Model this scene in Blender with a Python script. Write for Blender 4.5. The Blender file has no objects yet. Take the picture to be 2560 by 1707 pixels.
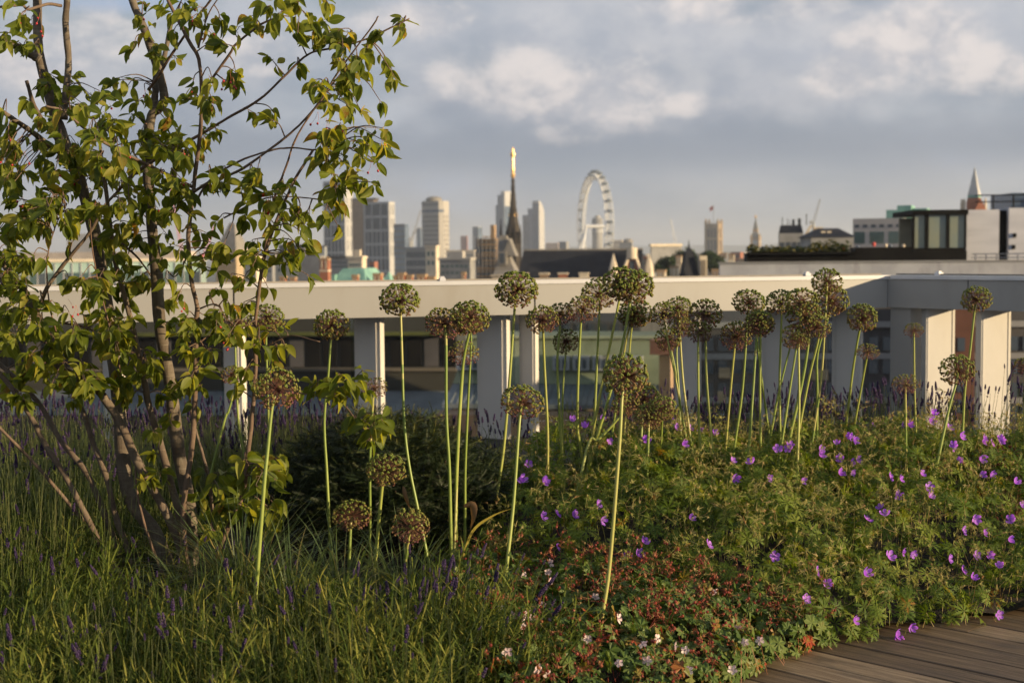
import bpy, math, random
import numpy as np
from mathutils import Matrix, Vector

R_ = math.radians
random.seed(7)
rng = np.random.default_rng(7)
scene = bpy.context.scene
COL = scene.collection

# ------------------------------------------------------------------ camera
FPX = 3555.6          # focal length in photo pixels (2560 wide)
EYE = 1.40
cam_data = bpy.data.cameras.new('camera')
cam_data.lens = 50.0
cam_data.sensor_width = 36.0
cam_data.clip_start = 0.05
cam_data.clip_end = 40000.0
cam_data.dof.use_dof = True
cam_data.dof.focus_distance = 5.4
cam_data.dof.aperture_fstop = 4.2
cam = bpy.data.objects.new('camera', cam_data)
COL.objects.link(cam)
CAM_R = Matrix.Rotation(R_(90 - 3.61), 3, 'X') @ Matrix.Rotation(R_(-0.5), 3, 'Z')
cam.matrix_world = Matrix.Translation((0, 0, EYE)) @ CAM_R.to_4x4()
scene.camera = cam

# ------------------------------------------------------------------ sun and sky
SUN_AZ, SUN_EL = 24.0, 8.5           # from the right, a little on the camera's side; low evening sun
S = Vector((math.cos(R_(SUN_EL)) * math.cos(R_(SUN_AZ)), -math.cos(R_(SUN_EL)) * math.sin(R_(SUN_AZ)), math.sin(R_(SUN_EL))))
sun_data = bpy.data.lights.new('sun', 'SUN')
sun_data.energy = 5.0
sun_data.angle = R_(0.53)
sun_data.color = (1.0, 0.76, 0.45)
sun = bpy.data.objects.new('sun', sun_data)
sun.rotation_euler = S.to_track_quat('Z', 'Y').to_euler()
sun.location = (30, -10, 20)
COL.objects.link(sun)

scene.view_settings.view_transform = 'Standard'
scene.view_settings.look = 'None'
scene.view_settings.exposure = 0.90
scene.view_settings.gamma = 1.0
scene.view_settings.use_curve_mapping = False
scene.render.engine = 'CYCLES'
scene.cycles.use_denoising = True
scene.cycles.use_adaptive_sampling = True
scene.cycles.adaptive_threshold = 0.02
scene.cycles.max_bounces = 6
scene.cycles.diffuse_bounces = 3
scene.cycles.glossy_bounces = 2
scene.cycles.transmission_bounces = 4
scene.cycles.transparent_max_bounces = 12
scene.cycles.volume_bounces = 0
scene.cycles.caustics_reflective = False
scene.cycles.caustics_refractive = False
scene.cycles.sample_clamp_indirect = 6.0


class N:
    """small node-graph helper"""
    def __init__(self, tree):
        self.t = tree
        tree.nodes.clear()
    def new(self, kind, **kw):
        n = self.t.nodes.new(kind)
        for k, v in kw.items():
            setattr(n, k, v)
        return n
    def put(self, sock, v):
        if isinstance(v, bpy.types.NodeSocket):
            self.t.links.new(v, sock)
        elif isinstance(v, (tuple, list)) and sock.type == 'RGBA' and len(v) == 3:
            sock.default_value = (*v, 1.0)
        else:
            sock.default_value = v
    def math(self, op, a, b=0.0, c=None, clamp=False):
        n = self.new('ShaderNodeMath', operation=op)
        n.use_clamp = clamp
        self.put(n.inputs[0], a)
        self.put(n.inputs[1], b)
        if c is not None:
            self.put(n.inputs[2], c)
        return n.outputs[0]
    def noise(self, vec, scale=5.0, detail=4.0, rough=0.55, dist=0.0):
        n = self.new('ShaderNodeTexNoise')
        if vec is not None:
            self.t.links.new(vec, n.inputs['Vector'])
        n.inputs['Scale'].default_value = scale
        n.inputs['Detail'].default_value = detail
        n.inputs['Roughness'].default_value = rough
        n.inputs['Distortion'].default_value = dist
        return n.outputs['Fac']
    def step(self, v, lo, hi, a=0.0, b=1.0):
        n = self.new('ShaderNodeMapRange', interpolation_type='SMOOTHSTEP')
        self.put(n.inputs['Value'], v)
        n.inputs['From Min'].default_value = lo
        n.inputs['From Max'].default_value = hi
        n.inputs['To Min'].default_value = a
        n.inputs['To Max'].default_value = b
        return n.outputs['Result']
    def mix(self, f, a, b, blend='MIX'):
        n = self.new('ShaderNodeMix', data_type='RGBA', blend_type=blend)
        self.put(n.inputs[0], f)
        self.put(n.inputs[6], a)
        self.put(n.inputs[7], b)
        return n.outputs[2]
    def ramp(self, f, stops):
        n = self.new('ShaderNodeValToRGB')
        e = n.color_ramp.elements
        while len(e) < len(stops):
            e.new(0.5)
        for el, (p, c) in zip(e, stops):
            el.position = p
            el.color = (*c, 1.0)
        self.put(n.inputs[0], f)
        return n.outputs[0]
    def mapping(self, vec, scale):
        n = self.new('ShaderNodeMapping')
        self.t.links.new(vec, n.inputs['Vector'])
        n.inputs['Scale'].default_value = scale
        return n.outputs[0]


world = bpy.data.worlds.new('World')
scene.world = world
world.use_nodes = True
w = N(world.node_tree)
tc = w.new('ShaderNodeTexCoord').outputs['Generated']
sky = w.new('ShaderNodeTexSky', sky_type='NISHITA')
sky.sun_disc = False
sky.sun_elevation = R_(SUN_EL)
sky.sun_rotation = R_(90 + SUN_AZ)
sky.altitude = 60
sky.air_density = 1.2
sky.dust_density = 2.0
SKY_STRENGTH = 0.10
sep = w.new('ShaderNodeSeparateXYZ')
world.node_tree.links.new(tc, sep.inputs[0])
dx, dy, dz = sep.outputs[0], sep.outputs[1], sep.outputs[2]
flat = w.mapping(tc, (1.0, 1.0, 1.9))
n_big = w.noise(flat, 4.2, 5, 0.55, 0.3)
n_mid = w.noise(flat, 10.0, 5, 0.5, 0.2)
n_fine = w.noise(w.mapping(tc, (1.0, 1.0, 1.4)), 26.0, 8, 0.58, 0.15)
def K(c):
    return tuple(v / SKY_STRENGTH for v in c)
# layered stratocumulus: veil of grey-lilac cloud over the blue
veil = w.mix(w.step(n_mid, 0.30, 0.70), K((0.272, 0.328, 0.405)), K((0.48, 0.508, 0.562)))
veil = w.mix(w.step(n_big, 0.60, 0.38, 0.0, 0.75), veil, K((0.245, 0.29, 0.372)))
veil = w.mix(w.step(dz, 0.085, 0.17, 0.0, 0.55), veil, w.mix(w.step(n_mid, 0.36, 0.62), K((0.385, 0.43, 0.505)), K((0.545, 0.565, 0.615))))
# clearer, hazier air close to the horizon
hz = w.step(dz, 0.085, 0.0, 0.0, 0.85)
veil = w.mix(hz, veil, w.mix(w.step(n_mid, 0.36, 0.64), K((0.325, 0.365, 0.405)), K((0.385, 0.40, 0.415))))
# slate-coloured band of cloud base
band = w.math('MULTIPLY', w.step(w.math('ABSOLUTE', w.math('SUBTRACT', w.math('ADD', dz, w.math('MULTIPLY', w.math('SUBTRACT', n_mid, 0.5), 0.05)), 0.071)), 0.026, 0.0), w.step(n_big, 0.34, 0.58))
veil = w.mix(w.math('MULTIPLY', band, 0.8), veil, K((0.245, 0.292, 0.368)))
# gaps of open sky higher up
gap = w.math('MULTIPLY', w.step(w.math('ADD', n_big, w.math('MULTIPLY', n_mid, 0.35)), 0.70, 0.52), w.step(dz, 0.10, 0.17))
sky_col = w.mix(0.45, sky.outputs[0], K((0.34, 0.44, 0.61)))
veil = w.mix(w.step(w.math('ABSOLUTE', w.math('SUBTRACT', dz, 0.072)), 0.022, 0.004, 0.0, 0.45), veil, K((0.225, 0.272, 0.35)))
col = w.mix(w.math('MULTIPLY', gap, 0.9), veil, sky_col)
blue = None
for args in ((-0.265, 0.178, 0.075, 0.026), (-0.06, 0.192, 0.06, 0.024), (0.22, 0.192, 0.09, 0.02), (-0.55, 0.20, 0.1, 0.04), (0.55, 0.21, 0.1, 0.04)):
    aa = w.math('POWER', w.math('DIVIDE', w.math('SUBTRACT', dx, args[0]), args[2]), 2.0)
    ab = w.math('POWER', w.math('DIVIDE', w.math('SUBTRACT', dz, args[1]), args[3]), 2.0)
    p = w.math('MAXIMUM', w.math('SUBTRACT', 1.0, w.math('ADD', aa, ab)), 0.0)
    blue = p if blue is None else w.math('MAXIMUM', blue, p)
col = w.mix(w.step(w.math('ADD', blue, w.math('MULTIPLY', w.math('SUBTRACT', n_mid, 0.5), 1.2)), 0.05, 0.75, 0.0, 0.9), col, K((0.36, 0.455, 0.62)))
# cumulus heads catching the low sun
def puff(cx, cz, rx, rz):
    a = w.math('POWER', w.math('DIVIDE', w.math('SUBTRACT', dx, cx), rx), 2.0)
    b = w.math('POWER', w.math('DIVIDE', w.math('SUBTRACT', dz, cz), rz), 2.0)
    return w.math('MAXIMUM', w.math('SUBTRACT', 1.0, w.math('ADD', a, b)), 0.0)
blob = None
for args in ((0.052, 0.105, 0.070, 0.040), (0.085, 0.115, 0.040, 0.030), (-0.005, 0.122, 0.07, 0.030),
             (0.262, 0.135, 0.065, 0.038), (0.225, 0.118, 0.035, 0.022), (0.31, 0.115, 0.06, 0.026), (-0.275, 0.150, 0.065, 0.034),
             (-0.33, 0.125, 0.05, 0.028), (-0.17, 0.135, 0.05, 0.018), (0.16, 0.165, 0.10, 0.016), (0.12, 0.10, 0.05, 0.012), (-0.06, 0.16, 0.06, 0.02),
             (0.62, 0.14, 0.09, 0.03), (-0.60, 0.15, 0.08, 0.03), (-0.85, 0.2, 0.1, 0.04), (0.85, 0.2, 0.1, 0.04)):
    p = puff(*args)
    blob = p if blob is None else w.math('MAXIMUM', blob, p)
pm = w.step(w.math('ADD', w.math('MULTIPLY', blob, 0.55), w.math('MULTIPLY', w.math('SUBTRACT', w.math('ADD', w.math('MULTIPLY', n_fine, 0.55), w.math('MULTIPLY', n_mid, 0.45)), 0.5), 2.4)), 0.08, 0.72)
pm = w.math('MULTIPLY', pm, w.step(blob, 0.0, 0.6))
lit = w.mix(w.step(n_fine, 0.35, 0.62), K((0.50, 0.50, 0.54)), K((0.80, 0.73, 0.70)))
bank = None
for args in ((0.13, 0.135, 0.30, 0.060), (-0.30, 0.13, 0.16, 0.05), (0.62, 0.15, 0.25, 0.07), (-0.75, 0.16, 0.25, 0.07)):
    p = puff(*args)
    bank = p if bank is None else w.math('MAXIMUM', bank, p)
bm = w.step(w.math('ADD', bank, w.math('MULTIPLY', w.math('SUBTRACT', w.math('ADD', w.math('MULTIPLY', n_mid, 0.7), w.math('MULTIPLY', n_fine, 0.3)), 0.5), 2.0)), 0.1, 0.9)
col = w.mix(w.math('MULTIPLY', bm, 0.62), col, w.mix(w.step(n_fine, 0.30, 0.70), K((0.40, 0.432, 0.505)), K((0.60, 0.595, 0.625))))
col = w.mix(w.math('MULTIPLY', pm, 0.76), col, lit)
bg = w.new('ShaderNodeBackground')
w.put(bg.inputs[0], col)
bg.inputs[1].default_value = 0.058
wo = w.new('ShaderNodeOutputWorld')
world.node_tree.links.new(bg.outputs[0], wo.inputs[0])


# ------------------------------------------------------------------ geometry helpers
def at(px, py, Y):
    """world point seen at photo pixel (px, py) at depth Y"""
    d = CAM_R @ Vector(((px - 1280.0) / FPX, -(py - 853.5) / FPX, -1.0))
    k = Y / d.y
    return Vector((d.x * k, Y, EYE + d.z * k))

def mesh_np(name, V, T, smooth=False, attrs=None):
    V = np.asarray(V, dtype=np.float32).reshape(-1, 3)
    T = np.asarray(T, dtype=np.int32).reshape(-1, 3)
    me = bpy.data.meshes.new(name)
    me.vertices.add(len(V))
    me.vertices.foreach_set('co', V.ravel())
    me.loops.add(len(T) * 3)
    me.loops.foreach_set('vertex_index', T.ravel())
    me.polygons.add(len(T))
    me.polygons.foreach_set('loop_start', np.arange(0, len(T) * 3, 3, dtype=np.int32))
    me.polygons.foreach_set('loop_total', np.full(len(T), 3, dtype=np.int32))
    me.polygons.foreach_set('use_smooth', np.full(len(T), bool(smooth)))
    me.update(calc_edges=True)
    for k, v in (attrs or {}).items():
        a = me.attributes.new(k, 'FLOAT', 'POINT')
        a.data.foreach_set('value', np.asarray(v, dtype=np.float32))
    return me

class Buf:
    def __init__(self):
        self.V, self.T, self.var, self.mid, self.n = [], [], [], [], 0
    def add(self, V, T, var=0.5, mid=None):
        V = np.asarray(V, dtype=np.float64).reshape(-1, 3)
        T = np.asarray(T, dtype=np.int64).reshape(-1, 3)
        self.V.append(V)
        self.T.append(T + self.n)
        self.var.append(np.broadcast_to(np.asarray(var, dtype=np.float64), (len(V),)))
        self.mid.append(np.zeros(len(V)) if mid is None else np.broadcast_to(np.asarray(mid, dtype=np.float64), (len(V),)))
        self.n += len(V)
        return self
    def inst(self, tpl, M, O, var=None):
        """tpl=(V,T,mid,tvar) placed with matrices M (K,3,3) at O (K,3)"""
        V, T, mid, tv = tpl
        K_ = len(O)
        if K_ == 0:
            return self
        P = np.einsum('kij,nj->kni', M, V) + O[:, None, :]
        TT = (T[None] + (np.arange(K_) * len(V))[:, None, None]).reshape(-1, 3)
        var = rng.random(K_) if var is None else np.asarray(var)
        vv = (var[:, None] + tv[None]).ravel()
        self.add(P.reshape(-1, 3), TT, vv, np.tile(mid, K_))
        return self
    def box(self, x0, x1, y0, y1, z0, z1, var=0.5):
        V = [(x, y, z) for z in (z0, z1) for y in (y0, y1) for x in (x0, x1)]
        q = [(0, 2, 3, 1), (4, 5, 7, 6), (0, 1, 5, 4), (2, 6, 7, 3), (0, 4, 6, 2), (1, 3, 7, 5)]
        return self.add(V, [t for a, b, c, d in q for t in ((a, b, c), (a, c, d))], var)
    def prism(self, poly, z0, z1):
        n = len(poly)
        V = [(x, y, z0) for x, y in poly] + [(x, y, z1) for x, y in poly]
        T = []
        for i in range(n):
            j = (i + 1) % n
            T += [(i, j, n + j), (i, n + j, n + i)]
        for i in range(1, n - 1):
            T += [(0, i + 1, i), (n, n + i, n + i + 1)]
        return self.add(V, T)
    def poly3(self, pts):
        return self.add(pts, [(0, i, i + 1) for i in range(1, len(pts) - 1)])
    def tube(self, pts, rad, sides=6, var=0.5, caps=True):
        V, T = tube_vt(pts, rad, sides, caps)
        return self.add(V, T, var)
    def lathe(self, prof, sides=12, center=(0, 0), rot=0.0):
        V, T = [], []
        for r, z in prof:
            for k in range(sides):
                a = rot + 2 * math.pi * k / sides
                V.append((center[0] + r * math.cos(a), center[1] + r * math.sin(a), z))
        for i in range(len(prof) - 1):
            for k in range(sides):
                a, b = i * sides + k, i * sides + (k + 1) % sides
                T += [(a, b, b + sides), (a, b + sides, a + sides)]
        for k in range(1, sides - 1):
            T.append((0, k + 1, k))
            o = (len(prof) - 1) * sides
            T.append((o, o + k, o + k + 1))
        return self.add(V, T)
    def data(self, name, smooth=False):
        return mesh_np(name, np.concatenate(self.V), np.concatenate(self.T), smooth,
                       {'var': np.concatenate(self.var), 'mid': np.concatenate(self.mid)})
    def build(self, name, mat, parent=None, smooth=False, loc=None, **props):
        return obj(name, self.data(name, smooth), mat, parent, loc, **props)

def tube_vt(pts, rad, sides=6, caps=True):
    P = np.asarray([tuple(p) for p in pts], dtype=np.float64)
    n = len(P)
    rad = np.broadcast_to(np.asarray(rad, dtype=np.float64), (n,))
    D = np.gradient(P, axis=0)
    D /= np.linalg.norm(D, axis=1)[:, None] + 1e-12
    ref = np.array([0.0, 1.0, 0.0]) if abs(D[0][1]) < 0.9 else np.array([1.0, 0.0, 0.0])
    A = np.cross(D, ref)
    A /= np.linalg.norm(A, axis=1)[:, None] + 1e-12
    B = np.cross(D, A)
    ang = np.arange(sides) * 2 * math.pi / sides
    V = (P[:, None] + rad[:, None, None] * (np.cos(ang)[None, :, None] * A[:, None] + np.sin(ang)[None, :, None] * B[:, None])).reshape(-1, 3)
    i, k = np.meshgrid(np.arange(n - 1), np.arange(sides), indexing='ij')
    a = (i * sides + k).ravel(); b = (i * sides + (k + 1) % sides).ravel()
    T = np.concatenate([np.stack([a, b, b + sides], 1), np.stack([a, b + sides, a + sides], 1)])
    if caps:
        o = (n - 1) * sides
        C = [(0, q + 1, q) for q in range(1, sides - 1)] + [(o, o + q, o + q + 1) for q in range(1, sides - 1)]
        T = np.concatenate([T, np.array(C)])
    return V, T

def smooth_line(pts, per=5):
    """Catmull-Rom through the points"""
    P = np.asarray([tuple(p) for p in pts], dtype=np.float64)
    if len(P) < 3:
        t = np.linspace(0, 1, per + 1)[:, None]
        return P[0] * (1 - t) + P[-1] * t
    Q = np.vstack([2 * P[0] - P[1], P, 2 * P[-1] - P[-2]])
    out = []
    for i in range(1, len(Q) - 2):
        p0, p1, p2, p3 = Q[i - 1:i + 3]
        for t in np.linspace(0, 1, per, endpoint=False):
            out.append(0.5 * (2 * p1 + (p2 - p0) * t + (2 * p0 - 5 * p1 + 4 * p2 - p3) * t * t + (3 * p1 - p0 - 3 * p2 + p3) * t ** 3))
    out.append(P[-1])
    return np.array(out)

def obj(name, me, mat=None, parent=None, loc=None, **props):
    o = bpy.data.objects.new(name, me)
    COL.objects.link(o)
    if mat is not None and me is not None and not me.materials:
        me.materials.append(mat)
    if parent is not None:
        o.parent = parent
    if loc is not None:
        o.location = loc
    for k, v in props.items():
        o[k] = v
    return o

def thing(name, label, cat, loc=(0, 0, 0), rotz=0.0, group=None):
    o = bpy.data.objects.new(name, None)
    o.empty_display_size = 0.1
    COL.objects.link(o)
    o.location = loc
    o.rotation_euler = (0, 0, rotz)
    o['label'] = label
    o['category'] = cat
    if group:
        o['group'] = group
    return o

def unit(v):
    v = np.asarray(v, dtype=np.float64)
    return v / (np.linalg.norm(v, axis=-1, keepdims=True) + 1e-12)

def frames(D, U, scale=1.0):
    """matrices whose columns are across, along (D), normal (towards U)"""
    D = unit(D)
    A = unit(np.cross(D, U))
    Nn = np.cross(A, D)
    s = np.broadcast_to(np.asarray(scale, dtype=np.float64), (len(D),))
    return np.stack([A, D, Nn], axis=2) * s[:, None, None]

def rand_dirs(k, zlo=-1.0, zhi=1.0):
    z = rng.uniform(zlo, zhi, k)
    a = rng.uniform(0, 2 * math.pi, k)
    r = np.sqrt(np.maximum(0, 1 - z * z))
    return np.stack([r * np.cos(a), r * np.sin(a), z], 1)


# ------------------------------------------------------------------ materials
def base_mat(name):
    m = bpy.data.materials.new(name)
    m.use_nodes = True
    g = N(m.node_tree)
    out = g.new('ShaderNodeOutputMaterial')
    p = g.new('ShaderNodeBsdfPrincipled')
    m.node_tree.links.new(p.outputs[0], out.inputs[0])
    return m, g, p, out

def surf(name, c1, c2=None, scale=3.0, rough=0.7, metal=0.0, stretch=(1, 1, 1), bump=0.0, bscale=None, spec=0.35, detail=6.0, dirt=None, dscale=0.8):
    """two-tone mottled surface in object space, optional stain colour and relief"""
    m, g, p, out = base_mat(name)
    tcn = g.new('ShaderNodeTexCoord').outputs['Object']
    v = g.mapping(tcn, stretch)
    n = g.noise(v, scale, detail, 0.6)
    c2 = c2 or tuple(x * 0.8 for x in c1)
    c = g.mix(g.step(n, 0.35, 0.65), c1, c2)
    if dirt is not None:
        n2 = g.noise(g.mapping(tcn, (stretch[0], stretch[1], stretch[2] * 0.35)), dscale, 8, 0.65)
        c = g.mix(g.step(n2, 0.52, 0.72, 0.0, 0.7), c, dirt)
    g.put(p.inputs['Base Color'], c)
    p.inputs['Metallic'].default_value = metal
    p.inputs['Specular IOR Level'].default_value = spec
    g.put(p.inputs['Roughness'], g.step(n, 0.2, 0.8, max(0.03, rough - 0.08), min(1, rough + 0.08)))
    if bump:
        b = g.new('ShaderNodeBump')
        b.inputs['Strength'].default_value = bump
        b.inputs['Distance'].default_value = 0.01
        g.put(b.inputs['Height'], g.noise(v, bscale or scale * 4, 6, 0.6))
        m.node_tree.links.new(b.outputs[0], p.inputs['Normal'])
    return m

def leafy(name, stops, trans=0.35, rough=0.45, midrib=None, spec=0.3, tcol=None, fine=None, tboost=1.5):
    """thin plant tissue: colour by per-leaf value, light shining through"""
    m, g, p, out = base_mat(name)
    a = g.new('ShaderNodeAttribute', attribute_name='var').outputs['Fac']
    r = g.new('ShaderNodeObjectInfo').outputs['Random']
    f = g.math('FRACT', g.math('ADD', a, g.math('MULTIPLY', r, 0.999)))
    tcn = g.new('ShaderNodeTexCoord').outputs['Object']
    n = g.noise(tcn, fine or 60.0, 4, 0.6)
    f = g.math('ADD', f, g.math('MULTIPLY', g.math('SUBTRACT', n, 0.5), 0.35), clamp=True)
    c = g.ramp(f, stops)
    if midrib is not None:
        md = g.new('ShaderNodeAttribute', attribute_name='mid').outputs['Fac']
        c = g.mix(g.step(md, 0.14, 0.0, 0.0, 0.6), c, midrib)
    g.put(p.inputs['Base Color'], c)
    p.inputs['Roughness'].default_value = rough
    p.inputs['Specular IOR Level'].default_value = spec
    if trans > 0:
        t = g.new('ShaderNodeBsdfTranslucent')
        tc_ = g.mix(1.0, c, tcol or (tboost * 1.15, tboost * 1.0, tboost * 0.45), 'MULTIPLY')
        g.put(t.inputs[0], tc_)
        mx = g.new('ShaderNodeMixShader')
        mx.inputs[0].default_value = trans
        m.node_tree.links.new(p.outputs[0], mx.inputs[1])
        m.node_tree.links.new(t.outputs[0], mx.inputs[2])
        m.node_tree.links.new(mx.outputs[0], out.inputs[0])
    return m

def glass_mat(name, tint=(0.8, 0.85, 0.85), refl=0.5):
    """thin clear pane: see-through with Fresnel reflection"""
    m, g, p, out = base_mat(name)
    g.t.nodes.remove(p)
    t = g.new('ShaderNodeBsdfTransparent')
    g.put(t.inputs[0], tint)
    gl = g.new('ShaderNodeBsdfGlossy')
    gl.inputs['Roughness'].default_value = 0.02
    fr = g.new('ShaderNodeFresnel')
    fr.inputs[0].default_value = 1.45
    mx = g.new('ShaderNodeMixShader')
    g.put(mx.inputs[0], g.math('MULTIPLY', fr.outputs[0], refl * 2, clamp=True))
    m.node_tree.links.new(t.outputs[0], mx.inputs[1])
    m.node_tree.links.new(gl.outputs[0], mx.inputs[2])
    m.node_tree.links.new(mx.outputs[0], out.inputs[0])
    return m

def window_mat(name, dark, light, rough=0.12, scale=0.25):
    return surf(name, dark, light, scale, rough, 0.0, (1, 1, 1), spec=0.6, detail=2.0)

# ================================================================== roof terrace: slab, deck, soil, parapet
M_SLAB = surf('roof_slab_concrete', (0.060, 0.052, 0.045), (0.04, 0.036, 0.032), 2.0, 0.9, bump=0.3)
def wood_mat():
    m, g, p, out = base_mat('weathered_decking_timber')
    tcn = g.new('ShaderNodeTexCoord').outputs['Object']
    rnd = g.new('ShaderNodeObjectInfo').outputs['Random']
    shift = g.new('ShaderNodeVectorMath', operation='ADD')
    g.t.links.new(tcn, shift.inputs[0])
    cmb = g.new('ShaderNodeCombineXYZ')
    g.put(cmb.inputs[0], g.math('MULTIPLY', rnd, 37.0))
    g.put(cmb.inputs[1], g.math('MULTIPLY', rnd, 11.0))
    g.t.links.new(cmb.outputs[0], shift.inputs[1])
    v = shift.outputs[0]
    grain = g.noise(g.mapping(v, (1.2, 30.0, 30.0)), 2.2, 8, 0.72, 0.5)
    blot = g.noise(g.mapping(v, (1.0, 2.5, 2.5)), 2.6, 6, 0.6)
    c = g.ramp(g.math('ADD', g.math('MULTIPLY', grain, 0.7), g.math('MULTIPLY', rnd, 0.3)),
               [(0.30, (0.045, 0.030, 0.019)), (0.5, (0.175, 0.118, 0.068)), (0.70, (0.34, 0.25, 0.155))])
    c = g.mix(g.step(blot, 0.48, 0.66, 0.0, 0.7), c, (0.060, 0.045, 0.033))
    g.put(p.inputs['Base Color'], c)
    g.put(p.inputs['Roughness'], g.step(grain, 0.2, 0.8, 0.7, 0.45))
    p.inputs['Specular IOR Level'].default_value = 0.3
    b = g.new('ShaderNodeBump')
    b.inputs['Strength'].default_value = 0.6
    b.inputs['Distance'].default_value = 0.003
    g.put(b.inputs['Height'], grain)
    g.t.links.new(b.outputs[0], p.inputs['Normal'])
    return m
M_WOOD = wood_mat()
M_SOIL = surf('bed_soil', (0.035, 0.025, 0.018), (0.012, 0.009, 0.007), 30.0, 0.95, bump=0.8, bscale=60)

CORNER = at(2220, 700, 11.5).xy
UF = Vector((-math.cos(R_(13.3)), -math.sin(R_(13.3))))
NF = Vector((math.sin(R_(13.3)), -math.cos(R_(13.3))))
WING = R_(52)
UR = Vector((math.cos(WING), -math.sin(WING)))
NR = Vector((-math.sin(WING), -math.cos(WING)))

# roof slab under everything on the terrace
far_l = CORNER + UF * 14 - NF * 0.75
far_c = CORNER - NF * 0.75 + UR * 0.35
far_r = CORNER + UR * 12 - NR * 0.55
b = Buf()
b.prism([(far_l.x, -4), (far_r.x, -4), (far_r.x, far_r.y), (far_c.x + 0.4, far_c.y), (far_l.x, far_l.y)], -0.45, -0.055)
b.build('roof_slab', M_SLAB, kind='structure')

deck = thing('deck', 'weathered timber decking beside the flower bed', 'deck')
del deck['category']
deck['kind'] = 'structure'
bw, gapw = 0.136, 0.0085
def board_mesh(L):
    bb = Buf()
    h, c = 0.024, 0.003
    prof = [(-bw / 2, -h), (bw / 2, -h), (bw / 2, -c), (bw / 2 - c, 0), (-bw / 2 + c, 0), (-bw / 2, -c)]
    n = len(prof)
    V = [(0, y, z) for y, z in prof] + [(L, y, z) for y, z in prof]
    T = []
    for i in range(n):
        j = (i + 1) % n
        T += [(i, n + j, j), (i, n + i, n + j)]
    for i in range(1, n - 1):
        T += [(0, i, i + 1), (n, n + i + 1, n + i)]
    return bb.add(V, T).data('board')
board_data = {L: board_mesh(L) for L in (2.4, 3.0, 3.6)}
for me in board_data.values():
    me.materials.append(M_WOOD)
k = 0
s0 = 2.4
while s0 + k * (bw + gapw) < 7.2:
    s_ = s0 + k * (bw + gapw)
    t = -6.4 + rng.uniform(0, 1.6)
    while t < 2.2:
        L = float(rng.choice([2.4, 3.0, 3.6]))
        o = obj('board', board_data[L], None, deck)
        p0 = Vector((s_ + t, s_ - t)) * math.sqrt(0.5)
        o.location = (p0.x, p0.y, rng.uniform(-0.0012, 0.0012))
        o.rotation_euler = (0, 0, -math.pi / 4)
        t += L + 0.004
    k += 1

EDGE_X = [0.0, 0.2, 0.5, 0.76, 0.99, 1.45, 1.9, 3.2, 4.5]
EDGE_Y = [2.2, 3.0, 4.2, 4.60, 4.84, 5.12, 5.30, 5.72, 6.0]
def edge_y(x):
    return np.where(x < 0, 0.0, np.interp(x, EDGE_X, EDGE_Y))
gx = np.arange(-8, 4.5, 0.06)
gy = np.arange(2.6, 8.4, 0.06)
X, Y = np.meshgrid(gx, gy)
inside = Y > edge_y(X) + 0.02
Z = 0.018 + 0.02 * np.sin(X * 23 + np.sin(Y * 17) * 2) * np.sin(Y * 19) + rng.normal(0, 0.008, X.shape) + 0.05 * np.clip((Y - edge_y(X)) * 2, 0, 1)
idx = np.arange(X.size).reshape(X.shape)
q = inside[:-1, :-1] & inside[1:, :-1] & inside[:-1, 1:] & inside[1:, 1:]
a, b_, c, d = idx[:-1, :-1][q], idx[:-1, 1:][q], idx[1:, 1:][q], idx[1:, :-1][q]
T = np.concatenate([np.stack([a, b_, c], 1), np.stack([a, c, d], 1)])
obj('bed_soil', mesh_np('bed_soil', np.stack([X.ravel(), Y.ravel(), Z.ravel()], 1), T, True), M_SOIL, kind='structure')

# ---------------------------------------------------------------- parapet
M_PAINT = surf('parapet_warm_grey_paint', (0.355, 0.35, 0.335), (0.335, 0.33, 0.32), 0.8, 0.44, 0.30, spec=0.45, dirt=(0.285, 0.27, 0.245), dscale=1.2)
M_COLUMN = surf('column_cream_paint', (0.58, 0.56, 0.52), (0.54, 0.52, 0.485), 0.8, 0.45, 0.1, spec=0.45, dirt=(0.46, 0.44, 0.40), dscale=1.2)
M_CAP = surf('parapet_cap_aluminium', (0.66, 0.66, 0.67), (0.58, 0.58, 0.60), 3.0, 0.35, 0.35)
M_SEAL = surf('joint_rubber', (0.05, 0.05, 0.05), None, 5.0, 0.8)
M_CABLE = surf('lightning_tape', (0.28, 0.25, 0.21), (0.22, 0.20, 0.17), 6.0, 0.6)
M_GLASS = glass_mat('parapet_glass', (0.86, 0.89, 0.88), 0.5)
par = thing('parapet', 'pale grey metal roof parapet with deep rail, fins and glass behind the flowers', 'parapet', (CORNER.x, CORNER.y, 0))
C0 = Vector((CORNER.x, CORNER.y, 0))
ZT = 1.184           # top of the cap
def seg_box(buf, U, Nn, u0, u1, n0, n1, z0, z1):
    """box along U (u0..u1), from n0 to n1 towards the terrace, relative to the parapet corner"""
    pts = [U * u0 + Nn * n0, U * u1 + Nn * n0, U * u1 + Nn * n1, U * u0 + Nn * n1]
    if (pts[1] - pts[0]).cross(pts[2] - pts[1]) < 0:
        pts.reverse()
    return buf.prism([(p.x, p.y) for p in pts], z0, z1)
def t_front(px):
    kx = (px - 1280) / FPX
    return (kx * CORNER.y - CORNER.x) / (UF.x - kx * UF.y)
def t_right(px):
    kx = (px - 1280) / FPX
    return (kx * CORNER.y - CORNER.x) / (UR.x - kx * UR.y)
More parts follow.
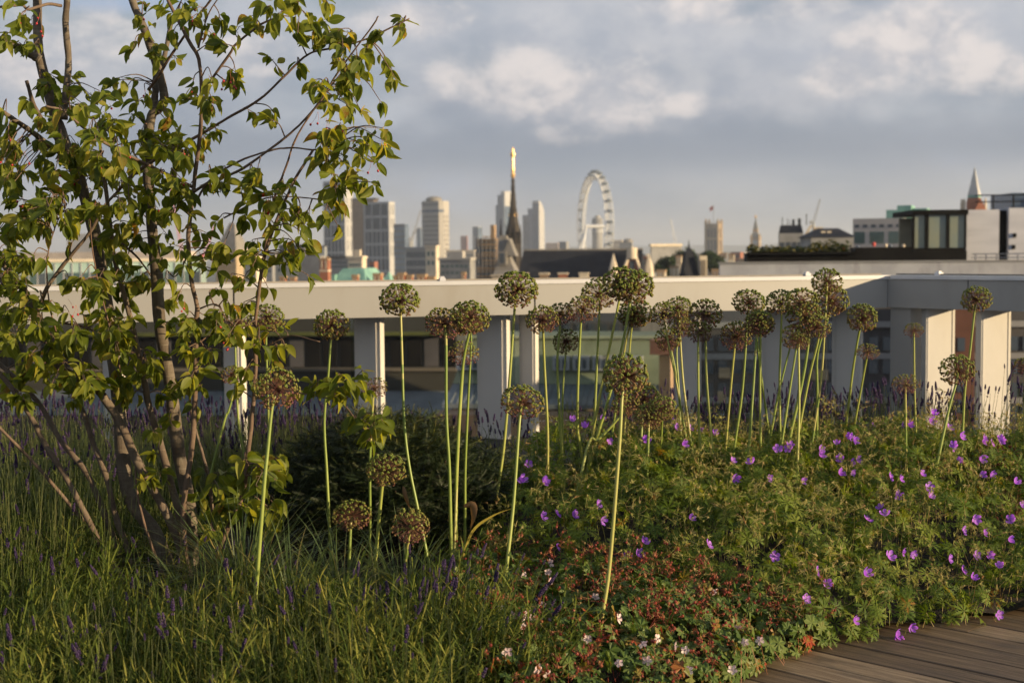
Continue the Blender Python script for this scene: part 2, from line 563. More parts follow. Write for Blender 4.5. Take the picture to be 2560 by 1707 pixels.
# the corner mitre: right-hand stretch starts where the front one ends
FJ = [0.0, t_front(2036), t_front(1338), t_front(1338) + 2.25, t_front(1338) + 4.5, t_front(1338) + 6.75]
for a0, a1 in zip(FJ[:-1], FJ[1:]):
    bb = Buf()
    seg_box(bb, UF, NF, a0 + 0.006, a1 - 0.006, -0.50, 0.0, ZT - 0.262, ZT - 0.030)
    bb.build('fascia_panel', M_PAINT, par)
RJ = [-0.02, t_right(2421), t_right(2421) + 2.25, t_right(2421) + 4.5, t_right(2421) + 6.75]
for a0, a1 in zip(RJ[:-1], RJ[1:]):
    bb = Buf()
    seg_box(bb, UR, NR, a0 + 0.005, a1 - 0.005, -0.30, 0.0, ZT - 0.260, ZT - 0.032)
    bb.build('fascia_panel', M_PAINT, par)
for a0 in FJ[1:-1]:
    bb = Buf()
    seg_box(bb, UF, NF, a0 - 0.004, a0 + 0.004, -0.28, -0.012, ZT - 0.255, ZT - 0.035)
    bb.build('joint_seal', M_SEAL, par)
for a0 in RJ[1:-1]:
    bb = Buf()
    seg_box(bb, UR, NR, a0 - 0.005, a0 + 0.005, -0.28, -0.012, ZT - 0.255, ZT - 0.035)
    bb.build('joint_seal', M_SEAL, par)
bb = Buf()
seg_box(bb, UF, NF, -0.02, FJ[-1], -0.51, 0.012, ZT - 0.030, ZT)
bb.build('cap', M_CAP, par)
bb = Buf()
seg_box(bb, UR, NR, 0.03, RJ[-1], -0.31, 0.012, ZT - 0.030, ZT - 0.0015)
bb.build('cap', M_CAP, par)
bb = Buf()
seg_box(bb, UF, NF, 0.0, FJ[-1], -0.13, -0.105, ZT, ZT + 0.012)
bb.build('lightning_tape', M_CABLE, par)
bb = Buf()
seg_box(bb, UR, NR, 0.0, RJ[-1], -0.13, -0.105, ZT, ZT + 0.013)
bb.build('lightning_tape', M_CABLE, par)
for U, Nn, t in ((UF, NF, t_front(1114)), (UF, NF, t_front(2034)), (UF, NF, t_front(300)), (UR, NR, t_right(2325))):
    bb = Buf()
    seg_box(bb, U, Nn, t - 0.022, t + 0.022, -0.145, -0.09, ZT + 0.001, ZT + 0.022)
    seg_box(bb, U, Nn, t - 0.014, t + 0.014, -0.135, -0.10, ZT + 0.022, ZT + 0.034)
    bb.build('tape_clip', M_CAP, par)
# columns: fins with a proud cover plate, standing below the fascia
def fin(U, Nn, u0, u1, depth, name='column', back=0.03):
    u0, u1 = min(u0, u1), max(u0, u1)
    bb = Buf()
    seg_box(bb, U, Nn, u0, u1, -back - depth, -back, -0.05, ZT - 0.262)
    o = bb.build(name, M_PAINT, par)
    if u1 - u0 > 0.1:
        bb = Buf()
        e = (u1 - u0) * 0.16
        seg_box(bb, U, Nn, u0 + e, u1 - e, -back, -back + 0.008, -0.05, ZT - 0.268)
        bb.build('cover_plate', M_PAINT, o)
# the front fins are set at a slant, their broad faces turned off the sun
SLANT = Matrix.Rotation(R_(-40), 2)
for p0, p1 in ((240, 300), (553, 611), (889, 968), (1205, 1290), (1316, 1361), (1716, 1778), (1936, 2030), (2120, 2190)):
    ta, tb = sorted((t_front(p0), t_front(p1)))
    mid_ = UF * ((ta + tb) / 2) - NF * 0.26
    hw_ = (tb - ta) / 2 * 0.98
    U2, N2 = SLANT @ UF, SLANT @ NF
    def quad_(u0, u1, n0, n1):
        return [(q.x, q.y) for q in (mid_ + U2 * u1 + N2 * n0, mid_ + U2 * u0 + N2 * n0, mid_ + U2 * u0 + N2 * n1, mid_ + U2 * u1 + N2 * n1)][::-1]
    col_ = Buf().prism(quad_(-hw_, hw_, -0.06, 0.0), -0.05, ZT - 0.262).build('column', M_COLUMN, par)
    Buf().prism(quad_(-hw_ * 0.72, hw_ * 0.72, 0.0, 0.008), -0.05, ZT - 0.268).build('cover_plate', M_COLUMN, col_)
# along the wing: square columns, one face square to the low sun
fv, gv = Vector((math.cos(R_(8)), math.sin(R_(8)))), Vector((-math.sin(R_(8)), math.cos(R_(8))))
for p0 in (2308, 2446, 2577, 2705, 2830):
    base_ = UR * t_right(p0) - NR * 0.05
    cs_ = [base_, base_ + fv * 0.24, base_ + fv * 0.24 + gv * 0.09, base_ + gv * 0.09]
    col_ = Buf().prism([(q.x, q.y) for q in cs_], -0.05, ZT - 0.262).build('column', M_COLUMN, par)
    for e_ in (0.012, 0.218):
        q_ = [base_ + fv * e_ - gv * 0.004, base_ + fv * (e_ + 0.010) - gv * 0.004, base_ + fv * (e_ + 0.010), base_ + fv * e_]
        Buf().prism([(q.x, q.y) for q in q_], -0.05, ZT - 0.268).build('edge_trim', M_COLUMN, col_)
# corner post in the mitre
bb = Buf()
q0, q1, q2 = UF * 0.02, UR * 0.20, UR * 0.20 - NR * 0.2
bb.prism([(q.x, q.y) for q in (UR * 0.005 - NR * 0.03, UR * 0.20 - NR * 0.03, UR * 0.20 - NR * 0.26, UR * 0.02 - NR * 0.30)], -0.05, ZT - 0.262)
bb.build('column', M_PAINT, par)
# glass between the fins
cuts = [t_front(p) for p in (2190, 2120, 2030, 1936, 1778, 1716, 1361, 1316, 1205, 968, 889, 611, 553, 300, 240, -40, -60)]
for a0, a1 in zip(cuts[1::2], cuts[2::2]):
    bb = Buf()
    seg_box(bb, UF, NF, min(a0, a1) + 0.004, max(a0, a1) - 0.004, -0.372, -0.360, 0.06, ZT - 0.266)
    bb.build('glass_pane', M_GLASS, par)

# ================================================================== the city beyond the roof
GROUND_Z = -40.0
M_CITY = surf('city_ground', (0.10, 0.10, 0.095), (0.055, 0.06, 0.045), 0.012, 0.95)
M_HILL = surf('far_hills', (0.05, 0.075, 0.05), (0.07, 0.085, 0.07), 0.002, 0.95)
b = Buf()
b.add([(-16000, -300, GROUND_Z), (16000, -300, GROUND_Z), (16000, 15000, GROUND_Z), (-16000, 15000, GROUND_Z)], [(0, 1, 2), (0, 2, 3)])
b.build('ground', M_CITY, kind='structure')
b = Buf()
xs = np.linspace(-5200, 5200, 120)
hh = 62 + 16 * np.sin(xs / 900) + 8 * np.sin(xs / 330 + 1) + 4 * np.sin(xs / 90)
V = [(x, 8200, GROUND_Z - 1) for x in xs] + [(x, 9400, GROUND_Z + h) for x, h in zip(xs, hh)] + [(x, 11500, GROUND_Z - 1) for x in xs]
n = len(xs)
T = []
for r in range(2):
    for i in range(n - 1):
        a = r * n + i
        T += [(a, a + 1, a + 1 + n), (a, a + 1 + n, a + n)]
b.add(V, T)
b.build('hills', M_HILL, smooth=True, kind='structure')

MB_ = {}
def CM(key, *a, **k):
    if key not in MB_:
        MB_[key] = surf('city_' + key, *a, **k)
    return MB_[key]
WHITE = CM('white_stone', (0.40, 0.40, 0.40), (0.35, 0.35, 0.355), 0.2, 0.7)
PALE = CM('pale_concrete', (0.38, 0.36, 0.33), (0.33, 0.315, 0.29), 0.3, 0.8)
CREAM = CM('cream_stone', (0.60, 0.52, 0.40), (0.52, 0.45, 0.35), 0.4, 0.8, dirt=(0.36, 0.30, 0.23))
TAN = CM('tan_stone', (0.40, 0.31, 0.20), (0.32, 0.24, 0.15), 0.5, 0.85, dirt=(0.18, 0.13, 0.09))
GREYC = CM('grey_concrete', (0.26, 0.26, 0.26), (0.20, 0.20, 0.20), 0.3, 0.85)
DARKG = CM('dark_cladding', (0.075, 0.07, 0.07), (0.05, 0.048, 0.05), 0.3, 0.6)
BROWN = CM('brown_cladding', (0.16, 0.125, 0.10), (0.11, 0.085, 0.07), 0.4, 0.7)
SLATE = CM('slate', (0.024, 0.026, 0.034), (0.017, 0.019, 0.026), 0.6, 0.75, dirt=(0.034, 0.034, 0.038), spec=0.12)
LEAD = CM('lead_grey', (0.23, 0.215, 0.195), (0.17, 0.16, 0.145), 0.5, 0.7)
BRICK = CM('red_brick', (0.33, 0.13, 0.075), (0.24, 0.095, 0.06), 0.9, 0.85, dirt=(0.15, 0.085, 0.06))
YBRICK = CM('stock_brick', (0.36, 0.25, 0.15), (0.28, 0.19, 0.12), 0.9, 0.85)
COPPER = CM('green_copper', (0.22, 0.40, 0.33), (0.15, 0.30, 0.26), 0.6, 0.7, dirt=(0.10, 0.2, 0.19))
SAGE = CM('sage_roof', (0.21, 0.235, 0.15), (0.17, 0.19, 0.12), 0.25, 0.7, dirt=(0.12, 0.14, 0.09))
MINT = CM('mint_glass_panel', (0.34, 0.46, 0.42), (0.28, 0.40, 0.37), 0.4, 0.3)
BLACK = CM('black_metal', (0.006, 0.006, 0.0065), (0.010, 0.010, 0.010), 1.0, 0.65, spec=0.08)
WBRICK = CM('white_painted_brick', (0.46, 0.47, 0.52), (0.40, 0.41, 0.46), 0.5, 0.75, stretch=(1, 1, 6))
GOLD = CM('gilded', (0.95, 0.62, 0.25), (0.85, 0.5, 0.18), 0.8, 0.35, 0.6)
STEEL = CM('white_steel', (0.62, 0.63, 0.64), (0.55, 0.56, 0.57), 0.5, 0.5)
REDST = CM('red_steel', (0.55, 0.08, 0.07), (0.45, 0.07, 0.06), 0.5, 0.6)
CRANE = CM('crane_grey', (0.30, 0.31, 0.33), None, 0.5, 0.6)
BLUEGL = CM('blue_glass', (0.10, 0.14, 0.20), (0.06, 0.085, 0.13), 0.08, 0.2, spec=0.6)
WINDK = CM('window_dark', (0.035, 0.045, 0.06), (0.06, 0.075, 0.09), 0.05, 0.15, spec=0.6, detail=2)
WINTEAL = CM('window_teal', (0.05, 0.085, 0.085), (0.09, 0.14, 0.13), 0.2, 0.2, spec=0.6, detail=2)
WINPALE = CM('window_pale', (0.25, 0.28, 0.30), (0.18, 0.20, 0.22), 0.2, 0.2, spec=0.6)
FLAGR = CM('flag_cloth', (0.55, 0.10, 0.09), None, 0.5, 0.9)
HEDGE = leafy('roof_hedge_leaf', [(0.0, (0.012, 0.02, 0.008)), (0.6, (0.03, 0.05, 0.015)), (1.0, (0.16, 0.13, 0.02))], 0.25, fine=4)
TREEG = leafy('city_tree_leaf', [(0.0, (0.018, 0.032, 0.010)), (0.6, (0.035, 0.06, 0.018)), (1.0, (0.06, 0.09, 0.03))], 0.2, fine=2)


class Bld:
    """a building whose near-right corner is at pixel pxc, depth d; theta turns its right side into view"""
    def __init__(self, name, label, pxc, d, theta=26.0, cat='building', group=None):
        self.d, self.pxc, self.th = d, pxc, R_(theta)
        c = at(pxc, 640, d)
        self.t = thing(name, label, cat, (c.x, d, GROUND_Z), -self.th, group)
        self.phi = math.atan((pxc - 1280) / FPX)
    def fx(self, px):
        """local x on the front face seen at pixel px"""
        k = (px - 1280) / FPX
        c = at(self.pxc, 640, self.d)
        ux, uy = math.cos(self.th), -math.sin(self.th)
        return (k * self.d - c.x) / (ux - k * uy)
    def sy(self, px):
        """local y on the right side face seen at pixel px"""
        k = (px - 1280) / FPX
        c = at(self.pxc, 640, self.d)
        ux, uy = math.sin(self.th), math.cos(self.th)
        return (k * self.d - c.x) / (ux - k * uy)
    def z(self, py, dd=0.0):
        return at(self.pxc, py, self.d + dd).z - GROUND_Z
    def box(self, name, mat, x0, x1, y0, y1, z0, z1, parent=None, **kw):
        return Buf().box(x0, x1, y0, y1, z0, z1).build(name, mat, parent or self.t, **kw)
    def windows(self, mat, face, us, zs, wu, wz, proud=0.05, parent=None, name='window', joined=False):
        """panes on face 'f' (front) or 's' (right side at x=face_x) as separate objects"""
        key, off = face
        hold = Buf()
        data = None
        for u in us:
            for zz in zs:
                bb = hold if joined else Buf()
                if joined or data is None:
                    ox, oz = (u, zz) if joined else (0, 0)
                    if key == 'f':
                        bb.box(ox - wu / 2, ox + wu / 2, off - proud, off + 0.2, oz - wz / 2, oz + wz / 2)
                    else:
                        bb.box(off - 0.2, off + proud, ox - wu / 2, ox + wu / 2, oz - wz / 2, oz + wz / 2)
                if not joined:
                    if data is None:
                        data = bb.data(name)
                        data.materials.append(mat)
                    obj(name, data, None, parent or self.t, (u, 0, zz) if key == 'f' else (0, u, zz))
        if joined:
            hold.build('windows', mat, parent or self.t, kind='stuff')

def span(a, b_, n, margin=0.0):
    """n centres evenly between a and b"""
    s_ = (b_ - a) / n
    return [a + s_ * (i + 0.5) for i in range(n)]

# ---------------------------------------------------------------- white gridded towers
def grid_tower(name, label, p0, pc, p1, ptop, d, slots, rows, side_rows, theta=27):
    B = Bld(name, label, pc, d, theta)
    x0, y1, zt = B.fx(p0), B.sy(p1), B.z(ptop)
    B.box('wall', WINDK, x0 + 0.4, -0.4, 0.4, y1 - 0.4, 0, zt - 1.0)
    # stone frame: corner piers, mullions, storey bands
    nz = rows
    zs = np.linspace(20, zt, nz + 1)
    W = -x0
    for i, z in enumerate(zs[1:]):
        B.box('storey_band', WHITE, x0 + 0.01, -0.01, -0.01, 0.8, z - 1.6, z - 0.01)
    xs = np.linspace(x0, 0, slots + 1)
    for i, x in enumerate(xs):
        wd = 1.3 if i in (0, slots) else 0.95
        a = min(max(x - wd / 2, x0), -wd)
        B.box('pier', WHITE, a, a + wd, -0.06, 0.9, 0, zt - 0.03)
    for i in range(slots):
        xm = (xs[i] + xs[i + 1]) / 2
        B.box('mullion', WHITE, xm - 0.33, xm + 0.33, -0.03, 0.7, 0, zs[-3] - 0.02)
    # right-hand side, mostly solid stone with a few tall slots
    B.box('side_wall', WHITE, -0.8, 0.02, 0.95, y1, 0, zt - 0.05)
    B.windows(WINDK, ('s', 0.02), span(1.0, y1 - 0.5, 2), [(a + c) / 2 - 0.8 for a, c in zip(zs[side_rows:-1], zs[side_rows + 1:])], 0.9, (zs[1] - zs[0]) - 2.6)
    B.box('roof', GREYC, x0 + 0.9, -0.9, 0.95, y1 - 0.9, zt - 1.1, zt - 0.4)
    return B
grid_tower('gridded_tower', 'taller of the two white gridded towers, rising behind the tree branches', 813, 864, 887, 452, 1150, 3, 7, 2)
grid_tower('gridded_tower', 'shorter white gridded tower with open crown right of the brown tower', 913, 974, 991, 504, 980, 3, 6, 2)
B = Bld('brown_tower', 'dark brown ribbed tower wedged between the two white gridded towers', 936, 1080, 18)
x0, y1, zt = B.fx(884), B.sy(945), B.z(500)
B.box('wall', BROWN, x0, 0, 0, max(y1, 8), 0, zt)
for x in np.linspace(x0 + 0.4, -0.4, 12):
    B.box('rib', CM('brown_rib', (0.24, 0.20, 0.17), None, 0.4, 0.7), x - 0.25, x + 0.25, -0.5, 0.02, 0, zt - 3)
B.box('roof_plant', DARKG, x0 - 0.5, 1, 1, 8, zt, zt + 1.6)
B = Bld('dark_glass_block', 'slim black glass block right of the white gridded towers', 1013, 900, 10)
x0, zt = B.fx(988), B.z(560)
B.box('wall', BLUEGL, x0, 0, 0, 10, 0, zt)
for z in np.arange(30, zt, 3.5):
    B.box('spandrel', DARKG, x0 - 0.05, 0.05, -0.08, 0.1, z, z + 0.7)
# round-cornered concrete tower with the low dome
B = Bld('concrete_tower', 'pale concrete office tower with dark top band and low rooftop drum', 1106, 1300, 24)
x0, y1, zt = B.fx(1054), B.sy(1126), B.z(502)
ch = 3.2
body = Buf().prism([(x0 + ch, 0), (-ch, 0), (0, ch), (0, y1), (x0, y1), (x0, ch)], 0, zt)
body.build('wall', PALE, B.t)
zb = B.z(524)
Buf().prism([(x0 + ch - .1, -0.15), (-ch + .1, -0.15), (0.1, ch - .1), (0.1, ch + 1), (x0 - .1, ch + 1), (x0 - .1, ch - .1)], zb - 2.2, zb).build('dark_band', BLUEGL, B.t)
B.windows(CM('window_grey', (0.12, 0.11, 0.105), None, 0.3, 0.3), ('f', 0.0), span(x0 + ch, -ch, 8), np.arange(36, zb - 4, 4.2), 1.25, 2.0, 0.06, joined=True)
B.windows(WINDK, ('f', 0.0), span(x0 + ch, -ch, 6), [(zb + zt) / 2 + 0.8], 1.6, 2.2)
B.windows(CM('window_grey'), ('s', 0.0), span(ch, y1, 4), np.arange(36, zb - 4, 4.2), 1.3, 2.0, 0.06, joined=True)
cx, cy = x0 / 2, y1 / 2 - 1
Buf().lathe([(7.5, zt - 0.2), (7.5, zt + 2.2), (5.5, zt + 3.8), (2.5, zt + 4.4), (0.1, zt + 4.5)], 16, (cx, cy)).build('roof_drum', LEAD, B.t)
Buf().tube([(cx - 6, cy, zt), (cx - 6, cy, zt + 9)], 0.12, 5).build('mast', CRANE, B.t)
# pale blue sliver tower half behind it
B = Bld('sliver_tower', 'narrow pale blue tower edge just left of the concrete tower', 1052, 1900, 14)
B.box('wall', BLUEGL, B.fx(1044), 0, 0, 14, 0, B.z(572))
B.box('crown', GREYC, B.fx(1046), -0.5, 1, 13, B.z(572), B.z(569))

# ---------------------------------------------------------------- mid-distance blocks
def block(name, label, p0, pc, p1, ptop, d, mat, wmat=None, cols=5, rows=2, theta=24, wfrac=(0.55, 0.5), base_py=None, parapet=None, side=0, cat='building', group=None, joined=False, plant=None):
    B = Bld(name, label, pc, d, theta, cat, group)
    x0, zt = B.fx(p0), B.z(ptop)
    y1 = B.sy(p1) if p1 else abs(x0) * 0.7
    y1 = min(max(y1, 3.0), 60.0)
    B.box('wall', mat, x0, 0, 0, y1, 0, zt)
    B.x0, B.y1, B.zt = x0, y1, zt
    zb = B.z(base_py) if base_py else zt - rows * 3.6 - 1
    if wmat:
        zs = span(zb, zt - 0.8, rows)
        hs = (zt - 0.8 - zb) / rows
        B.windows(wmat, ('f', 0.0), span(x0 + 0.4, -0.4, cols), zs, abs(x0) / cols * wfrac[0], hs * wfrac[1], 0.06, joined=joined)
        if side:
            B.windows(wmat, ('s', 0.0), span(0.5, y1 - 0.5, side), zs, y1 / side * wfrac[0], hs * wfrac[1], 0.06, joined=joined)
    if parapet:
        B.box('cornice', parapet, x0 - 0.35, 0.35, -0.35, y1, zt, zt + 0.7)
    if plant:
        B.box('roof_plant', plant, x0 * 0.75, x0 * 0.3, 1.5, min(y1 - 0.5, 9), zt + 0.01, zt + 2.6)
    return B
block('office_block', 'beige flat-roofed office with dark colonnade left below the concrete tower', 1016, 1066, 1078, 621, 620, PALE, WINDK, 7, 3, 24, (0.6, 0.7), 690, WHITE)
block('office_block', 'small cream stepped block with one large window before the concrete tower', 1066, 1090, 1096, 618, 560, CREAM, WINTEAL, 2, 2, 22, (0.5, 0.5), 668, CREAM)
block('office_block', 'cream stepped building with square windows in front of the white towers', 872, 905, 914, 646, 420, CREAM, WINTEAL, 4, 2, 20, (0.5, 0.4), 690, CREAM, plant=CREAM)
block('office_block', 'long grey low block behind the tall brick chimney', 820, 872, 884, 645, 500, GREYC, WINDK, 8, 2, 22, (0.6, 0.4), 672, DARKG)
block('office_block', 'dark slab with cream side wall left of the taller gridded tower', 700, 760, 770, 611, 640, DARKG, WINDK, 6, 4, 26, (0.7, 0.4), 668, None)
block('office_block', 'grey block with pale stripes beside the taller gridded tower', 768, 812, 818, 617, 800, CM('striped_grey', (0.30, 0.32, 0.34), None, 0.3, 0.6), WINPALE, 1, 5, 15, (0.96, 0.4), 660, DARKG)
block('office_block', 'cream wall of a squat block just above the parapet near the tree', 690, 752, 762, 652, 380, CREAM, WINDK, 4, 1, 24, (0.4, 0.3), 690, CREAM)
block('office_block', 'low ribbed dark roofed block between tree leaves and tall chimney', 748, 800, 806, 640, 340, GREYC, None, theta=20, plant=DARKG)
block('office_block', 'small reddish tower block alone on the skyline right of the concrete tower', 1154, 1168, 1172, 590, 2600, CM('far_red', (0.30, 0.14, 0.12), None, 0.1, 0.8), WINDK, 3, 7, 20, (0.6, 0.5), 622, joined=True)
block('office_block', 'pale blue tower with bright right edge left of the scaffolded building', 1184, 1196, 1208, 568, 2100, BLUEGL, WINPALE, 3, 6, 40, (0.7, 0.5), 622, WHITE, joined=True)
block('office_block', 'long pale low building on the skyline right of the concrete tower', 1118, 1185, 1190, 628, 900, PALE, WINDK, 9, 1, 14, (0.6, 0.4), 645, CREAM)
block('office_block', 'grey tiered block under the long pale skyline building', 1100, 1175, 1190, 650, 420, GREYC, WINTEAL, 6, 2, 20, (0.5, 0.4), 690, PALE, plant=PALE)
block('office_block', 'pale pink low block between the curved tower and the wheel', 1366, 1396, 1398, 607, 1900, CM('pinkish', (0.48, 0.40, 0.36), None, 0.1, 0.8), WINDK, 5, 2, 16, (0.6, 0.4), 622, joined=True)
block('office_block', 'dark grey low block just left of the great wheel', 1398, 1416, 1424, 604, 1950, GREYC, WINDK, 4, 3, 24, (0.6, 0.4), 622, joined=True)
block('office_block', 'long cream low roof right of the great wheel', 1526, 1556, 1562, 600, 2000, CREAM, WINDK, 6, 2, 18, (0.5, 0.4), 622, joined=True)
B = block('office_block', 'grey domed hall on the skyline right of the great wheel', 1550, 1580, 1584, 606, 1700, GREYC, WINDK, 4, 2, 18, (0.5, 0.4), 622, joined=True)
Buf().lathe([(6.5, B.zt - 0.1), (6.2, B.zt + 2), (4.5, B.zt + 4.2), (0.1, B.zt + 5)], 14, (B.x0 * 0.4, 6)).build('dome', LEAD, B.t, smooth=True)
block('office_block', 'low cream stone building with bright sunlit front above the trees', 1627, 1628, 1706, 616, 420, GREYC, None, theta=70, parapet=CREAM).t
block('office_block', 'pale block with long window strip behind the cream stone building', 1560, 1640, 1656, 646, 520, BROWN, WINTEAL, 9, 1, 18, (0.7, 0.5), 668, BRICK)
# filler roofs along the skyline and between the landmarks
for i in range(46):
    p0 = float(rng.uniform(560, 2080))
    wpx = float(rng.uniform(14, 46))
    d = float(rng.choice([700, 900, 1200, 1600, 2200, 2800]))
    top = float(rng.uniform(624, 640)) + (900 / d) * rng.uniform(0, 14)
    mat = [GREYC, PALE, CREAM, YBRICK, LEAD, WHITE, BRICK][int(rng.integers(7))]
    block('roof_block', 'low building lost among the distant rooftops of the skyline', p0, p0 + wpx * 0.75, p0 + wpx, top, d, mat, WINDK if d < 1700 else None, 4, 2, float(rng.uniform(14, 34)), (0.5, 0.45), joined=True, group='low buildings among the distant rooftops')

# ---------------------------------------------------------------- far glass towers near the spire
B = Bld('glass_tower', 'tall stepped blue glass tower right behind the gothic spire', 1262, 2300, 40)
x0, y1, zt = B.fx(1247), B.sy(1281), B.z(478)
B.box('wall', BLUEGL, x0, 0, 0, y1, 0, zt - 6)
B.box('crown', WHITE, x0 * 0.55, 0.3, 0.5, y1, zt - 24, zt)
B.box('lower_wing', BLUEGL, x0 - 5, x0 - 0.01, 1, y1, 0, B.z(512))
for x in np.linspace(x0 + 2, -1, 6):
    B.box('fin', CM('pale_fin', (0.3, 0.34, 0.4), None, 0.1, 0.5), x - 0.5, x + 0.5, -0.6, 0.1, 0, zt - 7)
B = Bld('curved_tower', 'blue glass tower with curved pale crown stepping up to the right', 1348, 2300, 34)
x0, y1 = B.fx(1334), B.sy(1363)
zt = B.z(502)
prof = []
for i in range(9):
    u = i / 8
    prof.append((u * y1, B.z(530) + (zt - B.z(530)) * math.cos(u * math.pi / 2) ** 0.8))
bb = Buf()
V = [(0.3, y, z) for y, z in prof] + [(0.3, y, 0) for y, _ in prof] + [(x0, y, z) for y, z in prof] + [(x0, y, 0) for y, _ in prof]
T = []
for i in range(8):
    T += [(i, i + 9, i + 10), (i, i + 10, i + 1), (i + 18, i + 28, i + 27), (i + 18, i + 19, i + 28), (i, i + 1, i + 19), (i, i + 19, i + 18)]
T += [(0, 18, 27), (0, 27, 9), (8, 17, 35), (8, 35, 26)]
bb.add(V, T).build('sail', WHITE, B.t)
B.box('wall', BLUEGL, x0 + 0.2, 0.0, -0.6, 2, 0, B.z(508))
B.box('wing', CM('blue_panel', (0.17, 0.20, 0.27), None, 0.1, 0.4), B.fx(1322), x0 - 0.01, 0, 14, 0, B.z(521))
B.box('wing', CM('blue_panel'), B.fx(1308), B.fx(1322) - 0.01, 1, 15, 0, B.z(537))
for x in np.linspace(B.fx(1310), B.fx(1332), 6):
    B.box('fin', WHITE, x - 0.35, x + 0.35, -0.7, 0.9, 0, B.z(541))

# ---------------------------------------------------------------- great observation wheel
d = 1650.0
hub = at(1487, 566, d)
wheel = thing('observation_wheel', 'huge white observation wheel with glass capsules, seen nearly edge-on', 'ferris wheel', (hub.x, d, GROUND_Z))
hz_ = hub.z - GROUND_Z
HV = np.array([0.22, -0.9755, 0.0])          # horizontal direction in the wheel's plane
AX = np.array([0.9755, 0.22, 0.0])           # axle direction
UPV = np.array([0, 0, 1.0])
def ring(r, off, rad, name, mat=STEEL):
    ang = np.linspace(0, 2 * math.pi, 73)
    pts = [np.array([0, 0, hz_]) + HV * (r * math.cos(a)) + UPV * (r * math.sin(a)) + AX * off for a in ang]
    return Buf().tube(pts, rad, 5).build(name, mat, wheel)
ring(59.5, -4.6, 0.62, 'rim_tube'); ring(59.5, 4.6, 0.62, 'rim_tube'); ring(53.5, 0.0, 0.62, 'rim_tube')
lat = Buf()
for i in range(96):
    a0, a1 = 2 * math.pi * i / 96, 2 * math.pi * (i + 0.5) / 96
    def pt(r, a, off):
        return np.array([0, 0, hz_]) + HV * (r * math.cos(a)) + UPV * (r * math.sin(a)) + AX * off
    for s_ in (-4.6, 4.6):
        lat.tube([pt(59.5, a0, s_), pt(53.5, a1, 0)], 0.30, 4)
        lat.tube([pt(53.5, a1, 0), pt(59.5, a0 + 2 * math.pi / 96, s_)], 0.30, 4)
    lat.tube([pt(59.5, a0, -4.6), pt(59.5, a0, 4.6)], 0.34, 4)
    lat.tube([pt(59.5, a0, -4.6), pt(59.5, a0 + 2 * math.pi / 96, 4.6)], 0.28, 4)
lat.build('rim_lattice', STEEL, wheel, kind='stuff')
sp = Buf()
for i in range(32):
    a = 2 * math.pi * i / 32
    sp.tube([pt(1.5, a, (-1) ** i * 5.0), pt(53.5, a, 0)], 0.055, 3)
sp.build('spokes', STEEL, wheel, kind='stuff')
Buf().tube([np.array([0, 0, hz_]) - AX * 11, np.array([0, 0, hz_]) + AX * 11], 2.0, 10).build('hub', STEEL, wheel)
for s_ in (-1, 1):
    foot = -AX * 30 + HV * (s_ * 17)
    Buf().tube([np.array([0, 0, hz_]) - AX * 10, foot], [1.3, 1.9], 8).build('support_leg', STEEL, wheel)
cap_b = Buf()
V, T = [], []
for i in range(7):
    th = math.pi * i / 6
    for k in range(8):
        ph = 2 * math.pi * k / 8
        V.append(AX * (4.0 * math.cos(th)) + HV * (2.1 * math.sin(th) * math.cos(ph)) + UPV * (2.1 * math.sin(th) * math.sin(ph)))
for i in range(6):
    for k in range(8):
        a, c = i * 8 + k, i * 8 + (k + 1) % 8
        T += [(a, c, c + 8), (a, c + 8, a + 8)]
cap_data = cap_b.add(V, T).data('capsule', True)
cap_data.materials.append(CM('capsule_glass', (0.13, 0.155, 0.18), (0.09, 0.11, 0.13), 0.3, 0.15, spec=0.6))
for i in range(32):
    a = 2 * math.pi * (i + 0.3) / 32
    c = pt(63.2, a, 0)
    obj('capsule', cap_data, None, wheel, tuple(c))
# round tower seen through the wheel
t = at(1494, 640, 1900)
rt = thing('round_tower', 'round grey tower with pale band seen through the great wheel', 'building', (t.x, 1900, GROUND_Z))
zt = at(1494, 545, 1900).z - GROUND_Z
rr = 27 / 2 / FPX * 1900
Buf().lathe([(rr, 0), (rr, zt - 2), (rr * 0.9, zt - 0.5), (rr * 0.9, zt)], 20).build('wall', GREYC, rt, smooth=False)
zc = at(1494, 578, 1900).z - GROUND_Z
Buf().lathe([(rr + 0.8, zc - 2), (rr + 0.8, zc + 2)], 20).build('pale_band', WHITE, rt)
Buf().lathe([(rr * 0.5, zt - 0.1), (rr * 0.5, zt + 3)], 12).build('roof_drum', PALE, rt)

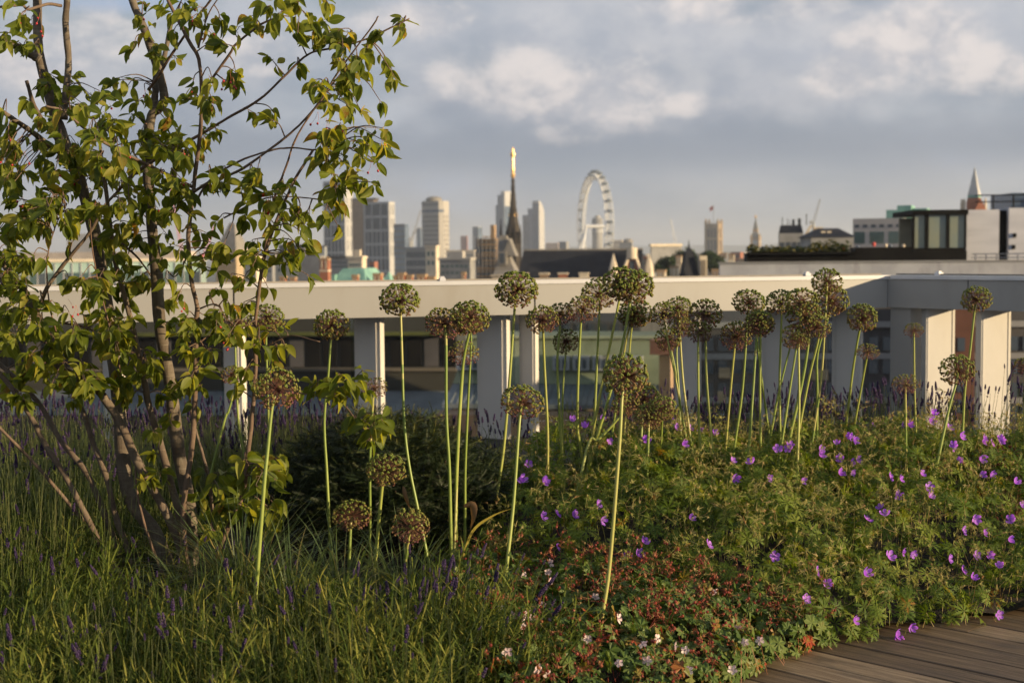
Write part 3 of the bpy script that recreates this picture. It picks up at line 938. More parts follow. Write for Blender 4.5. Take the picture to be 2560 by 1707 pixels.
# ---------------------------------------------------------------- gothic spire with gilded finial
d = 430.0
t = at(1284, 640, d)
spire = thing('gothic_spire', 'dark gothic openwork spire topped by a bright gilded finial', 'church spire', (t.x, d, GROUND_Z))
sz = lambda py: at(1284, py, d).z - GROUND_Z
m_ = d / FPX
Buf().lathe([(19 * m_, 0), (19 * m_, sz(600)), (17 * m_, sz(585)), (16 * m_, sz(568)), (10.5 * m_, sz(538))], 8, rot=0.3).build('lantern', CM('sooty_stone', (0.045, 0.037, 0.030), (0.026, 0.022, 0.019), 0.6, 0.85), spire)
for k in range(8):
    a = 0.3 + 2 * math.pi * k / 8
    q = Buf()
    for py0, py1, r0, r1 in ((700, 596, 2.2, 2.0), (596, 560, 2.0, 0.2)):
        q.tube([(19 * m_ * math.cos(a), 19 * m_ * math.sin(a), sz(py0)), (19 * m_ * math.cos(a), 19 * m_ * math.sin(a), sz(py1))], [r0 * m_, r1 * m_], 5)
    q.build('pinnacle', CM('sooty_stone'), spire)
    am = a + math.pi / 8
    q = Buf().tube([(17.6 * m_ * math.cos(am), 17.6 * m_ * math.sin(am), sz(610)), (17.2 * m_ * math.cos(am), 17.2 * m_ * math.sin(am), sz(580))], 3.0 * m_, 4)
    q.build('louvre', BLACK, spire)
    q = Buf().tube([(10.8 * m_ * math.cos(a), 10.8 * m_ * math.sin(a), sz(541)), (11.4 * m_ * math.cos(a), 11.4 * m_ * math.sin(a), sz(532))], [1.6 * m_, 0.2 * m_], 5)
    q.build('gilded_crocket' if k % 2 == 0 else 'crocket', GOLD if k % 2 == 0 else CM('sooty_stone'), spire)
Buf().lathe([(10.5 * m_, sz(538)), (8.5 * m_, sz(520)), (5.4 * m_, sz(480)), (3.6 * m_, sz(443))], 8, rot=0.3).build('needle', CM('sooty_stone'), spire)
for k in range(8):
    a = 0.3 + 2 * math.pi * k / 8
    q = Buf()
    for py, r in ((526, 9.3), (508, 7.7), (490, 6.2), (470, 4.9), (455, 4.2)):
        q.tube([(r * m_ * math.cos(a), r * m_ * math.sin(a), sz(py)), ((r + 1.6) * m_ * math.cos(a), (r + 1.6) * m_ * math.sin(a), sz(py - 3))], [0.8 * m_, 0.3 * m_], 4)
    q.build('crockets', CM('sooty_stone'), spire, kind='stuff')
Buf().lathe([(3.4 * m_, sz(446)), (6.2 * m_, sz(438)), (4.6 * m_, sz(434)), (3.6 * m_, sz(430)), (4.4 * m_, sz(426)), (3.4 * m_, sz(420)), (3.2 * m_, sz(396)), (3.6 * m_, sz(391)), (7.0 * m_, sz(388)), (6.4 * m_, sz(384)), (3.2 * m_, sz(381)), (2.6 * m_, sz(374)), (1.4 * m_, sz(369))], 10).build('finial', GOLD, spire, smooth=False)

# scaffolded building and stone pavilion roof below the spire
B = Bld('scaffolded_building', 'brown building wrapped in scaffolding left of the gothic spire', 1240, 380, 18)
x0, zt = B.fx(1192), B.z(596)
B.box('wall', BROWN, x0, 0, 0, 10, 0, zt)
for i, z in enumerate(np.arange(zt - 11, zt, 2.1)):
    B.box('scaffold_deck', CM('scaffold_board', (0.42, 0.25, 0.09), (0.3, 0.17, 0.06), 0.8, 0.8), x0 * (0.62 if i > 1 else 0.9), 0.4, -1.3, -0.1, z, z + 0.16)
    B.box('guard_rail', CM('scaffold_board'), x0 * (0.62 if i > 1 else 0.9), 0.4, -1.34, -1.30, z + 0.8, z + 1.05)
for x in np.linspace(x0, 0, 6):
    Buf().tube([(x, -1.25, 0), (x, -1.25, zt + 1.0)], 0.06, 5).build('scaffold_pole', CRANE, B.t)
B.windows(WINDK, ('f', 0.0), span(x0, 0, 4), [zt - 3, zt - 6.3, zt - 9.6], 1.1, 1.9)
Buf().box(x0 * 0.3, x0 * 0.1, 0.5, 2, zt, zt + 3.6).build('chimney', YBRICK, B.t)
B = Bld('pavilion_roof', 'tall grey lead pavilion roof with two stone dormers above the parapet', 1300, 300, 12)
x0, z0, z1 = B.fx(1232), B.z(690), B.z(588)
bb = Buf()
prof = [(0.0, z0), (1.1, z0 + 1.2), (2.0, z0 + (z1 - z0) * 0.45), (2.6, z1)]
V, T = [], []
for ins, z in prof:
    V += [(x0 + ins * 0.35, ins, z), (-ins * 1.35, ins, z), (-ins * 1.35, 7 - ins, z), (x0 + ins * 0.35, 7 - ins, z)]
for i in range(3):
    for k in range(4):
        a, c = i * 4 + k, i * 4 + (k + 1) % 4
        T += [(a, c, c + 4), (a, c + 4, a + 4)]
T += [(12, 13, 14), (12, 14, 15)]
bb.add(V, T).build('roof', LEAD, B.t)
B.box('wall', CREAM, x0, 0, 0.05, 7, 0, z0 - 0.01)
B.box('cornice', CREAM, x0 - 0.3, 0.3, -0.3, 7.2, z0 - 0.01, z0 + 0.3)
for px, py in ((1256, 640),):
    x = B.fx(px)
    o = B.box('dormer', LEAD, x - 0.9, x + 0.9, 0.6, 3, B.z(662), B.z(628))
    B.box('dormer_window', WINDK, x - 0.45, x + 0.45, 0.54, 0.62, B.z(658), B.z(632))
x = B.fx(1272)
bb = Buf().poly3([(x - 1.5, 0.9, B.z(640)), (x + 1.5, 0.9, B.z(640)), (x, 0.9, B.z(596))])
bb.add([(x - 1.5, 0.9, B.z(640)), (x + 1.5, 0.9, B.z(640)), (x, 0.9, B.z(596)), (x - 1.5, 4, B.z(640)), (x + 1.5, 4, B.z(640)), (x, 4, B.z(596))], [(0, 2, 5), (0, 5, 3), (1, 4, 5), (1, 5, 2), (3, 5, 4)])
bb.build('gablet', LEAD, B.t)
Buf().tube([(x0 + 1.3, 3, z1), (x0 + 1.3, 3, z1 + 3.6)], [0.35, 0.05], 6).build('roof_finial', SLATE, B.t)

# ---------------------------------------------------------------- long slate roof with brick gable
B = Bld('slate_roofed_hall', 'long hall with steep dark slate roof and red brick gable right of the spire', 1602, 260, 8)
x0, zr, ze = B.fx(1292), B.z(624), B.z(706)
B.box('wall', BRICK, x0, 0, 0, 14, 0, ze)
xr = B.fx(1578)
bb = Buf().add([(x0, -0.3, ze), (0, -0.3, ze), (0, 7, zr), (x0 + 0.5, 7, zr), (x0, 14.3, ze), (0, 14.3, ze)], [(0, 1, 2), (0, 2, 3), (4, 3, 2), (4, 2, 5), (0, 3, 4), (1, 5, 2)])
bb.build('roof', SLATE, B.t)
nrow, ncol = 12, 1
for r in range(1, 14):
    f = r / 14
    Buf().box(x0 + 0.3, -0.2, -0.3 + 7.3 * f - 0.06, -0.3 + 7.3 * f + 0.03, ze + (zr - ze) * f - 0.02, ze + (zr - ze) * f + 0.05).build('slate_course', SLATE, B.t)
B.box('ridge', LEAD, x0 + 0.5, 0, 6.85, 7.15, zr - 0.05, zr + 0.25)
# the gable turned to the viewer
zg = B.z(618)
xa, xb = B.fx(1552), B.fx(1612)
bb = Buf()
V = [(xa, -1.0, ze - 6), (xb, -1.0, ze - 6), (xb, -1.0, B.z(700)), ((xa + xb) / 2, -1.0, zg), (xa, -1.0, B.z(700))]
bb.add(V + [(x, 5.0, z) for x, _, z in V], [(0, 1, 2), (0, 2, 3), (0, 3, 4), (1, 6, 7), (1, 7, 2), (2, 7, 8), (2, 8, 3), (3, 8, 9), (3, 9, 4), (4, 9, 5), (4, 5, 0)])
bb.build('gable', BRICK, B.t)
xm = (xa + xb) / 2
for dz0, dz1, xx, xy in ((700, 618, xa, xm), (700, 618, xb, xm)):
    Buf().tube([(xx, -1.05, B.z(dz0)), (xy, -1.05, B.z(dz1))], 0.30, 4).build('coping', CREAM, B.t)
Buf().tube([(xm, -1.02, B.z(633) - 1.0), (xm, -1.02, B.z(633) + 1.0)], [0.95, 0.95], 12).build('stone_shield', CREAM, B.t)
B.box('gable_window', WINDK, xm - 0.45, xm + 0.45, -1.06, -0.9, B.z(700), B.z(652))
for px in (1536, 1624):
    x = B.fx(px)
    Buf().tube([(x, -1.0, ze - 6), (x, -1.0, B.z(672)), (x, -1.0, B.z(634))], [1.0, 0.85, 0.08], 6).build('obelisk', CREAM, B.t)
for i, px in enumerate((1330, 1380, 1425, 1475)):
    x = B.fx(px)
    o = Buf().box(x - 0.75, x + 0.75, -12.0, -10.8, 0, B.z(684, -11)).build('chimney_stack', [BRICK, YBRICK, BRICK, CREAM][i], B.t)
    Buf().box(x - 0.9, x + 0.9, -12.15, -10.65, B.z(684, -11), B.z(684, -11) + 0.25).build('chimney_cap', CREAM, o)

# ---------------------------------------------------------------- brick chimneys, copper roof and turrets just above the parapet
def chimney(px0, px1, ptop, d, label, mat=BRICK, tall=False):
    c = at((px0 + px1) / 2, ptop, d)
    wd = (px1 - px0) / FPX * d
    t = thing('chimney_stack', label, 'chimney', (c.x, d, GROUND_Z), R_(-14))
    h = c.z - GROUND_Z
    Buf().box(-wd / 2, wd / 2, -wd * 0.35, wd * 0.5, 0, h - 0.35).build('shaft', mat, t)
    Buf().box(-wd / 2 - 0.04, wd / 2 + 0.04, -wd * 0.35 - 0.04, wd * 0.5 + 0.04, h - 0.35, h - 0.02).build('cap', YBRICK, t)
    for k in range(max(2, int(wd / 0.45))):
        x = -wd / 2 + wd * (k + 0.5) / max(2, int(wd / 0.45))
        Buf().box(x - wd * 0.07, x + wd * 0.07, -wd * 0.35 - 0.05, -wd * 0.35, h - 1.6, h - 0.4).build('rib', CREAM if mat is BRICK else YBRICK, t)
    npot = max(1, int(wd / 0.55))
    for k in range(npot if tall else 0):
        x = -wd / 2 + wd * (k + 0.5) / npot
        Buf().lathe([(0.16, h - 0.05), (0.13, h + 0.16), (0.15, h + 0.18)], 8, (x, 0.05)).build('pot', YBRICK, t)
    if tall:
        for k in range(4):
            Buf().box(-wd / 2 - 0.06, wd / 2 + 0.06, -wd * 0.35 - 0.06, wd * 0.5 + 0.06, h - 2.0 - k * 1.6, h - 1.75 - k * 1.6).build('brick_band', CREAM, t)
chimney(801, 823, 645, 210, 'tall banded brick chimney at the left end of the copper roof', tall=True)
chimney(881, 896, 686, 180, 'squat brick chimney in front of the copper roof', BRICK)
chimney(934, 955, 682, 170, 'broad brick chimney at the right end of the copper roof', BRICK)
chimney(983, 992, 688, 165, 'narrow brick chimney left of the middle brick stack', BRICK)
chimney(995, 1013, 681, 165, 'brick stack with pale cap below the beige colonnaded office', BRICK)
chimney(1017, 1032, 686, 165, 'brick stack right of the pale capped brick stack', BRICK)
chimney(1043, 1066, 685, 160, 'wide low brick stack left of the parapet tape clip', BRICK)
chimney(1070, 1088, 690, 160, 'lowest small brick stack beside the wide low one', YBRICK)
chimney(700, 716, 690, 190, 'brick chimney behind the drooping leaves above the parapet', BRICK)
chimney(726, 740, 692, 190, 'small chimney right of the drooping leaves above the parapet', BRICK)
chimney(1154, 1164, 679, 170, 'thin orange chimney left of the scaffolded building', BRICK)
chimney(1642, 1664, 674, 190, 'cream chimney stack left of the slate turret', CREAM)
chimney(1676, 1696, 664, 200, 'grey and cream stack close to the slate turret', CREAM)
chimney(1780, 1806, 672, 190, 'cream chimney stack right of the slate turret', CREAM)
chimney(1690, 1704, 638, 240, 'cream chimney in front of the dark green trees', CREAM)
chimney(1800, 1818, 632, 420, 'pale grey chimney right of the trees', WHITE)
chimney(1822, 1836, 635, 420, 'second pale chimney right of the trees', CREAM)

B = Bld('copper_roofed_building', 'building with pale green copper roof above the parapet left of centre', 915, 230, 16)
x0 = B.fx(823)
B.box('wall', CREAM, x0, 0, 0, 10, 0, B.z(712))
bb = Buf()
z0, z1 = B.z(712), B.z(671)
x1 = B.fx(846); x2 = B.fx(900)
bb.add([(x0, -0.2, z0), (0, -0.2, z0), (x2, 2.2, z1), (x1, 2.2, z1), (x0, 10, z0), (0, 10, z0), (x2, 7.5, z1), (x1, 7.5, z1)],
       [(0, 1, 2), (0, 2, 3), (1, 5, 6), (1, 6, 2), (5, 4, 7), (5, 7, 6), (4, 0, 3), (4, 3, 7), (3, 2, 6), (3, 6, 7)])
bb.build('roof', COPPER, B.t)
for x in np.linspace(x0 + 0.6, -0.6, 11):
    f = 0.92
    xt = x1 + (x2 - x1) * (x - x0) / (-x0)
    Buf().tube([(x, -0.2, z0), (xt, 2.2, z1 + 0.02)], 0.05, 4).build('seam', COPPER, B.t)
B.box('dormer', COPPER, B.fx(828), B.fx(838), 0.2, 3, B.z(703), B.z(686))
bb = Buf()
xa, xb = B.fx(958), B.fx(978)
bb.add([(xa, 0, B.z(705)), (xb, 0, B.z(705)), ((xa + xb) / 2, 1, B.z(679)), (xa, 3, B.z(705)), (xb, 3, B.z(705))], [(0, 1, 2), (1, 4, 2), (4, 3, 2), (3, 0, 2)])
B.box('wing_wall', COPPER, 0.02, B.fx(985), 0.0, 6, 0, B.z(705))
bb.build('copper_gablet', COPPER, B.t)

# turret with concave slate roof and its cream chimney
d = 210.0
t = at(1722, 640, d)
tur = thing('slate_turret', 'dark blue slate turret roof with finial in front of the trees', 'turret', (t.x, d, GROUND_Z))
zz = lambda py: at(1722, py, d).z - GROUND_Z
m_ = d / FPX
Buf().lathe([(31 * m_, 0), (31 * m_, zz(700))], 4, rot=math.pi / 4 + 0.15).build('wall', CREAM, tur)
Buf().lathe([(32 * m_, zz(700)), (27 * m_, zz(685)), (21 * m_, zz(660)), (15 * m_, zz(632)), (7 * m_, zz(625)), (5 * m_, zz(620))], 4, rot=math.pi / 4 + 0.15).build('roof', SLATE, tur)
Buf().tube([(0, 0, zz(622)), (0, 0, zz(600))], [0.18, 0.03], 6).build('finial', SLATE, tur)
bb = Buf()
bb.box(24 * m_, 42 * m_, -1.5, 1.0, 0, zz(640))
bb.build('chimney', CREAM, tur)
bb = Buf()
for k in range(3):
    x = (27.5 + 5 * k) * m_
    bb2 = Buf().box(x - 0.07, x + 0.07, -1.56, -1.45, zz(690), zz(650)).build('slot', CM('slot', (0.2, 0.16, 0.11), None, 1, 0.9), tur)

# ---------------------------------------------------------------- parliament towers
d = 1750.0
t = at(1784, 640, d)
vt = thing('square_gothic_tower', 'square gothic stone tower with corner turrets and a red flag', 'tower', (t.x, d, GROUND_Z), R_(-24))
zz = lambda py: at(1784, py, d).z - GROUND_Z
m_ = d / FPX
hw = 15.5 * m_
STON = CM('gothic_stone', (0.36, 0.27, 0.17), (0.27, 0.20, 0.13), 0.15, 0.85, dirt=(0.14, 0.11, 0.09), dscale=0.1)
Buf().box(-hw, hw, -hw, hw, 0, zz(560)).build('wall', STON, vt)
for sx in (-1, 1):
    for sy in (-1, 1):
        Buf().lathe([(3.6 * m_, 0), (3.6 * m_, zz(556)), (2.8 * m_, zz(552)), (0.3 * m_, zz(546))], 8, (sx * hw, sy * hw)).build('corner_turret', STON, vt)
for s_ in range(7):
    u = -hw + 2 * hw * (s_ + 0.5) / 7
    for dxy in ((u, -hw), (hw, u)):
        Buf().tube([(dxy[0], dxy[1], zz(561)), (dxy[0], dxy[1], zz(553))], [0.5 * m_ * 2, 0.1], 4).build('pinnacle', STON, vt)
for u in span(-hw * 0.8, hw * 0.8, 3):
    for py0, py1 in ((628, 600), (594, 572)):
        Buf().box(u - 2 * m_, u + 2 * m_, -hw - 0.3, -hw + 0.3, zz(py0), zz(py1)).build('window', WINDK, vt)
        Buf().box(hw - 0.3, hw + 0.3, u - 2 * m_, u + 2 * m_, zz(py0), zz(py1)).build('window', BROWN, vt)
Buf().tube([(0, 0, zz(560)), (0, 0, zz(512))], 0.35, 5).build('flagpole', CRANE, vt)
bb = Buf()
fl = []
for i in range(7):
    u = i / 6
    fl += [(-u * 5.0, 0.5 * math.sin(u * 6), zz(514) - u * 2.2), (-u * 5.0, 0.5 * math.sin(u * 6) + 0.2, zz(523) - u * 3.0)]
bb.add(fl, [t_ for i in range(6) for t_ in ((2 * i, 2 * i + 1, 2 * i + 3), (2 * i, 2 * i + 3, 2 * i + 2))]).build('flag', FLAGR, vt)

d = 1650.0
t = at(1889, 640, d)
ct = thing('clock_tower', 'slender gothic clock tower with pale clock face and pointed roof', 'clock tower', (t.x, d, GROUND_Z), R_(-20))
zz = lambda py: at(1889, py, d).z - GROUND_Z
m_ = d / FPX
hw = 9.0 * m_
Buf().box(-hw, hw, -hw, hw, 0, zz(616)).build('shaft', STON, ct)
Buf().box(-hw * 1.12, hw * 1.12, -hw * 1.12, hw * 1.12, zz(616) + .01, zz(594)).build('clock_stage', CM('clock_stage', (0.42, 0.28, 0.16), None, 0.2, 0.8), ct)
for rotn in (0, 1):
    a = Vector((0, -1)) if rotn == 0 else Vector((1, 0))
    p0, p1 = a * (hw * 1.12 - 0.2), a * (hw * 1.12 + 0.3)
    Buf().tube([(p0.x, p0.y, zz(605)), (p1.x, p1.y, zz(605))], hw * 0.72, 20).build('clock_face', WHITE, ct)
Buf().lathe([(hw * 1.55, zz(594)), (hw * 1.15, zz(584)), (hw * 0.85, zz(580)), (hw * 0.85, zz(573)), (hw * 0.9, zz(572)), (hw * 0.3, zz(553)), (0.3, zz(543))], 4, rot=math.pi / 4).build('roof', LEAD, ct)
Buf().lathe([(hw * 0.95, zz(580) + .02), (hw * 0.95, zz(573) - .02)], 4, rot=math.pi / 4).build('belfry', CM('clock_stage'), ct)
Buf().lathe([(0.5, zz(546)), (1.5, zz(542)), (0.2, zz(537))], 8).build('finial', GOLD, ct)
for k in range(4):
    a = math.pi / 4 + k * math.pi / 2
    Buf().tube([(hw * 1.5 * math.cos(a), hw * 1.5 * math.sin(a), zz(616)), (hw * 1.5 * math.cos(a), hw * 1.5 * math.sin(a), zz(592)), (hw * 1.5 * math.cos(a), hw * 1.5 * math.sin(a), zz(584))], [1.2, 1.2, 0.1], 6).build('pinnacle', STON, ct)

# ---------------------------------------------------------------- roofs to the right
B = Bld('mansard_building', 'dark slate mansard building with chimneys, left of the lower dark roofs', 2008, 190, 10)
x0 = B.fx(1949); zt = B.z(562); ze = B.z(583)
B.box('wall', GREYC, x0, 0, 0, 12, 0, ze)
Buf().add([(x0, 0, ze), (0, 0, ze), (-0.2, 1.4, zt), (x0 + 0.2, 1.4, zt), (x0, 12, ze), (0, 12, ze), (-0.2, 10, zt), (x0 + 0.2, 10, zt)],
          [(0, 1, 2), (0, 2, 3), (1, 5, 6), (1, 6, 2), (5, 4, 7), (5, 7, 6), (4, 0, 3), (4, 3, 7), (3, 2, 6), (3, 6, 7)]).build('roof', SLATE, B.t)
B.windows(WINDK, ('f', 0.0), span(x0, 0, 4), [ze - 1.6], 0.5, 0.8)
for px, w_, h_ in ((1957, 0.10, 1.1), (1985, 0.35, 0.8), (2000, 0.4, 0.9), (1970, 0.08, 0.9), (2018, 0.1, 1.5), (1976, 0.06, 0.7)):
    x = B.fx(px)
    Buf().box(x - w_ / 2, x + w_ / 2, 3, 3.4, zt, zt + h_).build('chimney' if w_ > 0.2 else 'vent_pipe', SLATE, B.t)
Buf().add([(0.05, -0.05, B.z(590)), (0.9, -0.05, B.z(563)), (1.3, -0.05, B.z(563)), (0.4, -0.05, B.z(590)), (0.05, 2, B.z(590)), (0.9, 2, B.z(563)), (1.3, 2, B.z(563)), (0.4, 2, B.z(590))],
          [(0, 3, 2), (0, 2, 1), (1, 2, 6), (1, 6, 5), (0, 1, 5), (0, 5, 4), (3, 7, 6), (3, 6, 2)]).build('gable_coping', CREAM, B.t)
B.box('gable_wall', CREAM, 1.4, 2.6, 1.0, 4.0, B.z(600), B.z(568))
B = Bld('slate_roof_building', 'low dark slate roof with skylights right of the mansard building', 2112, 150, 6)
x0 = B.fx(2028); zt = B.z(569); ze = B.z(592)
B.box('wall', GREYC, x0, 0.9, 0, 12, 0, ze)
Buf().add([(x0 - .3, -0.2, ze), (1.1, -0.2, ze), (-0.2, 4, zt), (x0 + 1, 4, zt), (x0 - .3, 12, ze), (1.1, 12, ze)], [(0, 1, 2), (0, 2, 3), (1, 5, 2), (5, 4, 3), (5, 3, 2), (4, 0, 3)]).build('roof', SLATE, B.t)
for px in (2063, 2078):
    x = B.fx(px)
    Buf().box(x - 0.22, x + 0.22, 1.6, 2.3, ze + (zt - ze) * 0.47, ze + (zt - ze) * 0.66).build('skylight', CREAM, B.t)
B = Bld('stone_office', 'pale stone office with strip windows below a green copper roof', 2258, 170, 22)
x0, y1, zt = B.fx(2132), B.sy(2282), B.z(545)
B.box('wall', CM('mauve_stone', (0.44, 0.40, 0.38), (0.38, 0.35, 0.33), 0.4, 0.8), x0, 0, 0, 5, 0, zt)
B.windows(WINDK, ('f', 0.0), span(x0, -0.1, 6), [B.z(564)], 0.55, 0.36)
B.windows(WINDK, ('s', 0.0), span(0.2, 4.8, 2), [B.z(564)], 1.2, 0.36)
for a0, a1 in ((2136, 2162), (2174, 2210), (2221, 2252)):
    Buf().box(B.fx(a0), B.fx(a1), -0.05, 0.2, B.z(608), B.z(578)).build('window', WINTEAL, B.t)
B.windows(CREAM, ('s', 0.0), [2.5], [B.z(592)], 3.4, 1.2)
Buf().box(B.fx(2208), B.fx(2251), 2.5, 7, zt, B.z(523)).build('copper_roof', COPPER, B.t)
Buf().box(B.fx(2235), 0.6, 2.6, 6.5, zt, B.z(512)).build('copper_lantern', COPPER, B.t)
Buf().box(0.62, 2.4, 3.0, 6.8, zt, B.z(520)).build('copper_roof', COPPER, B.t)

# white brick neighbour: long grey wall, dark roof terrace, black framed pavilion, white blocks
B = Bld('white_brick_house', 'white painted brick block with black slot and roof railing at the right edge', 2700, 46, 4)
zb, zt = B.z(652), B.z(522)
xl = B.fx(2416)
sl0, sl1 = B.fx(2497), B.fx(2521)
B.box('wall', WBRICK, xl, sl0, 0, 5, zb - 2, zt)
B.box('wall', WBRICK, sl1, 0, 0, 5, zb - 2, zt + 0.05)
B.box('black_slot', BLACK, sl0, sl1, 0.25, 4.8, zb - 2, zt - 0.02)
for z in np.arange(zb, zt - 0.05, 0.14):
    Buf().box(xl - 0.003, sl0, -0.006, 0.02, z, z + 0.115).build('brick_course', WBRICK, B.t)
    Buf().box(sl1, 0, -0.006, 0.02, z, z + 0.115).build('brick_course', WBRICK, B.t)
for zr_ in (B.z(484), B.z(501)):
    Buf().tube([(B.fx(2448), 0.6, zr_), (0, 0.6, zr_)], 0.022, 5).build('rail', BLACK, B.t)
for px in (2494, 2545, 2640):
    Buf().tube([(B.fx(px), 0.6, zt - 0.1), (B.fx(px), 0.6, B.z(484))], 0.025, 5).build('rail_post', BLACK, B.t)
Buf().box(B.fx(2546), 0, 0.9, 3.5, zt, B.z(478)).build('roof_cabin', BLUEGL, B.t)
for px, py in ((2535, 587), (2533, 616)):
    Buf().box(B.fx(px) - 0.05, B.fx(px) + 0.05, -0.06, -0.008, B.z(py) - 0.07, B.z(py) + 0.07).build('wall_lamp', BLACK, B.t)
for zr_ in (B.z(633), B.z(642)):
    Buf().tube([(xl, -0.7, zr_), (0, -0.7, zr_)], 0.018, 5).build('terrace_rail', CM('blue_grey_metal', (0.10, 0.12, 0.17), None, 1, 0.5), B.t)
for px in np.arange(2425, 2700, 26):
    Buf().tube([(B.fx(px), -0.7, zb), (B.fx(px), -0.7, B.z(632))], 0.02, 5).build('baluster', CM('blue_grey_metal'), B.t)

B = Bld('glass_pavilion', 'black framed rooftop glass pavilion beside the white brick block', 2414, 45, 5)
x0 = B.fx(2283); zb, zt = B.z(648), B.z(524)
B.box('roof', BLACK, x0 - 0.05, 0.05, -0.1, 3.4, B.z(537), zt)
B.box('floor_beam', BLACK, x0, 0, -0.02, 3.4, zb, B.z(619))
B.box('back_wall', CM('interior_wall', (0.38, 0.34, 0.24), (0.26, 0.25, 0.19), 0.6, 0.9), x0 + 0.1, -0.1, 3.0, 3.1, zb, zt - 0.2)
for a0, a1 in ((2280, 2286), (2312, 2321), (2365, 2373), (2411, 2415)):
    Buf().box(B.fx(a0), B.fx(a1), -0.04, 0.1, B.z(619) + .002, B.z(537) - .002).build('post', BLACK, B.t)
pane_m = CM('pavilion_glass', (0.20, 0.215, 0.155), (0.16, 0.20, 0.18), 0.9, 0.08, spec=0.8)
for a0, a1 in ((2286, 2312), (2321, 2365), (2373, 2411)):
    Buf().box(B.fx(a0), B.fx(a1), 0.03, 0.05, B.z(619) + .002, B.z(537) - .002).build('glass_pane', pane_m, B.t)
for a0, a1 in ((2290, 2312), (2321, 2362), (2386, 2411)):
    Buf().box(B.fx(a0), B.fx(a1), -0.05, 0.0, B.z(640), B.z(628)).build('low_pane', CM('pale_sill', (0.40, 0.36, 0.26), (0.25, 0.22, 0.16), 3, 0.6), B.t)

B = Bld('planter_terrace', 'dark roof terrace edge with black planters along the grey wall', 2414, 44, 5)
zb = B.z(651)
Buf().box(B.fx(1866), -0.01, -0.2, 0.8, zb, B.z(628)).build('planter_box', BLACK, B.t)
Buf().box(B.fx(2140), B.fx(2282), 0.1, 1.2, B.z(628), B.z(616)).build('planter_box', BLACK, B.t)
Buf().box(B.fx(1868), B.fx(2140), -0.35, -0.2, B.z(633), B.z(626)).build('timber_rail', BLACK, B.t)
hd = Buf()
def leaf_cloud(buf, boxes, size, tpl=None):
    quad = (np.array([(-0.5, 0, 0), (0.5, 0, 0), (0.5, 1, 0), (-0.5, 1, 0)], float), np.array([(0, 1, 2), (0, 2, 3)]), np.zeros(4), np.zeros(4))
    for (c, r, n_) in boxes:
        D = rand_dirs(n_)
        O = np.array(c) + D * np.array(r) * (rng.random((n_, 1)) ** 0.4)
        buf.inst(quad, frames(rand_dirs(n_), rand_dirs(n_), size * rng.uniform(0.6, 1.3, n_)), O)
boxes = []
for px in range(1880, 2130, 12):
    h_ = 0.10 + 0.10 * rng.random() + (0.14 if px > 2035 else 0)
    boxes.append(((B.fx(px), 0.3, B.z(627) + h_ * 0.3), (0.16, 0.3, h_), 90))
leaf_cloud(hd, boxes, 0.06)
hd.build('hedge', HEDGE, B.t, kind='stuff')
for px, py, c in ((2112, 612, REDST), (2190, 606, REDST), (2150, 614, BLUEGL), (2232, 612, BLUEGL), (2220, 610, CREAM), (2264, 612, CREAM)):
    Buf().lathe([(0.04, B.z(py) - 0.10), (0.06, B.z(py) - 0.04), (0.055, B.z(py) + 0.02), (0.02, B.z(py) + 0.03)], 8, (B.fx(px), 0.4)).build('flower_pot', c, B.t)
B2 = Bld('boundary_wall', 'pale grey rendered roof wall behind the right part of the parapet', 2800, 43, 5, 'wall')
Buf().box(B2.fx(1800), 0, 0, 0.4, B2.z(762), B2.z(651)).build('wall', CM('grey_render', (0.36, 0.37, 0.40), (0.29, 0.30, 0.33), 1.2, 0.9, dirt=(0.22, 0.22, 0.24), dscale=2.5), B2.t)
Buf().box(B2.fx(1797), 0, -0.05, 0.5, B2.z(651), B2.z(651) + 0.04).build('coping', GREYC, B2.t)

# church spire at the right
d = 330.0
t = at(2434, 640, d)
cs = thing('pale_church_spire', 'pale pointed church spire with red brick tower at the right edge', 'church spire', (t.x, d, GROUND_Z), R_(-40))
zz = lambda py: at(2434, py, d).z - GROUND_Z
m_ = d / FPX
Buf().lathe([(19 * m_, zz(488)), (12.5 * m_, zz(466)), (0.3 * m_, zz(416))], 4, rot=math.pi / 4 + 0.15).build('spire', CM('pale_lead', (0.50, 0.49, 0.47), (0.42, 0.42, 0.42), 0.3, 0.5), cs)
Buf().lathe([(19 * m_, zz(495)), (19 * m_, zz(488))], 4, rot=math.pi / 4 + 0.15).build('belfry', COPPER, cs)
Buf().lathe([(22 * m_, 0), (22 * m_, zz(506)), (18.5 * m_, zz(495))], 4, rot=math.pi / 4 + 0.15).build('tower', BRICK, cs)
for ox, oy in ((-32, 0), (-20, -14), (30, -4)):
    Buf().tube([(ox * m_, oy * m_, 0), (ox * m_, oy * m_, zz(508)), (ox * m_, oy * m_, zz(497))], [3.6 * m_, 3.6 * m_, 0.2], 6).build('pinnacle', CREAM, cs)
Buf().add([(10 * m_, -26 * m_, zz(530)), (36 * m_, -6 * m_, zz(530)), (23 * m_, -16 * m_, zz(498)), (0, -10 * m_, zz(530)), (28 * m_, 12 * m_, zz(530)), (14 * m_, 0, zz(498))],
          [(0, 1, 2), (0, 2, 5), (0, 5, 3), (1, 4, 5), (1, 5, 2), (3, 5, 4)]).build('gable', BRICK, cs)

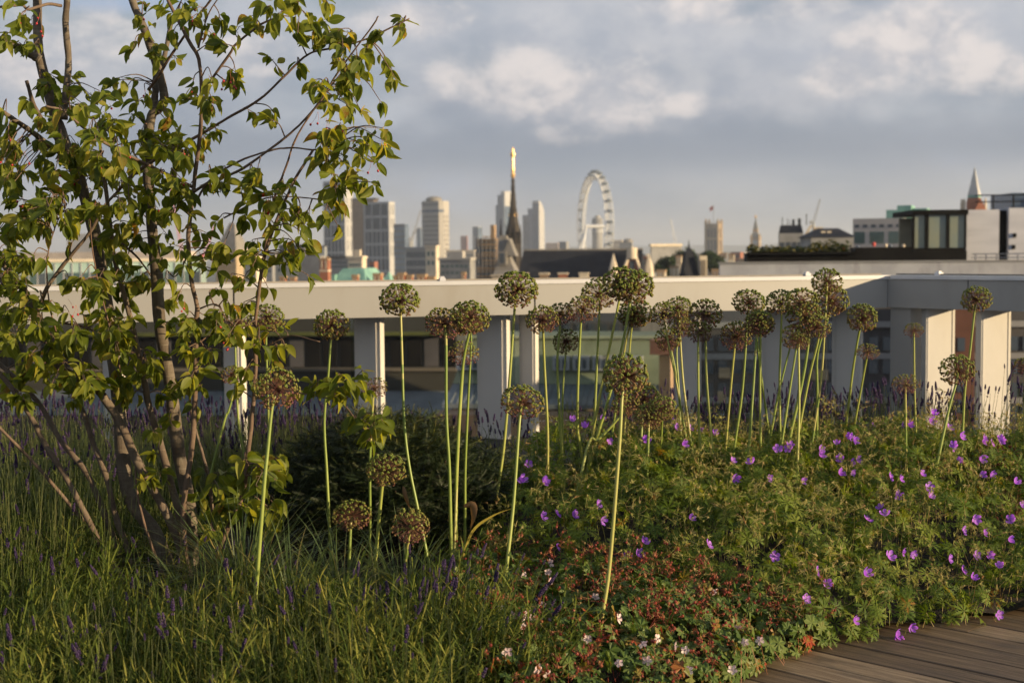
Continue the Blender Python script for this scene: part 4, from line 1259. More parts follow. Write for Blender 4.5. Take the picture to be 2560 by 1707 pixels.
# ---------------------------------------------------------------- cranes
def crane(px0, py0, px1, py1, d, label, mat):
    a, b2 = at(px0, py0, d), at(px1, py1, d)
    t = thing('tower_crane', label, 'crane', (a.x, d, GROUND_Z))
    h = a.z - GROUND_Z
    wv = 0.0011 * d
    v = Vector((b2.x - a.x, 0, b2.z - a.z))
    Buf().tube([(0, 0, 0), (0, 0, h)], wv * 0.8, 4).build('mast', mat, t)
    jib = Buf()
    n_ = 12
    side = Vector((-v.z, 0, v.x)).normalized() * wv * 0.7
    P0 = Vector((0, 0, h))
    for s_ in (-1, 1):
        jib.tube([P0 + side * s_, P0 + v + side * s_ * 0.4], wv * 0.18, 4)
    for i in range(n_):
        s_ = 1 if i % 2 else -1
        jib.tube([P0 + v * (i / n_) + side * s_ * (1 - .6 * i / n_), P0 + v * ((i + 1) / n_) - side * s_ * (1 - .6 * (i + 1) / n_)], wv * 0.12, 3)
    jib.build('jib', mat, t)
    Buf().box(-wv * 2.5, -wv, -wv, wv, h - wv, h + wv).build('counterweight', mat, t)
crane(2034, 556, 2050, 498, 900, 'thin grey crane jib above the dark mansard building', CRANE)
crane(1690, 612, 1676, 548, 2400, 'faint pale crane left of the square gothic tower', STEEL)
crane(1030, 598, 1052, 525, 1350, 'thin grey crane beside the concrete tower', CRANE)
crane(1025, 604, 1040, 575, 1100, 'short grey crane above the black glass block', CRANE)
crane(456, 640, 424, 455, 700, 'pink red crane behind the main tree trunk', REDST)
crane(510, 640, 536, 565, 520, 'red crane jib among the leaves beside the dark roof', REDST)

# ---------------------------------------------------------------- buildings behind the tree on the left
B = Bld('mint_glass_office', 'long office with mint green glass panels behind the tree', 500, 150, -10)
x0 = B.fx(30); zt, zb = B.z(652), B.z(745)
B.box('wall', MINT, x0, 0, 0, 16, 0, zt)
for i, x in enumerate(span(x0, 0, 22)):
    Buf().box(x - 0.34, x + 0.34, -0.06, 0.2, B.z(708), B.z(678)).build('window', WINTEAL if i % 3 else WINDK, B.t)
    Buf().box(x + 0.43, x + 0.52, -0.12, 0.1, zb, zt - 0.1).build('mullion', WHITE, B.t)
B.box('sill_band', WHITE, x0, 0, -0.1, 0.1, B.z(721), B.z(711))
B.box('cornice', CREAM, x0 - 0.2, 0.2, -0.2, 16, zt, zt + 0.3)
block('office_block', 'low beige plant room on top of the mint glass office', 60, 470, 478, 628, 175, CM('warm_beige', (0.46, 0.40, 0.35), None, 0.3, 0.85), None, theta=6)
block('office_block', 'white gabled roof hump glimpsed left of the leaning trunk', 172, 246, 250, 584, 260, WHITE, None, theta=12)
B = Bld('brown_stone_block', 'brown stone block with pointed dark roof between leaves and towers', 590, 320, 20)
x0 = B.fx(542); zt = B.z(625)
B.box('wall', TAN, x0, 0, 0, 6, 0, zt)
Buf().add([(x0, 0, zt), (0, 0, zt), (0, 6, zt), (x0, 6, zt), (x0 * 0.62, 3, B.z(556)), (x0 * 0.38, 3, B.z(556))], [(0, 1, 5), (0, 5, 4), (1, 2, 5), (2, 3, 4), (2, 4, 5), (3, 0, 4)]).build('roof', LEAD, B.t)
B.windows(WINDK, ('f', 0), span(x0, 0, 3), [zt - 2], 0.7, 1.3)
block('office_block', 'cream tower block glimpsed between leaves left of the grey slab', 612, 640, 654, 640, 300, CREAM, WINDK, 3, 2, 30, (0.4, 0.4), 690)

# ---------------------------------------------------------------- lower street buildings seen through the parapet
B = Bld('green_mansard_house', 'sage green mansard roof with white dormers seen through the parapet glass', 1690, 70, 9)
x0 = B.fx(1130); zt, ze = B.z(850), B.z(962)
B.box('wall', TAN, x0, 0, 0.2, 9, 0, ze)
Buf().add([(x0, 0, ze), (0, 0, ze), (-0.6, 1.3, zt), (x0 + 0.6, 1.3, zt), (x0, 9, ze), (0, 9, ze), (-0.6, 7.7, zt), (x0 + 0.6, 7.7, zt)],
          [(0, 1, 2), (0, 2, 3), (1, 5, 6), (1, 6, 2), (5, 4, 7), (5, 7, 6), (4, 0, 3), (4, 3, 7), (3, 2, 6), (3, 6, 7)]).build('roof', SAGE, B.t)
B.box('roof_edge', CM('pale_sage', (0.33, 0.36, 0.25), None, 0.4, 0.7), x0 + 0.5, -0.5, 1.1, 1.45, zt, zt + 0.14)
for px in (1160, 1195, 1402, 1452, 1502, 1528, 1585):
    x = B.fx(px)
    o = Buf().box(x - 0.42, x + 0.42, 0.05, 1.2, B.z(927), B.z(892)).build('dormer', WHITE, B.t)
    for s_ in (-0.17, 0.17):
        Buf().box(x + s_ - 0.1, x + s_ + 0.1, 0.02, 0.06, B.z(922), B.z(898)).build('pane', WINDK, o)
Buf().add([(x0, -2.6, B.z(1000)), (0, -2.6, B.z(1000)), (0, 0.1, ze), (x0, 0.1, ze), (x0, -2.6, B.z(1000) - .2), (0, -2.6, B.z(1000) - .2)], [(0, 1, 2), (0, 2, 3), (4, 1, 0), (4, 5, 1)]).build('lean_to_roof', CM('blue_slate', (0.13, 0.15, 0.16), (0.09, 0.105, 0.115), 0.8, 0.6), B.t)
for x in np.linspace(x0 + 0.4, -0.4, 34):
    Buf().tube([(x, -2.6, B.z(1000) + .03), (x, 0.1, ze + .03)], 0.03, 4).build('batten', CM('blue_slate'), B.t)
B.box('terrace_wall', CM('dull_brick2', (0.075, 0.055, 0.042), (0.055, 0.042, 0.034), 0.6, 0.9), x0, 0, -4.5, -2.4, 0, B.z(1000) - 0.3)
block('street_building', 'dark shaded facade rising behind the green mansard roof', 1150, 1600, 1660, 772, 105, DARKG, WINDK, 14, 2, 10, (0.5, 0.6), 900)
block('street_building', 'orange brick stack beside the green mansard through the parapet', 1648, 1676, 1682, 886, 66, YBRICK, None, theta=20, parapet=BRICK)
B = block('street_building', 'dark office facade with pale floor bands through the right parapet bays', 1690, 2800, 2830, 762, 43.05, DARKG, WINDK, 30, 4, 5, (0.62, 0.6), 1060)
for py in (808, 888, 1000):
    B.box('floor_band', GREYC, B.x0, 0.05, -0.12, 0.1, B.z(py) - 0.09, B.z(py) + 0.09)
for px, py, w_ in ((1798, 925, 0.35), (2030, 930, 0.5), (1795, 985, 0.25)):
    Buf().box(B.fx(px), B.fx(px) + w_, -0.14, 0.0, B.z(py) - 0.22, B.z(py) + 0.1).build('lit_blind', TAN, B.t)
block('street_building', 'rust red facade strip glimpsed between fins at the right', 2370, 2440, 2450, 764, 40, CM('dull_rust', (0.13, 0.055, 0.036), (0.10, 0.045, 0.03), 0.9, 0.85), WINDK, 3, 4, 8, (0.7, 0.65), 1040)
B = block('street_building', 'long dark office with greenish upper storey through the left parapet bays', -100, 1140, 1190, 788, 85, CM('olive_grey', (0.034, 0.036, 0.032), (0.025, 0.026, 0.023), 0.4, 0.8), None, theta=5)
B.box('planted_ledge', CM('ledge_green', (0.075, 0.085, 0.02), (0.045, 0.055, 0.015), 2.0, 0.9), B.x0, 0, -0.8, 0.0, B.z(836), B.z(828))
for i, x in enumerate(span(B.x0, 0, 30)):
    Buf().box(x - 0.42, x + 0.42, -0.06, 0.2, B.z(916), B.z(845)).build('window', BLACK if i % 4 else DARKG, B.t)
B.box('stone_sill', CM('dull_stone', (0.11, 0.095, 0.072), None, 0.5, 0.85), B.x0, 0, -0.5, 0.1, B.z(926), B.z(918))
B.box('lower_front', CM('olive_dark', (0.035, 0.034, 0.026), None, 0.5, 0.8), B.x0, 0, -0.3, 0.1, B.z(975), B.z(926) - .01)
Buf().add([(B.x0, -3.5, B.z(1022)), (0, -3.5, B.z(1022)), (0, -0.2, B.z(975)), (B.x0, -0.2, B.z(975))], [(0, 1, 2), (0, 2, 3)]).build('lean_to_roof', CM('blue_slate'), B.t)
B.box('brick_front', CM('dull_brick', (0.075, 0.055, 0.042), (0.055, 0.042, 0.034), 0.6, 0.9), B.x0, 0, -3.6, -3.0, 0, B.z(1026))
# ---------------------------------------------------------------- trees among the rooftops
def city_tree(px, ptop, d, wpx, label):
    c = at(px, 690, d)
    top = at(px, ptop, d).z - GROUND_Z
    t = thing('city_tree', label, 'tree', (c.x, d, GROUND_Z), 0, 'trees among the rooftops')
    r = wpx / 2 / FPX * d
    Buf().tube([(0, 0, 0), (0.1, 0, top * 0.5), (0, 0, top - r * 0.5)], [0.5, 0.3, 0.1], 6).build('trunk', BROWN, t)
    cr = Buf()
    boxes = []
    for k in range(16):
        v = rand_dirs(1, -0.4, 1.0)[0] * r * 0.72
        boxes.append(((v[0], v[1], top - r * 0.95 + v[2] * 0.9), (r * 0.42, r * 0.42, r * 0.34), 260))
    leaf_cloud(cr, boxes, 0.035 * r + 0.18)
    cr.build('crown', TREEG, t, kind='stuff')
city_tree(1672, 640, 300, 70, 'dark green tree left of the slate turret')
city_tree(1718, 620, 330, 80, 'broad green tree right behind the slate turret')
city_tree(1775, 628, 300, 84, 'large green tree below the square gothic tower')
city_tree(1800, 655, 260, 50, 'small green tree at the left end of the grey roof wall')

# ================================================================== multi-stemmed serviceberry tree
def bark_mat():
    m, g, p, out = base_mat('serviceberry_bark')
    tcn = g.new('ShaderNodeTexCoord').outputs['Object']
    a = g.new('ShaderNodeAttribute', attribute_name='var').outputs['Fac']
    big = g.noise(tcn, 9.0, 6, 0.65)
    ringn = g.noise(g.mapping(tcn, (3.0, 3.0, 60.0)), 2.0, 5, 0.6)
    streak = g.noise(g.mapping(tcn, (55.0, 55.0, 5.0)), 2.0, 5, 0.6)
    c = g.mix(g.step(big, 0.36, 0.64), (0.080, 0.062, 0.046), (0.150, 0.125, 0.095))
    c = g.mix(g.step(streak, 0.42, 0.66, 0.0, 0.55), c, (0.085, 0.066, 0.05))
    c = g.mix(g.step(ringn, 0.56, 0.70, 0.0, 0.45), c, (0.23, 0.20, 0.155))
    lich = g.noise(tcn, 26.0, 6, 0.7)
    c = g.mix(g.step(lich, 0.60, 0.72, 0.0, 0.5), c, (0.26, 0.27, 0.20))
    young = g.mix(g.step(streak, 0.3, 0.7), (0.17, 0.105, 0.07), (0.10, 0.065, 0.05))
    c = g.mix(a, young, c)
    g.put(p.inputs['Base Color'], c)
    p.inputs['Roughness'].default_value = 0.8
    p.inputs['Specular IOR Level'].default_value = 0.25
    b = g.new('ShaderNodeBump')
    b.inputs['Strength'].default_value = 0.7
    b.inputs['Distance'].default_value = 0.004
    g.put(b.inputs['Height'], g.math('ADD', streak, g.math('MULTIPLY', ringn, 0.6)))
    g.t.links.new(b.outputs[0], p.inputs['Normal'])
    return m
M_BARK = bark_mat()
M_LEAF = leafy('serviceberry_leaf', [(0.0, (0.062, 0.095, 0.012)), (0.30, (0.110, 0.145, 0.017)), (0.62, (0.165, 0.190, 0.022)), (0.90, (0.220, 0.230, 0.032)), (0.99, (0.25, 0.22, 0.035)), (1.0, (0.22, 0.12, 0.025))],
               0.52, 0.5, midrib=(0.22, 0.23, 0.07), spec=0.25, fine=45, tboost=1.9)
M_REDLEAF = leafy('red_autumn_leaf', [(0.0, (0.36, 0.03, 0.02)), (1.0, (0.28, 0.05, 0.03))], 0.35, 0.45)
M_BERRY = surf('serviceberry_fruit', (0.42, 0.02, 0.022), (0.22, 0.012, 0.02), 40.0, 0.35, spec=0.5)
M_STALK = surf('red_stalk', (0.30, 0.09, 0.04), (0.20, 0.07, 0.03), 30.0, 0.6)

TREE_D = 5.95
base_pt = at(450, 1430, TREE_D)
tree = thing('serviceberry_tree', 'multi-stemmed serviceberry tree with green leaves and red berries', 'tree', (base_pt.x, TREE_D, 0.0))
T0 = np.array([base_pt.x, TREE_D, 0.0])

# stems traced from base upwards: (name, pixel path, width px bottom, width px top, depth bottom, depth top, bark age)
STEMS = [
    ('stem', [(430, 1452), (385, 1330), (328, 1250), (309, 1140), (302, 1045), (286, 900), (268, 760), (250, 640), (236, 565), (212, 480), (184, 405), (158, 325), (143, 285), (120, 200), (103, 110), (102, 0), (96, -60)], 44, 24, 5.95, 6.1, 1.0),
    ('stem', [(478, 1460), (477, 1340), (470, 1240), (449, 1139), (436, 1045), (429, 973), (402, 809), (393, 664), (385, 595), (376, 484), (371, 364), (381, 290), (400, 272), (415, 250), (409, 205), (393, 153), (364, 73), (335, 0), (318, -60)], 43, 20, 6.0, 6.0, 1.0),
    ('stem', [(468, 1440), (449, 1286), (426, 1197), (407, 1120), (375, 1010), (367, 962), (349, 875), (320, 755), (287, 635), (282, 580), (268, 470), (256, 395), (250, 330)], 24, 9, 5.9, 5.75, 0.75),
    ('stem', [(462, 1445), (460, 1352), (460, 1255), (476, 1139), (484, 1045), (487, 918), (490, 800), (491, 770), (476, 700), (469, 609), (476, 545), (487, 436), (502, 290), (498, 164), (473, 110), (425, 18), (405, -30)], 17, 9, 5.75, 5.6, 0.4),
    ('stem', [(520, 1440), (565, 1330), (606, 1240), (619, 1145), (630, 1036), (638, 927), (635, 836), (645, 727), (658, 647), (676, 590), (700, 527), (736, 454), (780, 381)], 15, 7, 5.8, 5.6, 0.35),
    ('stem', [(525, 1455), (538, 1410), (530, 1294), (519, 1197), (499, 1119), (478, 1040), (470, 970)], 14, 6, 5.8, 5.9, 0.6),
    ('stem', [(330, 1470), (310, 1448), (267, 1390), (217, 1297), (163, 1193), (105, 1100), (87, 1063), (47, 998), (0, 940), (-60, 880)], 19, 13, 5.75, 5.8, 0.7),
    ('stem', [(350, 1470), (321, 1429), (286, 1352), (252, 1263), (217, 1185), (155, 1108), (120, 1045), (87, 998), (20, 930), (-40, 880)], 20, 12, 5.9, 6.1, 0.75),
    ('stem', [(390, 1500), (364, 1479), (321, 1383), (286, 1282), (267, 1201), (228, 1100), (204, 1027), (171, 962), (140, 880), (90, 800)], 21, 11, 5.85, 6.1, 0.7),
    ('stem', [(470, 1440), (449, 1356), (426, 1301), (387, 1232), (348, 1162), (302, 1060), (269, 1009), (236, 965), (190, 940), (142, 907), (120, 838), (91, 787), (65, 725), (29, 682), (0, 645), (-50, 590)], 29, 15, 5.8, 5.6, 0.8),
    ('stem', [(210, 1300), (186, 1274), (101, 1174), (31, 1100), (-50, 1020)], 12, 8, 5.8, 5.6, 0.5),
    ('stem', [(410, 1440), (385, 1380), (350, 1270), (338, 1190), (341, 1150)], 9, 5, 5.7, 5.75, 0.2),
    ('limb', [(91, 787), (120, 718), (171, 649), (225, 584), (262, 520), (290, 486)], 13, 7, 5.6, 5.5, 0.7),
    ('limb', [(120, 838), (91, 790), (36, 733), (0, 690), (-50, 640)], 24, 22, 5.9, 6.0, 1.0),
    ('limb', [(160, 300), (166, 220), (170, 145), (163, 60), (167, 0), (165, -50)], 20, 17, 6.05, 6.0, 1.0),
    ('limb', [(100, 150), (87, 142), (60, 125), (0, 98), (-50, 85)], 25, 18, 6.05, 6.0, 1.0),
    ('limb', [(222, 520), (200, 418), (160, 364), (120, 316), (87, 254), (70, 200)], 18, 10, 5.95, 5.7, 0.8),
    ('limb', [(156, 385), (120, 360), (76, 327), (22, 290), (-20, 262)], 17, 12, 5.9, 5.5, 0.9),
    ('limb', [(385, 275), (387, 235), (389, 200), (410, 150), (425, 73), (440, 30)], 22, 10, 6.0, 6.1, 1.0),
    ('branch', [(480, 467), (385, 418), (262, 356), (196, 309), (156, 276), (110, 262)], 10, 6, 5.6, 5.2, 0.5),
    ('branch', [(484, 480), (527, 454), (591, 429), (663, 381), (736, 323), (798, 254), (849, 171), (929, 65), (944, 40)], 9, 4, 5.6, 5.3, 0.4),
    ('branch', [(487, 510), (522, 454), (598, 403), (674, 378), (725, 372), (790, 378), (830, 366)], 7, 4, 5.6, 5.5, 0.3),
    ('branch', [(284, 492), (330, 440), (425, 378), (511, 334), (573, 298), (653, 254), (718, 192), (772, 142), (827, 125), (900, 110), (985, 75), (1030, 52)], 10, 4, 5.8, 5.6, 0.15),
    ('branch', [(500, 240), (573, 138), (594, 109), (653, 62), (703, 40), (747, 0), (770, -30)], 8, 5, 5.6, 5.4, 0.2),
    ('branch', [(371, 225), (400, 185), (429, 138), (473, 73), (510, 20), (540, -20)], 9, 6, 5.9, 5.6, 0.2),
    ('branch', [(660, 640), (682, 509), (714, 418), (736, 352), (790, 265), (838, 205), (863, 174)], 7, 4, 5.7, 5.6, 0.0),
    ('branch', [(560, 545), (600, 524), (660, 495), (720, 490), (790, 496), (830, 500)], 5, 3, 5.65, 5.6, 0.2),
    ('branch', [(636, 981), (690, 985), (742, 985), (778, 990), (830, 1000), (854, 1010), (887, 1050), (923, 1087), (940, 1110)], 6, 3, 5.6, 5.3, 0.2),
    ('branch', [(638, 880), (680, 860), (730, 840), (800, 855)], 5, 3, 5.65, 5.5, 0.2),
    ('branch', [(80, 800), (105, 802), (218, 820), (338, 882)], 8, 4, 5.7, 5.75, 0.2),
    ('branch', [(491, 775), (540, 760), (570, 800), (640, 850), (640, 860)], 5, 3, 5.75, 5.6, 0.2),
    ('branch', [(280, 590), (340, 640), (385, 700)], 8, 4, 5.8, 6.0, 0.2),
    ('branch', [(469, 640), (440, 690), (420, 680)], 5, 3, 5.6, 5.7, 0.3),
    ('branch', [(302, 930), (270, 800), (245, 690), (232, 600), (228, 540)], 5, 3, 5.65, 5.5, 0.0),
    ('branch', [(140, 830), (125, 760), (118, 660), (140, 570), (170, 510)], 5, 3, 5.65, 5.5, 0.0),
    ('branch', [(495, 120), (520, 40), (550, -10)], 5, 3, 5.6, 5.5, 0.1),
    ('branch', [(0, 18), (55, 12), (75, 22), (120, 10), (155, 15)], 7, 9, 5.7, 6.0, 0.5),
    ('branch', [(490, 830), (520, 900), (500, 960)], 4, 3, 5.7, 5.6, 0.2),
]
stem_pts = []          # sampled points for hooking twigs on
for nm, path, w0, w1, d0, d1, age in STEMS:
    n = len(path)
    seg = np.array([math.hypot(path[i + 1][0] - path[i][0], path[i + 1][1] - path[i][1]) for i in range(n - 1)])
    u = np.concatenate([[0], np.cumsum(seg)]) / seg.sum()
    P = [np.array(at(px, py, d0 + (d1 - d0) * uu)) for (px, py), uu in zip(path, u)]
    L = smooth_line(P, 6)
    uu = np.linspace(0, 1, len(L))
    L = L + np.cumsum(rng.normal(0, 0.0012, L.shape), 0) * np.minimum(1, uu * 6)[:, None] * 0.5
    wm = (w0 + (w1 - w0) * uu ** 0.9)
    rad = 0.9 * wm / 2 / FPX * (d0 + (d1 - d0) * uu) * (1 + 0.06 * np.sin(uu * 40 + w0) + rng.normal(0, 0.02, len(L)))
    if path[0][1] > 1400:      # root into the soil
        foot = L[0] + np.array([(T0[0] - L[0][0]) * 0.5, 0, 0]); foot[2] = -0.03
        L = np.vstack([foot, L]); rad = np.concatenate([[rad[0] * 1.15], rad])
    Buf().tube(L - T0, rad, 12 if w0 > 14 else 7, age).build(nm, M_BARK, tree, smooth=True)
    for q, r_ in zip(L[2:], rad[2:]):
        stem_pts.append((q, r_))
SP = np.array([q for q, _ in stem_pts])
d_ = SP - np.array([0, 0, EYE])
_cr = np.array(CAM_R)
dc = d_ @ _cr            # camera-space coordinates
SPX = np.stack([1280 + FPX * dc[:, 0] / -dc[:, 2], 853.5 - FPX * dc[:, 1] / -dc[:, 2]], 1)

def leaf_template(L=1.0, W=0.5, fold=0.16, droop=0.22, rows=6, wave=0.0, peak=0.45):
    V, mid = [], []
    for i in range(rows + 1):
        t_ = i / rows
        wdt = W * (math.sin(math.pi * min(1, t_ ** (math.log(0.5) / math.log(peak)))) ** 0.8) if 0 < t_ < 1 else 0.012
        z0 = -droop * t_ * t_
        for s_ in (-1, 0, 1):
            V.append((s_ * wdt / 2, t_ * L - 0.0, z0 + (abs(s_) * fold * wdt) + wave * math.sin(t_ * 9 + s_) * abs(s_)))
            mid.append(abs(s_) * 1.0)
    T = []
    for i in range(rows):
        a = i * 3
        for k in (0, 1):
            T += [(a + k, a + k + 1, a + k + 4), (a + k, a + k + 4, a + k + 3)]
    return np.array(V), np.array(T), np.array(mid), np.zeros(len(V))
LEAF_T = [leaf_template(1, 0.47, 0.30, 0.22), leaf_template(1, 0.42, 0.55, 0.45, wave=0.01), leaf_template(1, 0.54, 0.15, 0.10, wave=0.015), leaf_template(0.95, 0.46, 0.75, 0.30)]

REG = [(5, 5, 110, 110, 7), (0, 195, 150, 310, 9), (130, 190, 300, 330, 11), (220, 210, 430, 370, 14), (0, 340, 240, 560, 30), (200, 340, 470, 560, 30), (330, -10, 480, 150, 10),
       (480, -10, 600, 140, 6), (430, 150, 600, 300, 7), (400, 290, 570, 480, 15), (625, -20, 870, 110, 15), (830, 40, 1010, 205, 17), (750, 190, 865, 262, 6), (785, 250, 965, 470, 24),
       (620, 250, 722, 300, 3), (667, 134, 754, 185, 2), (602, 462, 860, 565, 17), (536, 390, 711, 465, 6), (510, 545, 640, 850, 20), (600, 590, 790, 720, 11), (170, 560, 470, 710, 14),
       (0, 520, 124, 650, 10), (0, 750, 210, 1000, 25), (196, 810, 313, 1000, 9), (309, 870, 509, 1010, 12), (410, 780, 520, 880, 5), (560, 818, 740, 975, 11), (780, 925, 915, 1000, 9),
       (885, 1020, 965, 1115, 6), (500, 1140, 715, 1330, 24), (330, 1040, 450, 1220, 5), (0, 640, 60, 760, 4), (440, 760, 580, 900, 5), (0, 700, 330, 1000, 20), (180, 560, 330, 820, 6), (330, 560, 480, 760, 5)]
twigs = Buf()
LD, LU, LO, LS = [], [], [], []
berry_at = []
for x0, y0, x1, y1, n in REG:
    low = y0 > 1100
    for _ in range(int(n * (2.0 if (x0 < 320 and y0 > 330) else 1.3))):
        cx, cy = rng.uniform(x0, x1), rng.uniform(y0, y1)
        dd = np.hypot(SPX[:, 0] - cx, SPX[:, 1] - cy)
        near = np.argsort(dd)[:10]
        j = int(rng.choice(near[:4]))
        root, rr = SP[j], stem_pts[j][1]
        tip = np.array(at(cx, cy, root[1] + rng.normal(-0.08, 0.16)))
        v = tip - root
        ln = np.linalg.norm(v)
        if ln > 0.5:
            tip = root + v * (0.5 / ln) + np.array([0, rng.normal(0, 0.1), 0]); v = tip - root; ln = 0.5
        midp = root + v * 0.5 + np.array([0, 0, 0.10 * ln]) + rng.normal(0, 0.03 * ln + 0.004, 3)
        path = smooth_line([root, midp, tip], 4)
        twigs.tube(path, np.linspace(0.0030, 0.0013, len(path)), 4, rng.uniform(0, 0.5))
        k = int(rng.integers(4, 8))
        for i in range(k):
            f = 1.0 if i < 3 else rng.uniform(0.45, 1.0)
            pos = root * (1 - f) ** 2 + midp * 2 * f * (1 - f) + tip * f * f
            az = rng.uniform(0, 2 * math.pi)
            hd_ = np.array([math.cos(az), math.sin(az), 0]) * rng.uniform(0.45, 1.0) + unit(v) * 0.55
            hd_[2] += rng.uniform(-1.5, 0.1)
            LD.append(unit(hd_)); LU.append(unit(np.array([0.25, -0.35, 0.8]) + rng.normal(0, 0.6, 3)))
            LO.append(pos + unit(hd_) * 0.010)
            LS.append(rng.uniform(0.036, 0.074) * (1.05 if not low else 1.2))
            pet = pos + unit(hd_) * 0.012
            twigs.tube([pos, pet], 0.0008, 3, 0.0)
        if rng.random() < 0.22 and not low:
            berry_at.append(tip)
LD, LU, LO, LS = map(np.array, (LD, LU, LO, LS))
twigs.add(np.zeros((0, 3)), np.zeros((0, 3)))
V = np.concatenate(twigs.V) - T0
twigs.V = [V]; twigs.T = [np.concatenate(twigs.T)]; twigs.var = [np.concatenate(twigs.var)]; twigs.mid = [np.concatenate(twigs.mid)]
twigs.build('twigs', M_BARK, tree, kind='stuff')
FR = frames(LD, LU, LS)
# the three hundred nearest leaves that stand in the picture are leaves of their own
dc = (LO - np.array([0, 0, EYE])) @ _cr
lpx = 1280 + FPX * dc[:, 0] / -dc[:, 2]
lpy = 853.5 - FPX * dc[:, 1] / -dc[:, 2]
score = LO[:, 1] + rng.normal(0, 0.10, len(LO)) - LS * 6 + np.where((lpx < 10) | (lpy < 10), 9, 0)
order = np.argsort(score)
single, rest = order[:300], order[300:]
kinds = rng.integers(0, len(LEAF_T), len(LO))
crown_b = Buf()
for q in range(len(LEAF_T)):
    sel = rest[kinds[rest] == q]
    crown_b.inst(LEAF_T[q], FR[sel], LO[sel] - T0)
crown = crown_b.build('crown', M_LEAF, tree, smooth=True, kind='stuff')
leaf_data = []
for q in range(len(LEAF_T)):
    for rep in range(2):
        me = Buf().add(LEAF_T[q][0], LEAF_T[q][1], 0.5 * rep, LEAF_T[q][2]).data('leaf', True)
        me.materials.append(M_LEAF)
        leaf_data.append(me)
for i in single:
    o = obj('leaf', leaf_data[int(kinds[i]) * 2 + int(i) % 2], None, crown)
    m4 = Matrix([[*FR[i][r], (LO[i] - T0)[r]] for r in range(3)] + [[0, 0, 0, 1]])
    o.matrix_local = m4
red_data = Buf().add(LEAF_T[1][0], LEAF_T[1][1], 0.5, LEAF_T[1][2]).data('red_leaf', True)
red_data.materials.append(M_REDLEAF)
for px, py, dx_, dz_ in ((668, 492, -0.9, 0.05), (672, 500, -0.2, -0.6), (660, 512, 0.3, -0.7)):
    P = np.array(at(px, py, 5.5)) - T0
    F = frames(np.array([[dx_, -0.3, dz_]]), np.array([[0.2, -0.8, 0.6]]), 0.055)[0]
    o = obj('red_leaf', red_data, None, tree, label='red autumn leaf among the green')
    o.matrix_local = Matrix([[*F[r], P[r]] for r in range(3)] + [[0, 0, 0, 1]])
# fruit
def ico(sub=1):
    t_ = (1 + 5 ** 0.5) / 2
    V = [(-1, t_, 0), (1, t_, 0), (-1, -t_, 0), (1, -t_, 0), (0, -1, t_), (0, 1, t_), (0, -1, -t_), (0, 1, -t_), (t_, 0, -1), (t_, 0, 1), (-t_, 0, -1), (-t_, 0, 1)]
    V = [unit(v) for v in V]
    T = [(0, 11, 5), (0, 5, 1), (0, 1, 7), (0, 7, 10), (0, 10, 11), (1, 5, 9), (5, 11, 4), (11, 10, 2), (10, 7, 6), (7, 1, 8), (3, 9, 4), (3, 4, 2), (3, 2, 6), (3, 6, 8), (3, 8, 9), (4, 9, 5), (2, 4, 11), (6, 2, 10), (8, 6, 7), (9, 8, 1)]
    for _ in range(sub):
        cache, T2 = {}, []
        def md(a, b_):
            k_ = (min(a, b_), max(a, b_))
            if k_ not in cache:
                V.append(unit(V[a] + V[b_])); cache[k_] = len(V) - 1
            return cache[k_]
        for a, b_, c in T:
            x, y, z = md(a, b_), md(b_, c), md(c, a)
            T2 += [(a, x, z), (b_, y, x), (c, z, y), (x, y, z)]
        T = T2
    return np.array(V), np.array(T)
bv, bt = ico(1)
bb = Buf().add(bv * 0.0046, bt)
for k in range(5):
    a = k * 2 * math.pi / 5
    bb.add([(0.0012 * math.cos(a), 0.0012 * math.sin(a), -0.0042), (0.0024 * math.cos(a + .4), 0.0024 * math.sin(a + .4), -0.0042), (0.0026 * math.cos(a + .2), 0.0026 * math.sin(a + .2), -0.0068)], [(0, 1, 2)])
berry_data = bb.data('berry', True)
berry_data.materials.append(M_BERRY)
stk = Buf()
for tip in berry_at[:46] + [np.array(at(px, py, 5.35)) for px, py in ((100, 40), (105, 70), (575, 188), (555, 200), (582, 201), (462, 760), (560, 810), (570, 850), (590, 850), (965, 348), (928, 410), (795, 288), (815, 303), (845, 322), (170, 755), (190, 770), (60, 387), (40, 390))]:
    for _ in range(int(rng.integers(1, 3))):
        off = np.array([rng.normal(0, 0.014), rng.normal(0, 0.014), -rng.uniform(0.004, 0.035)])
        P = tip + off
        stk.tube([tip + np.array([0, 0, 0.012]) - T0, (tip + P) / 2 + np.array([0.003, 0, 0.004]) - T0, P - T0], 0.0006, 3)
        o = obj('berry', berry_data, None, tree, tuple(P - T0))
        o.rotation_euler = (rng.uniform(-0.6, 0.6), rng.uniform(-0.6, 0.6), rng.uniform(0, 6))
        o.scale = (1, 1, 1.05) if rng.random() < 0.7 else (0.8, 0.8, 0.85)
stk.build('berry_stalks', M_STALK, tree, kind='stuff')
